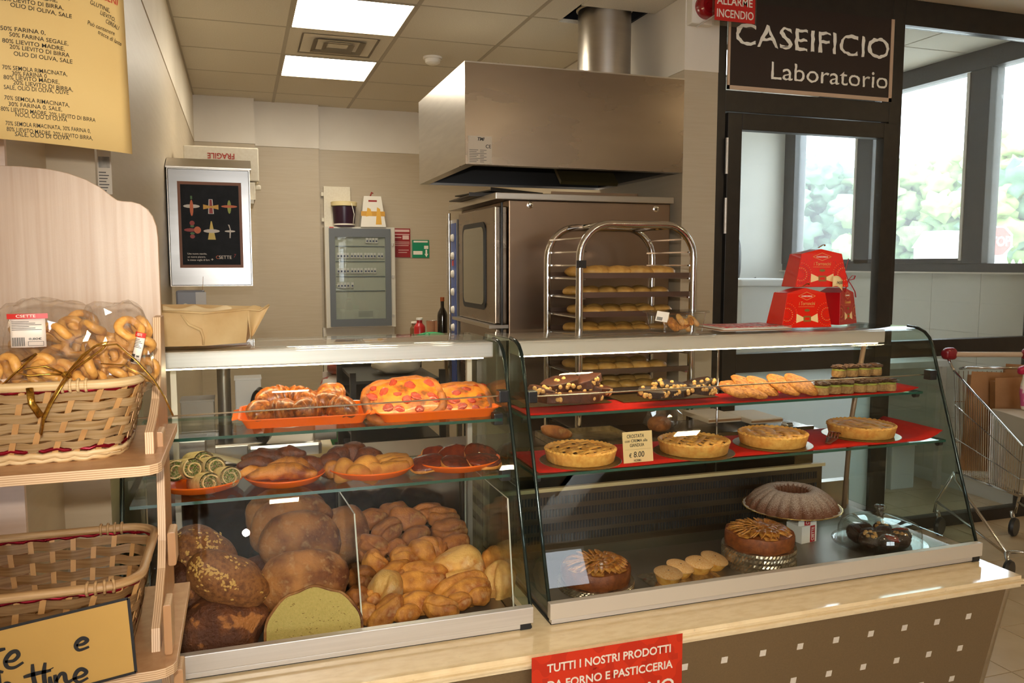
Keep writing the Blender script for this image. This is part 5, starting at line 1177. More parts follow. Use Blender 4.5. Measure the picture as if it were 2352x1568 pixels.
# ================================================================ bakery equipment behind the counter
# --- extraction hood and duct
t = thing('extraction_hood', 'large brushed steel extraction hood above the oven', 'hood', (0, 0, 0))
hx0, hx1, hy0, hy1, hz0, hz1 = .976, 2.086, 3.572, 4.56, 2.003, 2.45
obj('front_panel', bx(hx0, hx1, hy0, hy0+.006, hz0, hz1), steel_h, t); obj('left_panel', bx(hx0, hx0+.006, hy0+.006, hy1, hz0, hz1), steel, t)
obj('right_panel', bx(hx1-.006, hx1, hy0+.006, hy1, hz0, hz1), steel, t); obj('rear_panel', bx(hx0+.006, hx1-.006, hy1-.006, hy1, hz0, hz1), steel, t); obj('top_panel', bx(hx0, hx1, hy0, hy1, hz1, hz1+.006), steel, t)
g = nb(); box(g, hx0+.006, hx1-.006, hy0+.006, hy0+.05, hz0, hz0+.012); box(g, hx0+.006, hx0+.05, hy0+.05, hy1-.006, hz0, hz0+.012); obj('drip_gutter', g, steel, t)
obj('inner_ceiling', bx(hx0+.006, hx1-.006, hy0+.006, hy1-.006, hz0+.30, hz0+.31), mat('hood_shade_steel', (.05, .045, .04), .5, metal=.6), t)  # near-black colour stands for the shade up inside the hood
ln_ = nb(); sm_ = mat('hood_shade_steel', (0, 0, 0))
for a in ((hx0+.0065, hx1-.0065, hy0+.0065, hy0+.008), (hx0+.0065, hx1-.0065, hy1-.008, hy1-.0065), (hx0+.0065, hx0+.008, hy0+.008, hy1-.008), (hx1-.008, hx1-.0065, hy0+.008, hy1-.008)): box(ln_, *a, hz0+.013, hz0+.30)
obj('shade_liner', ln_, mat('hood_shade_black', (.018, .016, .014), .5), t)  # added black lining puts the hood's inner shade into colour
fl2 = obj('grease_filter', bx(-.16, .16, -.2, .2, -.01, .01), mat('filter_frame', (.20, .15, .06), .4, metal=.8), t, loc=(1.72, 4.02, hz0+.10), rot=(.75, 0, 0))
for k in range(11): obj('filter_baffle', bx(-.145+.0265*k, -.128+.0265*k, -.18, .18, -.016, -.010), mat('brass_filter', (.75, .58, .24), .35, metal=.7), fl2)
for k, x in enumerate((1.17, 1.19)): obj('top_bolt', cyl(nb(), (x, hy0+.12, hz1), (x, hy0+.12, hz1+.04), .004, n=8), chrome, t)
lb = obj('rating_plate', bx(0, .112, -.0012, 0, 0, .122), mat('label_grey', srgb(196, 182, 160), .5), t, loc=(hx0+.012, hy0, hz0+.004))
text('TMI', .020, ink, on_y(.042, .102, -.0016), lb, bold=.03, shear=.3); text('CE', .022, ink, on_y(.082, .070, -.0016), lb, bold=.01)
g = nb()
for k in range(8): box(g, .006, .04+.008*(k % 3), -.0015, -.0012, .006+.0075*k, .0085+.0075*k); box(g, .056, .075+.012*(k % 2), -.0015, -.0012, .006+.0075*k, .0085+.0075*k)
obj('small_print', g, mat('grey_ink', (.12, .11, .10), .6), lb)
t = thing('exhaust_duct', 'steel exhaust pipe rising from hood through ceiling opening', 'duct', (1.862, 4.02, hz1+.006))
obj('pipe', lathe(nb(), [(.14, 0), (.14, .42), (.15, .425), (.15, .44), (.14, .445), (.14, .80)], 40), steel, t, smooth=40); obj('collar', lathe(nb(), [(.14, 0), (.165, 0), (.165, .008), (.141, .012)], 40), steel, t, smooth=40)
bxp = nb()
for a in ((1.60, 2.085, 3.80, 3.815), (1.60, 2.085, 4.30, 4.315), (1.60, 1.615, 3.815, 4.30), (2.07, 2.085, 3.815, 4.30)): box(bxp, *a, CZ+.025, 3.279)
struct(obj('added_shade_box', bxp, mat('painted_shade_black', (.010, .012, .02), .8)))  # unseen black box added to keep the ceiling opening dark
# --- oven
t = thing('bakery_oven', 'big brown-steel bakery oven with glazed door under the hood', 'oven', (0, 0, 0))
ox0, ox1, oy0, oy1 = 1.20, 2.05, 3.625, 4.48
obj('body', bx(ox0, ox1, oy0, oy1, .74, 1.852, bev=.004), oven_steel, t); obj('top_slab', bx(1.128, 2.056, 3.60, 4.50, 1.853, 1.884, bev=.003), steel, t)
d = obj('door', bx(1.135, 1.196, 3.64, 4.30, 1.27, 1.825, bev=.006), steel_h, t)
b = prism(nb(), rrect(.42, .43, .045, 5, 3.995, 1.545), .006, 'x'); obj('window_gasket', b, dark_rubber, d, loc=(1.130, 0, 0))
b = prism(nb(), rrect(.37, .38, .035, 5, 3.995, 1.545), .004, 'x'); obj('window_glass', b, mat('oven_glass', (.10, .09, .05), .06, coat=.6), d, loc=(1.128, 0, 0))
obj('lower_door', bx(1.14, 1.196, 3.64, 4.30, .78, 1.25, bev=.006), steel_h, t); obj('door_sill', bx(1.10, 1.196, 3.62, 4.32, 1.252, 1.268), steel, t)
cp_ = obj('control_panel', bx(1.135, 1.196, 4.34, 4.48, .78, 1.80), steel, t); obj('blue_fascia', bx(1.131, 1.136, 4.36, 4.46, .80, 1.78), mat('blue_fascia', (.02, .06, .26), .35), cp_)
for k in range(7): obj('white_knob', lathe(nb(), [(.022, 0), (.018, .012), (0, .014)], 14), white_card, cp_, loc=(1.131, 4.41, 1.70-.10*k), rot=(0, -pi/2, 0), smooth=True)
obj('red_lamp', bx(1.127, 1.132, 4.395, 4.425, 1.545, 1.575), mat('red_plastic', (.45, .02, .02), .3), cp_)
obj('corner_trim', cyl(nb(), (1.128, 4.49, .78), (1.128, 4.49, 1.84), .012, n=10), chrome, t, smooth=40); obj('hinge_pin', cyl(nb(), (1.166, 3.63, 1.235), (1.166, 3.63, 1.84), .006, n=10), black_plastic, t, smooth=40)
for px, py in ((1218, 463), (1513, 473)):
    p = W(px, py, y=oy0); obj('bolt', lathe(nb(), [(.016, 0), (.016, .004), (.009, .006), (.009, .010), (0, .011)], 16), chrome, t, smooth=40, loc=p, rot=(pi/2, 0, 0))
st = nb()
for x in (1.22, 2.03):
    for y in (3.66, 4.44): box(st, x-.02, x+.02, y-.02, y+.02, 0, .74)
obj('stand_frame', st, black_alu, t)
for k in range(6): obj('stand_runner', bx(1.20, 1.23, 3.66, 4.44, .14+.09*k, .15+.09*k), steel_h, t)
obj('stand_shade_sheet', bx(1.96, 1.97, 3.68, 4.42, .05, .74), mat('dark_void', (.02, .018, .016), .8), t)  # dark sheet stands in for the shade inside the stand
for i, (px, r) in enumerate(((1075, 0), (1100, .2))):
    p = W(px, 438, y=3.95)
    t = thing('baking_tray', ('upper' if i else 'lower')+' folded dark tray lying on top of the oven', 'tray', (1.22+.06*i, 4.05, 1.885+.018*i), (0, .05*i, r), 'trays on the oven'); obj('tray_pan', bx(-.15, .15, -.2, .2, 0, .006), black_alu, t); obj('tray_rim', bx(-.15, .15, -.2, -.195, .006, .018), black_alu, t)
t = thing('long_baking_tray', 'dull long tray resting on the oven roof under the hood', 'tray', (1.72, 4.0, 1.885)); obj('tray_pan', bx(-.24, .24, -.2, .2, 0, .006), oven_steel, t); obj('tray_rim', bx(-.24, .24, -.2, -.195, .006, .03), oven_steel, t)
# --- rack trolley
t = thing('rack_trolley', 'steel bakery rack trolley with bent tube frame before the oven', 'rack trolley', (0, 0, 0))
rx0, rx1, ry0, ry1, rt = 1.292, 1.81, 3.0, 3.36, 1.715
def arch(y):
    pts = [(rx0, y, .12), (rx0, y, 1.2), (rx0, y, 1.58)]
    for k in range(1, 9): a = pi/2*k/8; pts.append((rx0+.135*(1-cos(a)), y, 1.58+.135*sin(a)))
    for k in range(9): a = pi/2*k/8; pts.append((rx1-.135+.135*sin(a), y, 1.58+.135*cos(a)))
    pts += [(rx1, y, 1.2), (rx1, y, .12)]; return pts
for y in (ry0, ry1): obj('arched_frame', tube(nb(), arch(y), .0155, 10), chrome, t, smooth=True)
for x in (rx0+.10, rx1-.10): obj('top_bar', tube(nb(), [(x, ry0, rt-.005), (x, ry1, rt-.005)], .012, 8), chrome, t, smooth=True)
lv = [W(1465, q, y=ry0).z for q in (628, 673, 718, 763)]
lv += [lv[-1]-(lv[0]-lv[3])/3*k for k in range(1, 9)]
lv += [lv[0]+.055*k for k in range(1, 4)]
for z in lv:
    for x in (rx0+.018, rx1-.018): obj('tray_runner', bx(x-.010, x+.010, ry0, ry1, z-.018, z-.012), chrome, t)
for x in (rx0, rx1):
    for y in (ry0, ry1):
        c_ = obj('caster', bx(x-.02, x+.02, y-.02, y+.02, .075, .12), chrome, t); obj('wheel', lathe(nb(), [(0, -.014), (.04, -.014), (.046, 0), (.04, .014), (0, .014)], 20), black_plastic, c_, loc=(x, y, .046), rot=(pi/2, 0, 0), smooth=40)
obj('latch', bx(rx0-.02, rx0+.02, ry0-.02, ry0-.012, lv[0]+.03, lv[0]+.06), black_alu, t)
tray_m = mat('dark_tray_steel', (.16, .10, .07), .4, metal=.8)
WORD = ('top', 'second', 'third', 'fourth', 'fifth', 'sixth', 'seventh', 'eighth', 'ninth', 'tenth', 'eleventh', 'lowest')
for k, z in enumerate(lv[:12]):
    t = thing('bread_tray', 'dark steel tray on the %s level of the rack trolley' % WORD[k], 'tray', (0, 0, z), group='trays in the rack trolley')
    obj('pan', bx(rx0+.012, rx1-.012, ry0+.01, ry1-.01, -.011, -.008), tray_m, t)
    obj('rim', bx(rx0+.012, rx1-.012, ry0-.002, ry0+.010, -.0115, .010), tray_m, t); obj('rim', bx(rx0+.012, rx1-.012, ry1-.010, ry1-.002, -.0115, .010), tray_m, t)
    if k > 6: continue
    n = 4 if k == 0 else 5; rq = random.Random(k)
    for row in range(2):
        for i in range(n):
            x = rx0+.06+(rx1-rx0-.12)*(i+.5)/n-.02*(k % 2); y = ry0+.085+.17*row
            w_, h_ = ((.068, .030) if k == 0 else (.046, .024))
            o = obj('dough_loaf', blob(w_, .05, h_, k*20+i+row*7, .10, 1.5, 3, flat=.6), dough, smooth=True, loc=(x, y, z-.008+h_*.62), rot=(0, 0, rq.uniform(-.3, .3)))
            tag(o, ('pale long loaf' if k == 0 else 'round pale roll')+' on the %s trolley tray, %s row, %s from left' % (WORD[k], ('front', 'back')[row], WORD[i].replace('top', 'first')), 'bread', 'loaves on the rack trolley')
# --- electric cabinet and what stands on it
t = thing('electric_cabinet', 'grey electrical panel with glazed door on the back wall', 'electrical panel', (0, 0, 0))
ex0, ex1, ez0, ez1, ey = .664, 1.245, 1.025, 1.865, 6.80
cab_w = mat('panel_light_grey', srgb(206, 200, 184), .45)
obj('cabinet_body', bx(ex0, ex1, ey+.02, 6.969, ez0, ez1, bev=.006), cab_w, t)
dk = mat('panel_dark_grey', srgb(98, 102, 104), .45); f = nb(); dx0, dx1, dz0, dz1 = ex0+.035, ex1-.04, ez0+.015, ez1-.015
box(f, dx0, dx0+.045, ey, ey+.02, dz0, dz1); box(f, dx1-.045, dx1, ey, ey+.02, dz0, dz1); box(f, dx0+.045, dx1-.045, ey, ey+.02, dz0, dz0+.06); box(f, dx0+.045, dx1-.045, ey, ey+.02, dz1-.07, dz1)
dr2 = obj('door_frame', f, dk, t); obj('door_glass', bx(dx0+.045, dx1-.045, ey+.006, ey+.010, dz0+.06, dz1-.07), glass('panel_glass', (.92, .95, .94), .04), dr2)
for z in (1.12, 1.45, 1.72): obj('hinge', cyl(nb(), (ex1-.02, ey+.015, z-.012), (ex1-.02, ey+.015, z+.012), .008, n=10), alu, t)
obj('inner_plate', bx(dx0+.04, dx1-.04, ey+.0195, ey+.022, dz0+.05, dz1-.06), mat('inner_grey', srgb(176, 172, 158), .5), t)
for k, (z, n) in enumerate(((1.63, 16), (1.505, 12), (1.385, 5), (1.755, 4))):
    obj('module_rail', bx(dx0+.05, dx1-.05, ey+.014, ey+.0195, z-.055, z-.048), dk, t)
    for i in range(n):
        x = dx0+.06+.0255*i+(.010*(i//4)) + (.24 if k == 3 else 0)
        if x > dx1-.07: break
        m_ = obj('breaker', bx(x, x+.022, ey+.008, ey+.0195, z-.025, z+.02), mat('breaker_grey', srgb(190, 186, 176), .5), t); obj('switch_toggle', bx(x+.005, x+.017, ey+.002, ey+.008, z-.014, z), mat('breaker_blue_black', (.03, .04, .08), .4), m_)
obj('red_tab', bx(ex0+.04, ex0+.075, ey+.018, ey+.0205, ez1-.012, ez1-.004), ink_red, t); obj('label_outline', bx(.93, 1.05, ey+.018, ey+.0195, 1.115, 1.165), mat('inner_grey2', srgb(150, 148, 138), .5), t)
obj('cable_duct', bx(ex0-.02, ex1, 6.90, 6.969, .25, ez0), cab_w, t)
p = W(767, 466, y=6.88)
t = thing('foam_board', 'tall white board standing on electric cabinet behind the bucket', 'board', (0, 0, ez1)); q0, q1 = W(736, 500, y=6.93), W(798, 500, y=6.93); obj('sheet', bx(q0.x, q1.x, 6.93, 6.96, 0, .335, bev=.004), foam, t)
for z in (.06, .27): obj('clip', bx(q0.x-.02, q0.x, 6.935, 6.955, z-.015, z+.015), foam, t)
p = W(783, 510, y=6.86)
t = thing('plastic_bucket', 'dark purple food bucket with cream lid on electric cabinet', 'bucket', (p.x, 6.87, ez1)); Rb = .098
obj('bucket_wall', lathe(nb(), [(0, 0), (Rb*.86, 0), (Rb*.88, .01), (Rb, .165), (0, .165)], 32), mat('purple_bucket', (.030, .008, .022), .3), t, smooth=40)
obj('lid', lathe(nb(), [(0, .175), (Rb*1.0, .175), (Rb*1.08, .17), (Rb*1.10, .20), (Rb*1.04, .205), (Rb*1.0, .195), (0, .195)], 32), mat('cream_lid', srgb(232, 214, 160), .4), t, smooth=40)
obj('label_band', lathe(nb(), [(Rb*.885, .012), (Rb*.89, .035)], 32, lambda a, r, z: (r*1.004, z)), white_card, t, smooth=True); obj('wire_handle', tube(nb(), [(.05, -Rb*.95, .19), (.07, -Rb*1.02, .10), (.06, -Rb*1.02, .02)], .003, 6), white_card, t, smooth=True)
p = W(848, 513, y=6.86)
t = thing('cake_carton', 'tapered white carton with yellow cake picture on electric cabinet', 'box', (p.x, 6.87, ez1))
b = nb(); s0 = [(-.105, -.07), (.105, -.07), (.105, .07), (-.105, .07)]; A = [b.verts.new((x, y, 0)) for x, y in s0]; B = [b.verts.new((x*.68, y*.6, .255)) for x, y in s0]
for k in range(4): b.faces.new((A[k], A[(k+1) % 4], B[(k+1) % 4], B[k]))
b.faces.new(B); b.faces.new(A[::-1]); obj('carton_body', b, white_card, t)
U = Vector((0, .028, .255)).normalized(); F_ = lambda x, v: frame_mx(Vector((x, -.0708, 0))+U*v, (1, 0, 0), U)
yl = mat('yellow_cake_print', srgb(222, 168, 56), .5); g = nb()
for pts in ([(-.1, .09), (.1, .09), (.098, .13), (-.098, .13)],): g.faces.new([g.verts.new(F_(0, 0) @ Vector((x, v, .0003))) for x, v in pts])
obj('gold_band', g, mat('gold_band', srgb(206, 150, 50), .5), t)
for pts in ([(-.06, .085), (-.005, .095), (-.02, .15), (-.045, .16)], [(.02, .02), (.07, .02), (.06, .15), (.035, .165)]): g = nb(); g.faces.new([g.verts.new(F_(0, 0) @ Vector((x, v, .0008))) for x, v in pts]); obj('cake_picture', g, yl, t)
text('BAULI', .026, mat('brand_red', srgb(150, 24, 16), .5), F_(-.035, .205), t, bold=.02, width=.07) if False else obj('red_print', bx(-.035, .035, -.0012, 0, 0, .014), mat('brand_red', srgb(150, 24, 16), .5), t, loc=(0, -.0475, .208))
obj('red_ribbon', tube(nb(), [(-.012, 0, .255), (0, 0, .29), (.012, 0, .28)], .006, 6), mat('ribbon_red', srgb(150, 24, 16), .5), t, smooth=True)
def wall_sign(nm, lab, px0, py0, px1, py1, col, y=6.96):
    a, b_ = W(px0, py0, y=y), W(px1, py1, y=y)
    t = thing(nm, lab, 'sign', (a.x, y, b_.z)); w_, h_ = b_.x-a.x, a.z-b_.z; obj('plate', bx(0, w_, 0, .004, 0, h_), mat('plate_'+nm, col, .4), t); return t, w_, h_
t, w_, h_ = wall_sign('fire_notice', 'red fire instruction sign beside electric cabinet', 896, 518, 937, 586, srgb(150, 26, 26))
for a in ((.1, .95, .88, .96), (.1, .95, .78, .81), (.55, .92, .62, .76), (.1, .48, .67, .70), (.1, .95, .52, .54), (.1, .95, .46, .48), (.1, .9, .40, .42), (.3, .9, .24, .26), (.3, .8, .16, .18)): g = bx(a[0]*w_, a[1]*w_, -.0006, 0, a[2]*h_, a[3]*h_); obj('printed_block', g, mat('pale_red_print', srgb(226, 190, 180), .5), t)
t, w_, h_ = wall_sign('escape_sign', 'green emergency sign with white arrow on the back wall', 941, 545, 981, 587, srgb(10, 132, 92))
for a in ((.08, .92, .86, .95), (.7, .95, .50, .68), (.06, .6, .18, .38)): obj('printed_block', bx(a[0]*w_, a[1]*w_, -.0006, 0, a[2]*h_, a[3]*h_), white_ink, t)
g = nb(); g.faces.new([g.verts.new((x*w_, -.0006, z*h_)) for x, z in ((.78, .46), (.88, .46), (.88, .22), (.94, .22), (.83, .04), (.72, .22), (.78, .22))]); obj('arrow', g, white_ink, t)
# --- stainless wall cabinet with poster
t = thing('steel_wall_cabinet', 'stainless steel wall cabinet with dark poster on left wall', 'cabinet', (0, 0, 0)); cy = 4.0
a, b_ = W(377, 382, y=cy), W(571, 654, y=cy); sx0, sx1, sz0, sz1 = max(a.x, XL+.002), b_.x, b_.z, a.z
obj('body', bx(sx0, sx1, cy+.018, cy+.17, sz0, sz1), steel, t); obj('door', bx(sx0+.004, sx1-.004, cy, cy+.016, sz0+.003, sz1-.003, bev=.003), mat('poster_cabinet_steel', (.27, .265, .26), .30, metal=1, c2=(.24, .235, .23), scale=2, stretch=(1, 1, 8)), t)
b = prism(nb(), [(cy-.01, 0), (cy-.01, .006), (cy+.10, .055), (cy+.17, .055), (cy+.17, 0)], sx1-sx0+.01, 'x'); obj('sloping_lid', b, steel, t, loc=(sx0-.003, 0, sz1))
obj('wall_bracket', bx(XL, sx0+.01, cy+.05, cy+.15, sz0+.05, sz1-.05), dark_rubber, t)
p0, p1 = W(401, 413, y=cy-.002), W(550, 612, y=cy-.002)
t = thing('food_poster', 'dark poster of six food aeroplanes framed in brown, on steel cabinet', 'poster', (p0.x, cy-.0012, p1.z)); w_, h_ = p1.x-p0.x, p0.z-p1.z
obj('paper', bx(0, w_, 0, .001, 0, h_), mat('poster_brown', srgb(128, 74, 36), .5), t); obj('dark_field', bx(.045*w_, .955*w_, -.0005, .0002, .035*h_, .965*h_), mat('poster_black', srgb(24, 25, 28), .6, spec=.2, c2=srgb(32, 33, 36), scale=20), t)
PM = dict(o=srgb(206, 100, 40), w=srgb(214, 204, 190), r=srgb(150, 36, 20), y=srgb(208, 156, 40), g=srgb(150, 160, 50), p=srgb(220, 190, 90), d=srgb(70, 110, 50))
PM = {k: mat('poster_ink_'+k, c, .5) for k, c in PM.items()}
def shp(c, pts, ox, oz, lay=1): g = nb(); g.faces.new([g.verts.new(((ox+x*.1)*w_, -.0006-.0003*lay, (oz+z*.1)*h_)) for x, z in pts]); return obj('printed_shape', g, PM[c], t)
def ell(rx, rz, cx=0, cz=0): return [(cx+rx*cos(2*pi*k/12), cz+rz*sin(2*pi*k/12)) for k in range(12)]
c1, c2, c3, r1, r2 = .21, .51, .80, .715, .43
shp('w', ell(1.3, .22), c1, r1); shp('o', ell(.28, .95, 0, -.2), c1, r1, 2); shp('d', [(-.15, .8), (.15, .8), (.15, 1.2), (-.15, 1.2)], c1, r1, 1)
shp('w', [(-.45, -.85), (.45, -.85), (.3, .85), (-.3, .85)], c2, r1); shp('r', [(-.3, -.8), (.3, -.8), (.18, .8), (-.18, .8)], c2, r1, 2); shp('y', [(-1.2, .28), (0, .1), (1.2, .28), (1.2, -.28), (0, -.1), (-1.2, -.28)], c2, r1-.005, 3)
shp('g', ell(.3, .8), c3, r1); shp('o', ell(1.3, .16), c3, r1+.005, 2)
shp('r', ell(.4, .28, 0, .7), c1, r2+.02, 2); shp('d', ell(.3, .15, 0, .35), c1, r2+.02, 1); shp('r', ell(1.0, .2, -.3, .1), c1, r2); shp('o', ell(.55, .42, .8, .1), c1, r2, 3); shp('d', ell(.35, .15, 0, -.3), c1, r2, 2); shp('r', ell(.38, .24, 0, -.65), c1, r2, 2)
shp('p', [(-.62, -1.0), (.62, -1.0), (.08, 1.15), (-.08, 1.15)], c2, r2); shp('w', ell(1.3, .22, 0, .0), c2, r2, 2)
shp('w', ell(.85, .12), c3, r2); shp('w', [(-.1, -.8), (.05, -.8), (.16, .1), (-.05, .75), (-.3, .8), (-.05, .3)], c3, r2, 2)
def pt(s_, x, z, h__, wd_, m=white_ink, sh=0): text(s_, h__*h_, m, on_y(x*w_, z*h_, -.0009), t, width=wd_*w_, shear=sh, ext=.0001)
pt('Una nuova nascita,', .12, .155, .03, .30); pt('un nuovo piacere,', .12, .118, .03, .28); pt('la stessa voglia di fare', .12, .082, .03, .34); pt('+', .48, .08, .05, .04)
pt('C', .56, .105, .055, .05, PM['o']); pt('SETTE', .61, .105, .055, .20); pt('7', .84, .12, .06, .04, PM['r'], .3)
# foam boxes behind it
q0, q1 = W(416, 330, y=4.5), W(586, 335, y=4.5)
t = thing('wall_shelf', 'small shelf hidden behind the steel cabinet', 'shelf', (0, 0, 0)); zs = W(580, 402, y=4.5).z; obj('board', bx(XL+.001, q1.x-.03, 4.45, 4.85, zs-.14, zs-.12), white_card, t); obj('bracket', bx(XL+.001, XL+.03, 4.6, 4.64, zs-.3, zs-.14), steel, t)
t = thing('foam_box', 'white foam box with upside-down red lettering above steel cabinet', 'box', (q0.x, 4.5, zs-.02)); hb = q0.z-zs+.02
obj('box_body', bx(0, q1.x-q0.x, 0, .30, 0, hb, bev=.006), foam, t)
text('FRAGILE', .040, mat('fragile_red', srgb(176, 54, 34), .6), frame_mx(((q1.x-q0.x)*.68, -.0008, hb-.035), (-1, 0, 0), (0, 0, -1)), t, bold=.02, width=(q1.x-q0.x)*.36)
t = thing('flat_foam_box', 'thin white foam box under the lettered foam box', 'box', (q1.x-.16, 4.5, zs-.118)); obj('lid_body', bx(0, .14, .0, .3, 0, .092, bev=.006), foam, t); obj('lid_tab', bx(.14, .17, .08, .12, .06, .085, bev=.006), foam, t)

# --- things on and behind the rear shelf, seen through the glass
t = thing('shop_scale', 'weighing scale with grey head on a dark pole behind bread case', 'scale', (W(505, 900, y=2.86).x, 2.86, .892))
obj('base', bx(-.16, .12, -.10, .10, 0, .075, bev=.01), steel, t); obj('pole', cyl(nb(), (0, .02, .075), (0, .02, .40), .022, n=18), mat('pole_steel', (.30, .26, .20), .35, metal=.9), t, smooth=40); obj('pole_boot', cyl(nb(), (0, .02, .07), (0, .02, .12), .026, n=18), black_plastic, t, smooth=40)
g = W(420, 685, y=2.86).x-t.location.x
hd = obj('display_head', bx(g-.03, g+.055, -.03, .05, .45, .575, bev=.006), mat('scale_grey', srgb(108, 110, 118), .45), t); obj('side_plate', bx(g+.030, g+.062, -.036, -.03, .45, .570), mat('scale_light', srgb(160, 156, 150), .45), hd); obj('knob', lathe(nb(), [(.009, 0), (.008, .010), (0, .011)], 12), white_card, hd, loc=(g-.002, -.03, .525), rot=(pi/2, 0, 0), smooth=True)
obj('arm', bx(g, .03, -.0, .035, .40, .47, bev=.005), black_plastic, t); obj('paper_tab', sheet(nb(), lambda u, v: Vector((g+.05+.004*v, -.02+.02*u, .57+.05*v)), 2, 4, .0006), kraft, hd)
def onshelf(nm, lab, cat, px, y, w_, d_, h_, m, z=.892, rz=0, bev=.004, lidm=None):
    x = W(px, 900, y=y).x; t = thing(nm, lab, cat, (x, y, z), (0, 0, rz)); o = obj('body', bx(-w_/2, w_/2, -d_/2, d_/2, 0, h_, bev=bev), m, t)
    obj('lid_flap', bx(-w_/2-.002, w_/2+.002, -d_/2-.002, d_/2+.002, h_, h_+.006), lidm or m, t); return t
onshelf('grey_carton', 'grey cardboard box left of the scale pole', 'box', 445, 2.80, .10, .10, .22, mat('grey_card', srgb(150, 142, 134), .6)); onshelf('white_carton', 'white carton right of the scale pole behind bread case', 'box', 560, 2.90, .085, .08, .27, mat('off_white_card', srgb(200, 196, 194), .5))
onshelf('steel_container', 'low steel container beside the wooden stand, behind upper shelf', 'container', 415, 2.72, .12, .09, .11, steel)
t = thing('slicing_machine', 'rounded steel slicer with black guard behind the croissants', 'slicer', (W(625, 900, y=2.80).x, 2.80, .892))
obj('base', bx(-.10, .14, -.07, .09, 0, .07, bev=.012), steel, t); obj('motor_cover', blob(.085, .06, .06, 3, .03, 1, 3, pw=2.8), steel, t, smooth=True, loc=(.03, 0, .17)); obj('blade_guard', lathe(nb(), [(.085, -.012), (.095, 0), (.085, .012), (.07, .012), (.07, -.012)], 36), black_plastic, t, smooth=40, loc=(-.05, -.02, .16), rot=(0, pi/2, .3)); obj('carriage', bx(.12, .19, -.05, .05, .07, .20), steel, t)
t = thing('cutting_board', 'thick cream cutting board behind the filled pastries', 'cutting board', (W(665, 1025, y=2.74).x, 2.76, .893), (.10, 0, 0)); obj('board', bx(-.125, .135, -.09, .13, 0, .03, bev=.004), mat('cream_polyethylene', srgb(236, 216, 160), .5, c2=srgb(222, 196, 134), scale=9), t); obj('board_grip', bx(-.13, -.10, -.10, -.08, .0, .07, bev=.004), mat('cream_polyethylene', (0, 0, 0)), t)
t = thing('paper_roll', 'white crumpled wrapping paper behind the wraps', 'paper', (W(420, 1030, y=2.72).x, 2.74, .895)); obj('sheet', blob(.085, .07, .035, 5, .25, 2, 3, amp2=.1), mat('cream_paper', srgb(232, 216, 170), .7), t, smooth=True, loc=(0, 0, .034)); obj('loose_end', sheet(nb(), lambda u, v: Vector((.08+.09*u, -.05+.09*v, .045-.03*u+.01*sin(v*5))), 8, 6, .0006), mat('cream_paper', (0, 0, 0)), t, smooth=True)
t = thing('oily_baking_tray', 'old golden baking tray behind the left-hand tart', 'tray', (W(1355, 1000, y=2.76).x, 2.76, .893)); obj('pan', bx(-.17, .15, -.10, .12, 0, .004), mat('oily_steel', (.34, .26, .13), .3, metal=.8, c2=(.16, .11, .05), scale=30), t)
f = nb(); box(f, -.17, .15, -.10, -.095, .004, .022); box(f, -.17, .15, .115, .12, .004, .022); box(f, -.17, -.165, -.095, .115, .004, .022); box(f, .145, .15, -.095, .115, .004, .022); obj('rim', f, mat('oily_steel', (0, 0, 0)), t)
tag(obj('baguette_piece', turned(blob(.062, .026, .024, 6, .12, 1.6, 3, pw=2.4), 0, .25, .0), crust_dk, smooth=True, loc=(W(1285, 985, y=2.72).x, 2.74, .935)), 'short browned baguette on the old baking tray', 'bread')
t = thing('bread_bag', 'clear plastic bag of bread with red print behind pastry case', 'bag', (W(1530, 985, y=2.78).x, 2.79, .893)); obj('bread', blob(.05, .04, .032, 9, .1, 1.6, 3), crust_dk, t, smooth=True, loc=(-.01, 0, .034)); obj('film', blob(.075, .052, .055, 8, .3, 2.2, 3, amp2=.18), bag_film, t, smooth=False, loc=(.01, 0, .055)); obj('twisted_neck', tube(nb(), [(.05, 0, .09), (.085, 0, .115), (.11, 0, .10)], [.02, .008, .02], 8), bag_film, t)
for i, (px, lab) in enumerate(((1640, 'left'), (1735, 'right'))):
    t = thing('white_chopping_board', 'pale chopping board on rear shelf, %s of the pair' % lab, 'cutting board', (W(px, 950, y=2.85).x, 2.84, .893+.032*(1-i*.5))); obj('board', bx(-.075, .075, -.10, .10, 0, .02, bev=.004), mat('beige_polyethylene', srgb(224, 206, 180), .5), t); obj('board_stripe', bx(-.075, .075, -.1015, -.1, .006, .014), kraft, t)
t = thing('steel_bell', 'small steel clip on the rear shelf behind third tart', 'clip', (W(1830, 985, y=2.72).x, 2.74, .892)); obj('clip_body', prism(nb(), [(-.02, 0), (.02, 0), (.012, .014), (-.012, .014)], .03, 'y'), chrome, t); obj('clip_tab', bx(-.012, .012, -.012, 0, .004, .006), chrome, t)
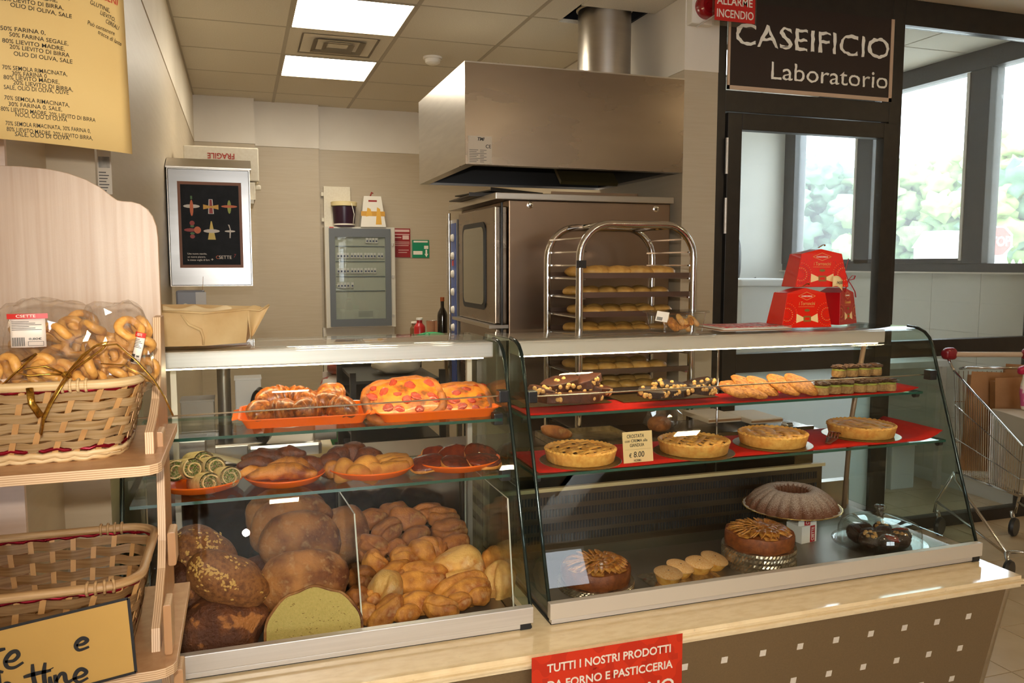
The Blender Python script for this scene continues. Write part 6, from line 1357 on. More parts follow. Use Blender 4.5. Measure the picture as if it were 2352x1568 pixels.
# stack of goods on the floor at the back wall
t = thing('green_crate', 'green plastic crate on the floor by back wall', 'crate', (W(805, 1000, y=6.3).x, 6.35, 0)); gp = mat('green_plastic', (.015, .14, .035), .45); obj('crate_body', bx(-.20, .20, -.15, .15, 0, .27, bev=.008), gp, t); obj('rim', bx(-.21, .21, -.16, .16, .27, .30, bev=.004), gp, t)
for k in range(7): obj('slot', bx(-.16+.05*k, -.13+.05*k, -.1515, -.150, .10, .20), dark_rubber, t)
for i, (px, w_, h_, c_, c2_, lab, z) in enumerate(((765, .13, .40, srgb(206, 196, 186), srgb(150, 60, 50), 'white printed flour bag on the green crate', .30), (828, .13, .36, srgb(206, 176, 30), srgb(150, 110, 20), 'yellow snack bag on the green crate', .30))):
    t = thing('food_bag', lab, 'bag', (W(px, 900, y=6.3).x, 6.33, z)); m_ = mat('bag_print_%d' % i, c_, .35, c2=c2_, scale=9, lo=.56, hi=.6); obj('bag_body', blob(w_, .09, h_/2, 150+i, .10, 1.6, 3, pw=4, amp2=.05), m_, t, smooth=True, loc=(0, 0, h_/2)); obj('sealed_top', bx(-w_*.8, w_*.8, -.006, .006, h_*.96, h_+.03), m_, t); obj('label_patch', bx(-.05, .06, -.094, -.088, h_*.25, h_*.55), white_card, t)
t = thing('snack_bag', 'red and brown snack bag lying across the other bags', 'bag', (W(800, 850, y=6.3).x, 6.30, .72)); obj('bag_body', blob(.19, .10, .065, 160, .16, 1.7, 3, pw=2.8), mat('bag_brown', srgb(110, 60, 54), .3, c2=srgb(176, 60, 36), scale=7), t, smooth=True, loc=(0, 0, .05)); obj('sealed_end', bx(.17, .23, -.06, .06, .045, .055), mat('bag_brown', (0, 0, 0)), t)
# small side table with bottles by the oven
t = thing('side_table', 'small steel table beyond the oven by the back wall', 'table', (0, 0, 0)); q0, q1 = W(925, 765, y=5.1), W(1050, 765, y=5.1); tz = 1.085
obj('table_top', bx(q0.x, q1.x, 4.95, 5.35, tz-.02, tz), steel, t)
for x in (q0.x+.03, q1.x-.03):
    for y in (4.98, 5.32): obj('leg', bx(x-.015, x+.015, y-.015, y+.015, 0, tz-.02), steel, t)
def bottle(lab, px, y, R, H_, m, cap, neck=.35):
    t = thing('bottle', lab, 'bottle', (W(px, 740, y=y).x, y, tz)); obj('bottle_body', lathe(nb(), [(0, 0), (R, 0), (R, H_*.55), (R*.9, H_*.62), (R*neck, H_*.75), (R*neck, H_*.97), (0, H_*.97)], 20), m, t, smooth=40); obj('cap', lathe(nb(), [(0, H_*.9), (R*neck*1.2, H_*.9), (R*neck*1.2, H_), (0, H_)], 14), cap, t, smooth=40)
bottle('dark wine bottle with orange cap next to the oven', 1012, 5.05, .033, .26, mat('dark_bottle', (.012, .008, .006), .12, coat=.5), mat('cap_orange', srgb(150, 70, 20), .4)); bottle('small red bottle with white cap on side table', 958, 5.05, .036, .13, mat('red_plastic', (.45, .02, .02), .3), white_card, .5); bottle('small brown jar at the left of the side table', 946, 5.15, .03, .10, mat('jar_brown', srgb(110, 80, 50), .3), white_card, .6)
t = thing('tea_towel', 'green cloth lying on the side table', 'cloth', (W(985, 760, y=5.0).x, 5.0, tz)); obj('cloth', blob(.09, .06, .022, 5, .25, 2.5, 3), mat('green_cloth', srgb(50, 150, 90), .8), t, smooth=True, loc=(0, 0, .02)); obj('hem', tube(nb(), [(-.08, -.05, .008), (0, -.066, .008), (.08, -.05, .008)], .004, 6), mat('green_cloth', (0, 0, 0)), t, smooth=True)
for i, px in enumerate((985, 1000)):
    t = thing('drinking_glass', 'pinkish glass tumbler on side table, %s of two' % ('left', 'right')[i], 'glass', (W(px, 740, y=5.2).x, 5.2, tz)); obj('tumbler', lathe(nb(), [(0, 0), (.026, 0), (.032, .10), (.030, .10), (.024, .006), (0, .006)], 18), mat('pink_glass', srgb(170, 120, 90), .15), t, smooth=40); obj('rim', lathe(nb(), [(.030, .10), (.032, .1015), (.0325, .10)], 18), chrome, t)

# low dark tray rack left of the oven
t = thing('tray_rack', 'low dark tray rack beside the oven, seen through bread case', 'rack', (0, 0, 0)); kx0, kx1, ky0, ky1, kz = .53, 1.00, 4.15, 4.75, 1.00
for x in (kx0, kx1):
    for y in (ky0, ky1): obj('post', bx(x-.015, x+.015, y-.015, y+.015, 0, kz), black_alu, t)
for k in range(9): obj('shelf_tray', bx(kx0+.015, kx1-.015, ky0, ky1, .10+.105*k, .115+.105*k), black_alu, t)
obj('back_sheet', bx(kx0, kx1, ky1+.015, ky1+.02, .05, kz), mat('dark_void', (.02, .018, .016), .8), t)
t = thing('flour_sacks', 'pale flour bag lying on the low tray rack', 'bag', (.80, 4.40, .955)); obj('bag_body', blob(.13, .12, .05, 170, .18, 1.8, 3, pw=2.8), flour, t, smooth=True, loc=(0, 0, .055)); obj('bag_fold', blob(.05, .10, .02, 171, .15, 1.8, 2, pw=3), flour, t, smooth=True, loc=(.10, 0, .085))
t = thing('blue_tray', 'thin blue plastic tray edge on the low tray rack', 'tray', (.80, 4.145, .84)); obj('tray_plate', bx(-.16, .16, -.01, .3, .0, .008), mat('blue_plastic', (.02, .10, .42), .35), t); obj('tray_lip', bx(-.16, .16, -.014, -.01, 0, .018), mat('blue_plastic', (0, 0, 0)), t)
# ================================================================ wooden stand, baskets and posters in the foreground
def plymat(name, axis):
    m = bpy.data.materials.new(name); m.use_nodes = True; nt = m.node_tree; b = nt.nodes['Principled BSDF']
    tc = N(nt, 'ShaderNodeTexCoord'); wv = N(nt, 'ShaderNodeTexWave', bands_direction=axis); wv.inputs['Scale'].default_value = 95; wv.inputs['Distortion'].default_value = .6; wv.inputs['Detail'].default_value = 1
    rp = N(nt, 'ShaderNodeValToRGB'); rp.color_ramp.elements[0].color = rgb(srgb(186, 144, 104)); rp.color_ramp.elements[1].color = rgb(srgb(222, 190, 152)); rp.color_ramp.elements[0].position = .2; rp.color_ramp.elements[1].position = .5
    nt.links.new(tc.outputs['Object'], wv.inputs['Vector']); nt.links.new(wv.outputs[0], rp.inputs[0]); nt.links.new(rp.outputs[0], b.inputs['Base Color']); b.inputs['Roughness'].default_value = .5
    return m
ply_x, ply_y, ply_z = plymat('ply_layers_x', 'X'), plymat('ply_layers_y', 'Y'), plymat('ply_layers_z', 'Z')
def ply(name, poly, th, axis, loc, par, face=ply_face):
    b = prism(nb(), poly, th, axis, bev=.0012); k = 'xyz'.index(axis)
    for f in b.faces: f.material_index = 0 if abs(f.normal[k]) > .8 else 1
    return obj(name, b, [face, {'x': ply_x, 'y': ply_y, 'z': ply_z}[axis]], par, loc=loc)
t = stand = thing('plywood_display_stand', 'birch plywood display stand with shaped back panel and shelves', 'display stand', (0, 0, 0))
BY = 1.66
prof = [(0, 388), (60, 386), (120, 391), (160, 399), (200, 413), (232, 431), (255, 450), (268, 459), (280, 461), (300, 462), (318, 467), (334, 478), (346, 495), (354, 518), (357, 545)]
pts = [(W(a, b, y=BY).x, W(a, b, y=BY).z) for a, b in prof]
xr = W(362, 700, y=BY).x; zb = W(366, 836, y=BY).z
xm = pts[1][0]-.02                                          # mirror line of the panel, out of frame
right = pts[1:] + [(xr, zb+.02), (xr-.006, zb+.005), (xr-.02, zb)]
left = [(2*xm-x-.3, z) for x, z in right][::-1]
ply('back_panel', right+left, .018, 'y', (0, BY, 0), t, ply_pale)
S1, S2 = 1.247, .930
def shelf_poly(x0, x1, y0, y1, r=.03): return [(x0, y1), (x0, y0+r), (x0+r*.3, y0+r*.3), (x0+r, y0), (x1-r, y0)]+[(x1-r+r*sin(a), y0+r-r*cos(a)) for a in (.5, 1.0, 1.4)]+[(x1, y1)]
ply('shelf', shelf_poly(-.95, -.124, 1.315, BY), .016, 'z', (0, 0, S1-.016), t)
ply('shelf', shelf_poly(-.95, -.112, 1.300, BY), .016, 'z', (0, 0, S2-.016), t)
ply('shelf', shelf_poly(-.95, -.112, 1.280, BY), .016, 'z', (0, 0, .55), t)
cxr = -.140                                                 # right-hand cheeks, edge-on to us
up = [(1.60, 1.455), (1.585, 1.40), (1.56, 1.35), (1.52, 1.318), (1.475, 1.300), (1.44, 1.29), (1.40, 1.282), (1.398, S1), (BY, S1), (BY, 1.455)]
lo = [(1.56, S1-.016), (1.545, 1.13), (1.53, 1.06), (1.50, 1.02), (1.44, .99), (1.375, .965), (1.365, S2), (BY, S2), (BY, S1-.016)]
for x, mir in ((cxr, 0), (-.95, 1)):
    ply('side_cheek', up, .014, 'x', (x-.014, 0, 0), t); ply('side_cheek', lo, .014, 'x', (x-.014, 0, 0), t)
ply('side_cheek', [(1.50, S2-.016), (1.50, .0), (BY, 0), (BY, S2-.016)], .014, 'x', (cxr-.014, 0, 0), t)
ply('side_leg', [(1.50, 0), (1.50, S2-.016), (BY, S2-.016), (BY, 0)], .014, 'x', (-.95, 0, 0), t)
def tab(px0, py0, px1, py1, y):                              # small rounded tongues keyed through the shelves
    a, b_ = W(px0, py0, y=y), W(px1, py1, y=y); w_, h_ = b_.x-a.x, a.z-b_.z
    ply('shelf_tongue', rrect(w_, h_, min(w_, h_)*.3, 4, (a.x+b_.x)/2, (a.z+b_.z)/2), .05, 'y', (0, y, 0), t)
tab(348, 994, 371, 1062, 1.45); tab(380, 1225, 403, 1300, 1.50); tab(374, 1390, 400, 1500, 1.345); tab(402, 1535, 428, 1600, 1.40)
# --- woven baskets
def basket(nm, lab, x0, x1, y0, y1, z0, h, inset, m, grp, bands, stakes=.034):
    t = thing(nm, lab, 'basket', (0, 0, z0), group=grp); cx, cy = (x0+x1)/2, (y0+y1)/2
    def per(k, n=160):                                       # rounded rectangle at height fraction k
        e = inset*(1-k); w_, d_ = (x1-x0)/2-e, (y1-y0)/2-e; r = .055; out = []
        for ax, ay, a0 in ((w_-r, d_-r, 0), (-w_+r, d_-r, pi/2), (-w_+r, -d_+r, pi), (w_-r, -d_+r, 3*pi/2)):
            for q in range(9): a = a0+pi/2*q/8; out.append(Vector((cx+ax+r*cos(a), cy+ay+r*sin(a), 0)))
        L = [0]
        for i in range(len(out)): L.append(L[-1]+(out[(i+1) % len(out)]-out[i]).length)
        res = []
        for i in range(n):
            s_ = L[-1]*i/n; j = max(k_ for k_ in range(len(out)) if L[k_] <= s_+1e-9); u = (s_-L[j])/max(1e-9, L[j+1]-L[j])
            res.append(out[j].lerp(out[(j+1) % len(out)], u))
        return res, L[-1]
    P1, Lp = per(1); ns = int(Lp/stakes)//2*2; n = ns*6
    for b_ in range(bands):
        k0, k1 = (b_+.06)/bands*.80+.12, (b_+.94)/bands*.80+.12; B = nb(); rows = []
        for kk in (k0, (k0*.7+k1*.3), (k0*.3+k1*.7), k1):
            pr, _ = per(kk, n); rows.append([B.verts.new(p+((p-pr[i-1]).cross(Vector((0, 0, 1))).normalized())*(.0040*cos(pi*i/6+(b_ % 2)*pi)) + Vector((0, 0, h*kk+.0012*sin(i*.7+b_)))) for i, p in enumerate(pr)])
        for A_, C_ in zip(rows, rows[1:]):
            for i in range(n): B.faces.new((A_[i], A_[(i+1) % n], C_[(i+1) % n], C_[i]))
        bmesh.ops.solidify(B, geom=B.faces[:], thickness=.0016); obj('woven_strip', B, m, t, smooth=35)
    T0, _ = per(.02, ns); T1, _ = per(1, ns)
    for i in range(ns):
        d = (T1[i]-T1[i-1]).normalized(); B = nb(); nr = d.cross(Vector((0, 0, 1)))
        a, c = T0[i], T1[i]; pts_ = []
        sheet(B, lambda u, v, a=a, c=c, d=d: a.lerp(c, u)+d*((v-.5)*.0085)+Vector((0, 0, h*(.0+.98*u))), 6, 1, .0014); obj('stake', B, wicker_st, t)
    for kk, r, mm, nme in ((1.0, .0075, m, 'rim_roll'), (.94, .0032, tinsel, 'tinsel_line'), (.14, .0032, tinsel, 'tinsel_line'), (.06, .0055, m, 'base_braid'), (.0, .005, m, 'base_braid')):
        pr, _ = per(kk, 120); obj(nme, tube(nb(), [p+Vector((0, 0, h*kk+.002*sin(i*1.9)*(nme != 'rim_roll'))) for i, p in enumerate(pr)], r, 8, closed=True), mm, t, smooth=True)
    pr, _ = per(1.0, 120)
    for s0 in (8, 37, 66, 95):                               # bindings round the rim
        for q in range(4):
            p = pr[(s0+q) % 120]; d = (pr[(s0+q+1) % 120]-pr[(s0+q-1) % 120]).normalized(); nr = d.cross(Vector((0, 0, 1)))
            obj('binding', tube(nb(), [p+Vector((0, 0, h))+nr*(.0095*cos(a))+Vector((0, 0, .0095*sin(a))) for a in [2*pi*k/10 for k in range(10)]], .0022, 6, closed=True), m, t, smooth=True)
    nx, ny = int((x1-x0-2*inset)/.024), int((y1-y0-2*inset)/.022)
    for i in range(nx): x = x0+inset+.012+.024*i; obj('base_strip', sheet(nb(), lambda u, v, x=x, i=i: Vector((x+(v-.5)*.013, y0+inset+(y1-y0-2*inset)*u, .006+.0018*sin(pi*u*ny+i*pi))), 2*ny, 1, .001), m, t)
    for j in range(ny): y = y0+inset+.011+.022*j; obj('base_strip', sheet(nb(), lambda u, v, y=y, j=j: Vector((x0+inset+(x1-x0-2*inset)*u, y+(v-.5)*.012, .006+.0018*sin(pi*u*nx+(j+1)*pi))), 2*nx, 1, .001), m, t)
    return t
basket('wicker_basket', 'pale wicker basket of bagged biscuits on the upper stand shelf', -.60, -.158, 1.355, 1.60, S1+.004, .118, .030, wicker, 'wicker baskets on the stand', 6)
basket('wicker_basket', 'empty brown wicker basket on the lower stand shelf', -.60, -.160, 1.305, 1.60, S2+.004, .135, .030, wicker_dk, 'wicker baskets on the stand', 6)
# --- bagged taralli
def torus_me(R, r, seed):
    b = nb(); tube(b, [(R*cos(a)*1.05, R*sin(a)*.95, .0015*sin(3*a+seed)) for a in [2*pi*k/20 for k in range(20)]], [r*(1+.12*sin(2*a+seed)) for a in [2*pi*k/20 for k in range(20)]], 10, closed=True)
    me = bpy.data.meshes.new('tarallo'); b.to_mesh(me); b.free(); me.materials.append(taralli)
    for p in me.polygons: p.use_smooth = True
    return me
TM = [torus_me(.0165, .0068, s_) for s_ in (1, 2, 3)]
def bag(lab, px, py, y, w_, h_, d_, seed, rz, short):
    P = W(px, py, y=y)
    t = thing('biscuit_bag', lab, 'bag', P, (0, 0, rz), 'cellophane biscuit bags in the basket')
    b = blob(w_/2, d_/2, h_/2, seed, .14, 1.8, 4, pw=3.4, amp2=.06, fr2=7)
    for v in b.verts:
        k = max(0, v.co.z/(h_/2)); v.co.y *= 1-.65*k; v.co.x *= 1+.05*k; v.co += noise.noise_vector(v.co*45+Vector((seed, 0, 0)))*.005+noise.noise_vector(v.co*130)*.0022
    obj('cellophane', b, bag_film, t)
    rq = random.Random(seed); pl = []
    k = 0
    while len(pl) < 22 and k < 900:
        k += 1; p = Vector((rq.uniform(-.40, .40)*w_, rq.uniform(-.30, .26)*d_, rq.uniform(-.44, .26)*h_))
        if all((p-q).length > .021 for q in pl): pl.append(p)
    R_ = Matrix.Rotation(rz, 3, 'Z')
    for p in pl:
        o = bpy.data.objects.new('tarallo', rq.choice(TM)); COL.objects.link(o); o.location = P+R_ @ p; o.rotation_euler = (rq.uniform(.3, 1.6), rq.uniform(-.9, .9), rq.uniform(0, 3))
        tag(o, 'golden ring biscuit inside the '+short+' bag', 'biscuit', 'ring biscuits in the bags')
    return t, P
def label(t, P, px0, py0, px1, py1, y, rot=0):
    a, b_ = W(px0, py0, y=y)-P, W(px1, py1, y=y)-P; w_, h_ = b_.x-a.x, a.z-b_.z
    L_ = obj('paper_label', sheet(nb(), lambda u, v: Vector((w_*u, -.003*sin(pi*u), h_*v)), 8, 2, .0004), mat('label_white', srgb(240, 226, 212), .4), t, smooth=True, loc=(a.x, a.y, b_.z), rot=(0, rot, 0))
    obj('red_header', sheet(nb(), lambda u, v: Vector((-.06*w_+1.15*w_*u, -.0036-.003*sin(pi*u), h_*(.96+.17*v))), 8, 1, .0003), mat('label_red', srgb(204, 36, 24), .4), L_)
    text('CSETTE', h_*.13, white_ink, on_y(w_*.2, h_*1.01, -.0072), L_, bold=.01, width=w_*.55)
    g = nb()
    for k in range(6): box(g, .06*w_, (.55+.35*((k*7) % 3)/2)*w_, -.0042, -.0038, h_*(.86-.055*k), h_*(.875-.055*k))
    for k in range(16): box(g, (.06+.022*k)*w_, (.06+.022*k+.008+.006*(k % 3 == 0))*w_, -.0042, -.0038, h_*.05, h_*.34)
    for a_ in ((.5, .94, .05, .06), (.5, .94, .19, .20), (.5, .51, .05, .2), (.93, .94, .05, .2)): box(g, a_[0]*w_, a_[1]*w_, -.0042, -.0038, a_[2]*h_, a_[3]*h_)
    text('0,80\u20ac', h_*.10, ink, on_y(w_*.52, h_*.25, -.0044), L_, width=w_*.36)
    o = obj('label_print', g, ink, L_); o['kind'] = 'stuff'
t, P = bag('cellophane bag of ring biscuits with big white label, upright', 120, 800, 1.47, .135, .160, .085, 3, .05, 'big labelled upright'); label(t, P, 27, 730, 106, 796, 1.400)
t, P = bag('cellophane bag of ring biscuits at the right end of basket', 268, 800, 1.46, .10, .155, .08, 5, -.25, 'right-hand cellophane'); label(t, P, 312, 765, 336, 830, 1.415, .25)
t, P = bag('cellophane bag of ring biscuits lying low at the left edge', 40, 862, 1.425, .15, .09, .09, 8, .1, 'low leftmost cellophane')
t, P = bag('cellophane bag of ring biscuits low in front of the labelled bag', 150, 868, 1.415, .10, .07, .07, 9, .1, 'small low front cellophane')
t = thing('gold_ribbon', 'gold curling ribbon bow tied at the front of the upper basket', 'ribbon', W(155, 860, y=1.36))
o_ = t.location
def rb(nm, path, y, r=.0038): obj(nm, tube(nb(), [W(a, b, y=y-.01*sin(pi*k/max(1, len(path)-1)))-o_ for k, (a, b) in enumerate(path)], r, 6, flat=.28), gold_ribbon, t, smooth=True)
rb('ribbon_loop', [(155, 860), (190, 815), (225, 790), (245, 785), (235, 800), (195, 830), (155, 860)], 1.37, .006); rb('ribbon_loop', [(155, 860), (110, 840), (70, 845), (45, 855), (75, 862), (115, 858), (155, 860)], 1.37, .005)
rb('ribbon_tail', [(155, 865), (140, 890), (120, 925), (105, 960), (100, 995)], 1.345, .006); rb('ribbon_tail', [(75, 890), (80, 925), (100, 955)], 1.345, .005); rb('ribbon_tail', [(155, 860), (215, 795), (265, 790), (310, 830), (345, 870), (370, 910), (390, 955)], 1.34, .0045); rb('ribbon_tail', [(230, 835), (280, 838), (320, 860), (350, 885)], 1.35, .003); rb('ribbon_tail', [(5, 895), (40, 860), (90, 812), (60, 830)], 1.36, .004)
obj('knot', blob(.007, .006, .006, 2, .2, 2, 2), gold_ribbon, t, smooth=True)
# --- lettered card on the lower basket
cyy = 1.272
cA, cB, cC = W(298, 1371, y=cyy), W(320, 1536, y=cyy), W(-140, 1466, y=cyy)
t = thing('lettered_card', 'ochre card with thick black handwriting on the lower basket', 'sign', (0, 0, 0))
dn = cB-cA; lf = cC-cA
b = nb(); q = [cA, cA+lf, cA+lf+dn, cB]; A_ = [b.verts.new(v) for v in q]; B_ = [b.verts.new(v+Vector((0, .0015, 0))) for v in q]
b.faces.new(A_); b.faces.new(B_[::-1])
for k in range(4): b.faces.new((A_[k], A_[(k+1) % 4], B_[(k+1) % 4], B_[k]))
bmesh.ops.recalc_face_normals(b, faces=b.faces[:]); obj('card', b, yellow_card2, t)
g = nb()
for a, c in ((cA+lf, cA), (cA, cB), (cB, cB+lf)): stroke(g, [(a.x, a.z), (c.x, c.z)], .0042, on_y(0, 0, cyy-.0002), taper=False)
obj('black_border', g, ink, t)
def hw(pts, wd=.0062):
    P2 = []
    for a, c in pts: v = W(a/2.97, 1040+c/2.97, y=cyy); P2.append((v.x, v.z))
    g = nb(); stroke(g, P2, wd, on_y(0, 0, cyy-.0004)); return obj('handwriting', g, ink, t)
hw([(55, 1225), (42, 1300), (45, 1370), (65, 1425), (105, 1440)]); hw([(-10, 1305), (50, 1300), (112, 1288)])
hw([(112, 1372), (165, 1368), (195, 1335), (180, 1308), (145, 1318), (115, 1365), (130, 1408), (175, 1412), (228, 1380)]); hw([(560, 1285), (605, 1275), (628, 1252), (600, 1238), (568, 1258), (556, 1290), (580, 1315), (642, 1295)])
hw([(72, 1430), (80, 1500), (95, 1590)]); hw([(92, 1560), (120, 1515), (150, 1525), (152, 1570), (120, 1592)]); hw([(230, 1540), (195, 1530), (165, 1565), (190, 1592), (225, 1560), (240, 1592)])
hw([(285, 1395), (295, 1480), (320, 1560), (345, 1562)]); hw([(365, 1388), (360, 1460), (375, 1545), (395, 1555)]); hw([(232, 1478), (310, 1458), (405, 1440)]); hw([(398, 1480), (405, 1520), (425, 1545)]); hw([(402, 1428), (406, 1434)], .008)
hw([(430, 1470), (438, 1510), (445, 1548)]); hw([(440, 1515), (465, 1468), (490, 1470), (500, 1510), (520, 1520), (555, 1498)]); hw([(555, 1500), (605, 1485), (630, 1460), (600, 1440), (570, 1455), (556, 1498), (585, 1525), (643, 1498)])
# --- big yellow price poster, upper left
t = thing('yellow_bread_poster', 'large yellow poster of handwritten bread recipes at upper left', 'poster', (0, 0, 0))
zb_ = W(0, 320, y=1.50).z; xe = W(302, 345, y=1.66).x; xs = -.95
def yp(x):
    u = max(0, (x+.50)/(xe+.50)); return 1.50+.16*u*u
obj('sheet', sheet(nb(), lambda u, v: Vector((xs+(xe-xs)*u-.008*v*u, yp(xs+(xe-xs)*u), zb_+.62*v)), 60, 6, .0012), yellow_paper, t, smooth=True)
def pw(s_, x0, y0, x1, y1, m=ink, ph=10.5, bold=.003):
    def S_(px, py):                                          # pixel on the curved sheet
        y = 1.55
        for _ in range(12): y = yp(W(px, py, y=y).x)
        p = W(px, py, y=y); p.y -= .0022; return p
    a, c = S_(x0, y0), S_(x1, y1); d = c-a
    text(s_, ph*1.35*mpp(a), m, frame_mx(a, d, (0, 0, 1)), t, 'handwritten_line', bold=bold, width=d.length, shear=.08, ext=0, rough=.02, seed=x0, bend=lambda p: yp(p.x)-.0016)
for L_ in (('KAMUT,', 128, 4, 176, 14), ('60% LIEVITO MADRE,', 28, 8, 150, 20), ('20% LIEVITO DI BIRRA,', 30, 20, 163, 36), ('OLIO DI OLIVA, SALE', 50, 33, 180, 54),
    ('50% FARINA 0,', 27, 85, 122, 92), ('50% FARINA SEGALE,', 45, 98, 170, 114), ('80% LIEVITO MADRE,', 30, 112, 162, 126), ('20% LIEVITO DI BIRRA', 45, 125, 172, 140), ('OLIO DI OLIVA, SALE', 53, 140, 178, 154),
    ('70% SEMOLA RIMACINATA,', 28, 171, 165, 182), ('30% FARINA 0', 48, 184, 122, 188), ('80% LIEVITO MADRE,', 30, 193, 148, 200), ('20% LIEVITO DI BIRRA,', 50, 204, 177, 216), ('SALE, OLIO DI OLIVA, OLIVE', 30, 215, 168, 223),
    ('70% SEMOLA RIMACINATA,', 30, 238, 168, 251), ('30% FARINA 0, SALE,', 38, 252, 152, 261), ('80% LIEVITO MADRE, 20% LIEVITO DI BIRRA', 22, 263, 224, 283), ('NOCI, OLIO DI OLIVA', 52, 275, 162, 284),
    ('70% SEMOLA RIMACINATA, 30% FARINA 0,', 31, 295, 212, 308), ('80% LIEVITO MADRE, 20% LIEVITO BIRRA,', 33, 308, 217, 324), ('SALE, OLIO DI OLIVA.', 50, 319, 168, 325)): pw(*L_)
pw('ALLERGENI', 205, -8, 281, 22, ink_red, 16, .012)
for L_ in (('GLUTINE,', 220, 20, 262, 38), ('LIEVITO,', 241, 42, 273, 58), ('CEREALI', 252, 60, 280, 76), ("Pu\u00f2 contenere", 213, 65, 271, 88), ('tracce di latte', 235, 85, 285, 111)): pw(*L_)
# notices on the wall behind the stand
a, b_ = W(150, 335, x=-.409), W(216, 400, x=-.409)
for i, (p0, p1, lab) in enumerate(((142, 182, 'cream notice sheet nearer the wall end, behind the stand'), (184, 218, 'cream notice sheet with brown frame deeper along the wall'))):
    y0, y1 = W(p0, 340, x=-.409).y, W(p1, 340, x=-.409).y; zt, zz = 1.95, W((p0+p1)/2, 372+22*i, x=-.409).z
    t = thing('wall_notice', lab, 'notice', (-.409, y0, zz)); obj('sheet', bx(-.0012, .0012, 0, y1-y0, 0, zt-zz), mat('notice_cream', srgb(206, 182, 140), .4), t); g = nb(); box(g, .001, .0022, 0, y1-y0, 0, .008); box(g, .001, .0022, 0, .006, .008, zt-zz); obj('brown_border', g, mat('notice_brown', srgb(130, 84, 50), .5), t)
a, b_ = W(224, 330, y=2.097), W(258, 446, y=2.097)
t = thing('printed_flyer', 'grey printed flyer on the wall step beside the notices', 'notice', (a.x, 2.0985, b_.z)); w_, h_ = b_.x-a.x, a.z-b_.z
obj('sheet', bx(0, w_, -.001, .001, 0, h_+.1), mat('flyer_grey', srgb(190, 180, 164), .5), t); obj('photo_block', bx(.1*w_, .9*w_, -.0016, -.001, h_*.52, h_*.74), mat('flyer_photo', srgb(96, 94, 90), .5, c2=srgb(150, 144, 134), scale=40), t)
for k in range(7): obj('print_line', bx(.1*w_, (.6+.1*(k % 3))*w_, -.0016, -.001, h_*(.06+.06*k), h_*(.08+.06*k)), mat('flyer_ink', (.06, .05, .05), .6), t)
# ================================================================ shopping trolley at the right
O = Vector((3.71, 3.41, 0)); Fd = Vector((-.345, -.94, 0)).normalized(); Sd = Vector((.94, -.345, 0)).normalized()
t = thing('shopping_cart', 'wire shopping trolley with red handle at the right edge', 'shopping cart', O)
def L(f, s, z): return Fd*f+Sd*s+Vector((0, 0, z))
LEN, WID = .60, .46
def top(f): return .97-.30*f/LEN*.95
def bot(f): return .40+.03*f/LEN
def ins(f): return .035*f/LEN
wr = chrome
rim = [L(0, 0, top(0)), L(LEN, ins(LEN), top(LEN)), L(LEN, WID-ins(LEN), top(LEN)), L(0, WID, top(0))]
obj('top_rim', tube(nb(), rim, .006, 8), wr, t, smooth=True); obj('bottom_rim', tube(nb(), [L(0, .04, bot(0)), L(LEN-.04, .05, bot(LEN)), L(LEN-.04, WID-.05, bot(LEN)), L(0, WID-.04, bot(0))], .006, 8), wr, t, smooth=True)
def face(nm, fn, n, lv):
    g = nb()
    for i in range(n+1): a, c = fn(i/n, 0), fn(i/n, 1); cyl(g, a, c, .0020, n=6)
    for v in lv: tube(g, [fn(k/8, v) for k in range(9)], .0028, 6)
    o = obj(nm, g, wr, t); o['kind'] = 'stuff'
face('side_wires', lambda u, v: L(u*LEN, ins(u*LEN), top(u*LEN)).lerp(L(u*(LEN-.04), .04+.01*u, bot(u*LEN)), v), 30, (.33, .66))
face('side_wires', lambda u, v: L(u*LEN, WID-ins(u*LEN), top(u*LEN)).lerp(L(u*(LEN-.04), WID-.04-.01*u, bot(u*LEN)), v), 30, (.33, .66))
face('front_wires', lambda u, v: L(LEN, ins(LEN)+u*(WID-2*ins(LEN)), top(LEN)).lerp(L(LEN-.04, .05+u*(WID-.10), bot(LEN)), v), 18, (.33, .66))
face('base_wires', lambda u, v: L(0, .04+u*(WID-.08), bot(0)).lerp(L(LEN-.04, .05+u*(WID-.10), bot(LEN)), v), 16, (.3, .7))
face('rear_wires', lambda u, v: L(0, u*WID, top(0)).lerp(L(0, .04+u*(WID-.08), bot(0)), v), 18, (.3, .7))
obj('seat_bar', tube(nb(), [L(.02, .02, .985), L(.10, .02, 1.0), L(.10, WID-.02, 1.0), L(.02, WID-.02, .985)], .007, 8), wr, t, smooth=True)
h0, h1 = L(-.10, -.01, 1.05), L(-.10, WID+.03, 1.05)
obj('handle_bar', cyl(nb(), h0, h1, .015, n=16), mat('cream_grip', srgb(206, 178, 148), .4), t, smooth=40)
for a, d in ((h0, 1), (h1, -1)):
    cpo = obj('handle_end', blob(.045, .028, .035, 4, .10, 1.5, 3, pw=3), mat('red_handle_plastic', (.26, .010, .018), .25, coat=.3), t, smooth=True, loc=a+Sd*(.03*d)+Vector((0, 0, .004)))
    obj('handle_arm', tube(nb(), [a+Sd*(.015*d), a+Sd*(.015*d)+Fd*.05+Vector((0, 0, -.05)), (L(0, 0 if d > 0 else WID, top(0)))], .008, 8), wr, t, smooth=True)
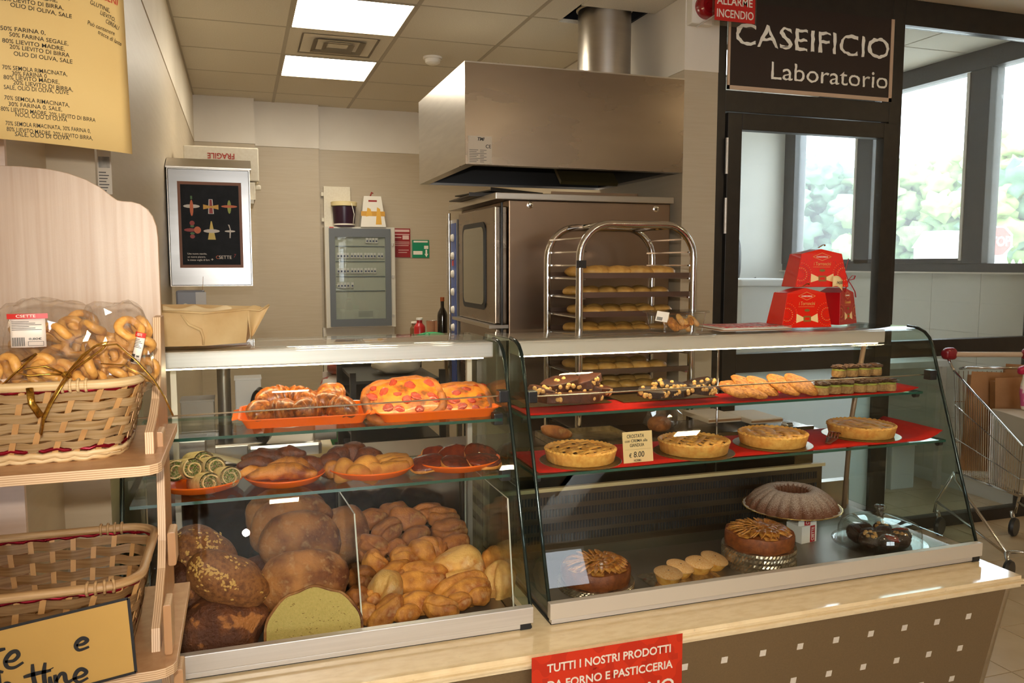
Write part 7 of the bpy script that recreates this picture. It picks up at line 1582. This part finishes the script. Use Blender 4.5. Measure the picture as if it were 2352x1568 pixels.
for s in (0, WID):
    k = 1 if s == 0 else -1
    obj('side_leg', tube(nb(), [L(0, s+.03*k, bot(0)), L(.02, s+.03*k, .36), L(LEN*.9, s+.02*k, .14)], .008, 8), wr, t, smooth=True); obj('side_leg', tube(nb(), [L(-.12, s, .20), L(LEN*.9, s+.02*k, .13)], .007, 8), wr, t, smooth=True); obj('side_leg', tube(nb(), [L(0, s+.03*k, bot(0)), L(-.12, s, .20), L(-.14, s, .13)], .008, 8), wr, t, smooth=True)
    for f in (LEN*.9, -.14):
        c_ = obj('caster_fork', tube(nb(), [L(f, s+.02*k, .14), L(f+.02, s+.02*k, .10), L(f+.03, s+.02*k, .06)], .012, 8), chrome, t, smooth=True); obj('wheel', lathe(nb(), [(0, -.013), (.05, -.013), (.056, 0), (.05, .013), (0, .013)], 20), black_plastic, c_, smooth=40, loc=L(f+.03, s+.02*k, .056), rot=(pi/2, 0, .35))
obj('cross_bar', tube(nb(), [L(LEN*.9, .02, .14), L(LEN*.9, WID-.02, .14)], .008, 8), wr, t, smooth=True)
def inbox(nm, lab, f0, f1, s0, s1, z0, z1, m, tilt=0, lidm=None):
    c = L((f0+f1)/2, (s0+s1)/2, z0)+O; t = thing(nm, lab, 'box', c, (0, tilt, atan2(Sd.y, Sd.x))); w_, d_ = (s1-s0)/2, (f1-f0)/2
    obj('box_body', bx(-w_, w_, -d_, d_, 0, z1-z0, bev=.003), m, t); obj('flap', bx(-w_, w_, -d_-.002, -d_, (z1-z0)*.55, (z1-z0)*1.04), lidm or m, t); return t
inbox('cardboard_box', 'flattened brown cardboard box standing at the back of trolley', .05, .09, .03, .26, .43, .955, kraft, .03); b2 = inbox('cardboard_box', 'brown cardboard box leaning right of the other in the trolley', .11, .16, .16, .42, .43, .94, kraft, -.05)
inbox('white_foam_crate', 'white polystyrene crate low in the shopping trolley', .22, .53, .09, .40, .43, .80, mat('crate_white', srgb(206, 196, 178), .6))
inbox('torn_cardboard', 'torn brown cardboard piece behind the trolley boxes', .02, .04, .22, .36, .43, .99, kraft, .06)
p = O+L(.27, .25, .813)
t = thing('spray_bottle', 'white cleaning spray bottle with pink trigger in the trolley', 'spray bottle', p, (0, -.18, 0)); pink = mat('pink_plastic', srgb(190, 24, 70), .3)
b = lathe(nb(), [(0, 0), (.040, 0), (.043, .01), (.043, .09), (.034, .13), (.020, .16), (.016, .185), (0, .185)], 24); xf(b, b.verts, Matrix.Diagonal((1, .6, 1, 1))); obj('bottle_body', b, mat('bottle_white', srgb(232, 222, 204), .35), t, smooth=40)
h_ = obj('trigger_head', blob(.040, .018, .022, 3, .08, 1.5, 3, pw=3), pink, t, smooth=True, loc=(-.008, 0, .205)); obj('nozzle', blob(.014, .012, .012, 2, .05, 1, 2, pw=3), white_card, h_, smooth=True, loc=(.042, 0, .006)); obj('trigger', tube(nb(), [(.016, 0, -.012), (.030, 0, -.03), (.028, 0, -.05)], .005, 6), white_card, h_, smooth=True)
lbl = lathe(nb(), [(.0436, .02), (.0436, .092), (.036, .125)], 24); xf(lbl, lbl.verts, Matrix.Diagonal((1, .6, 1, 1))); obj('label', lbl, mat('pink_label', srgb(206, 90, 136), .4, c2=srgb(232, 214, 210), scale=14, lo=.5, hi=.55), t, smooth=True)
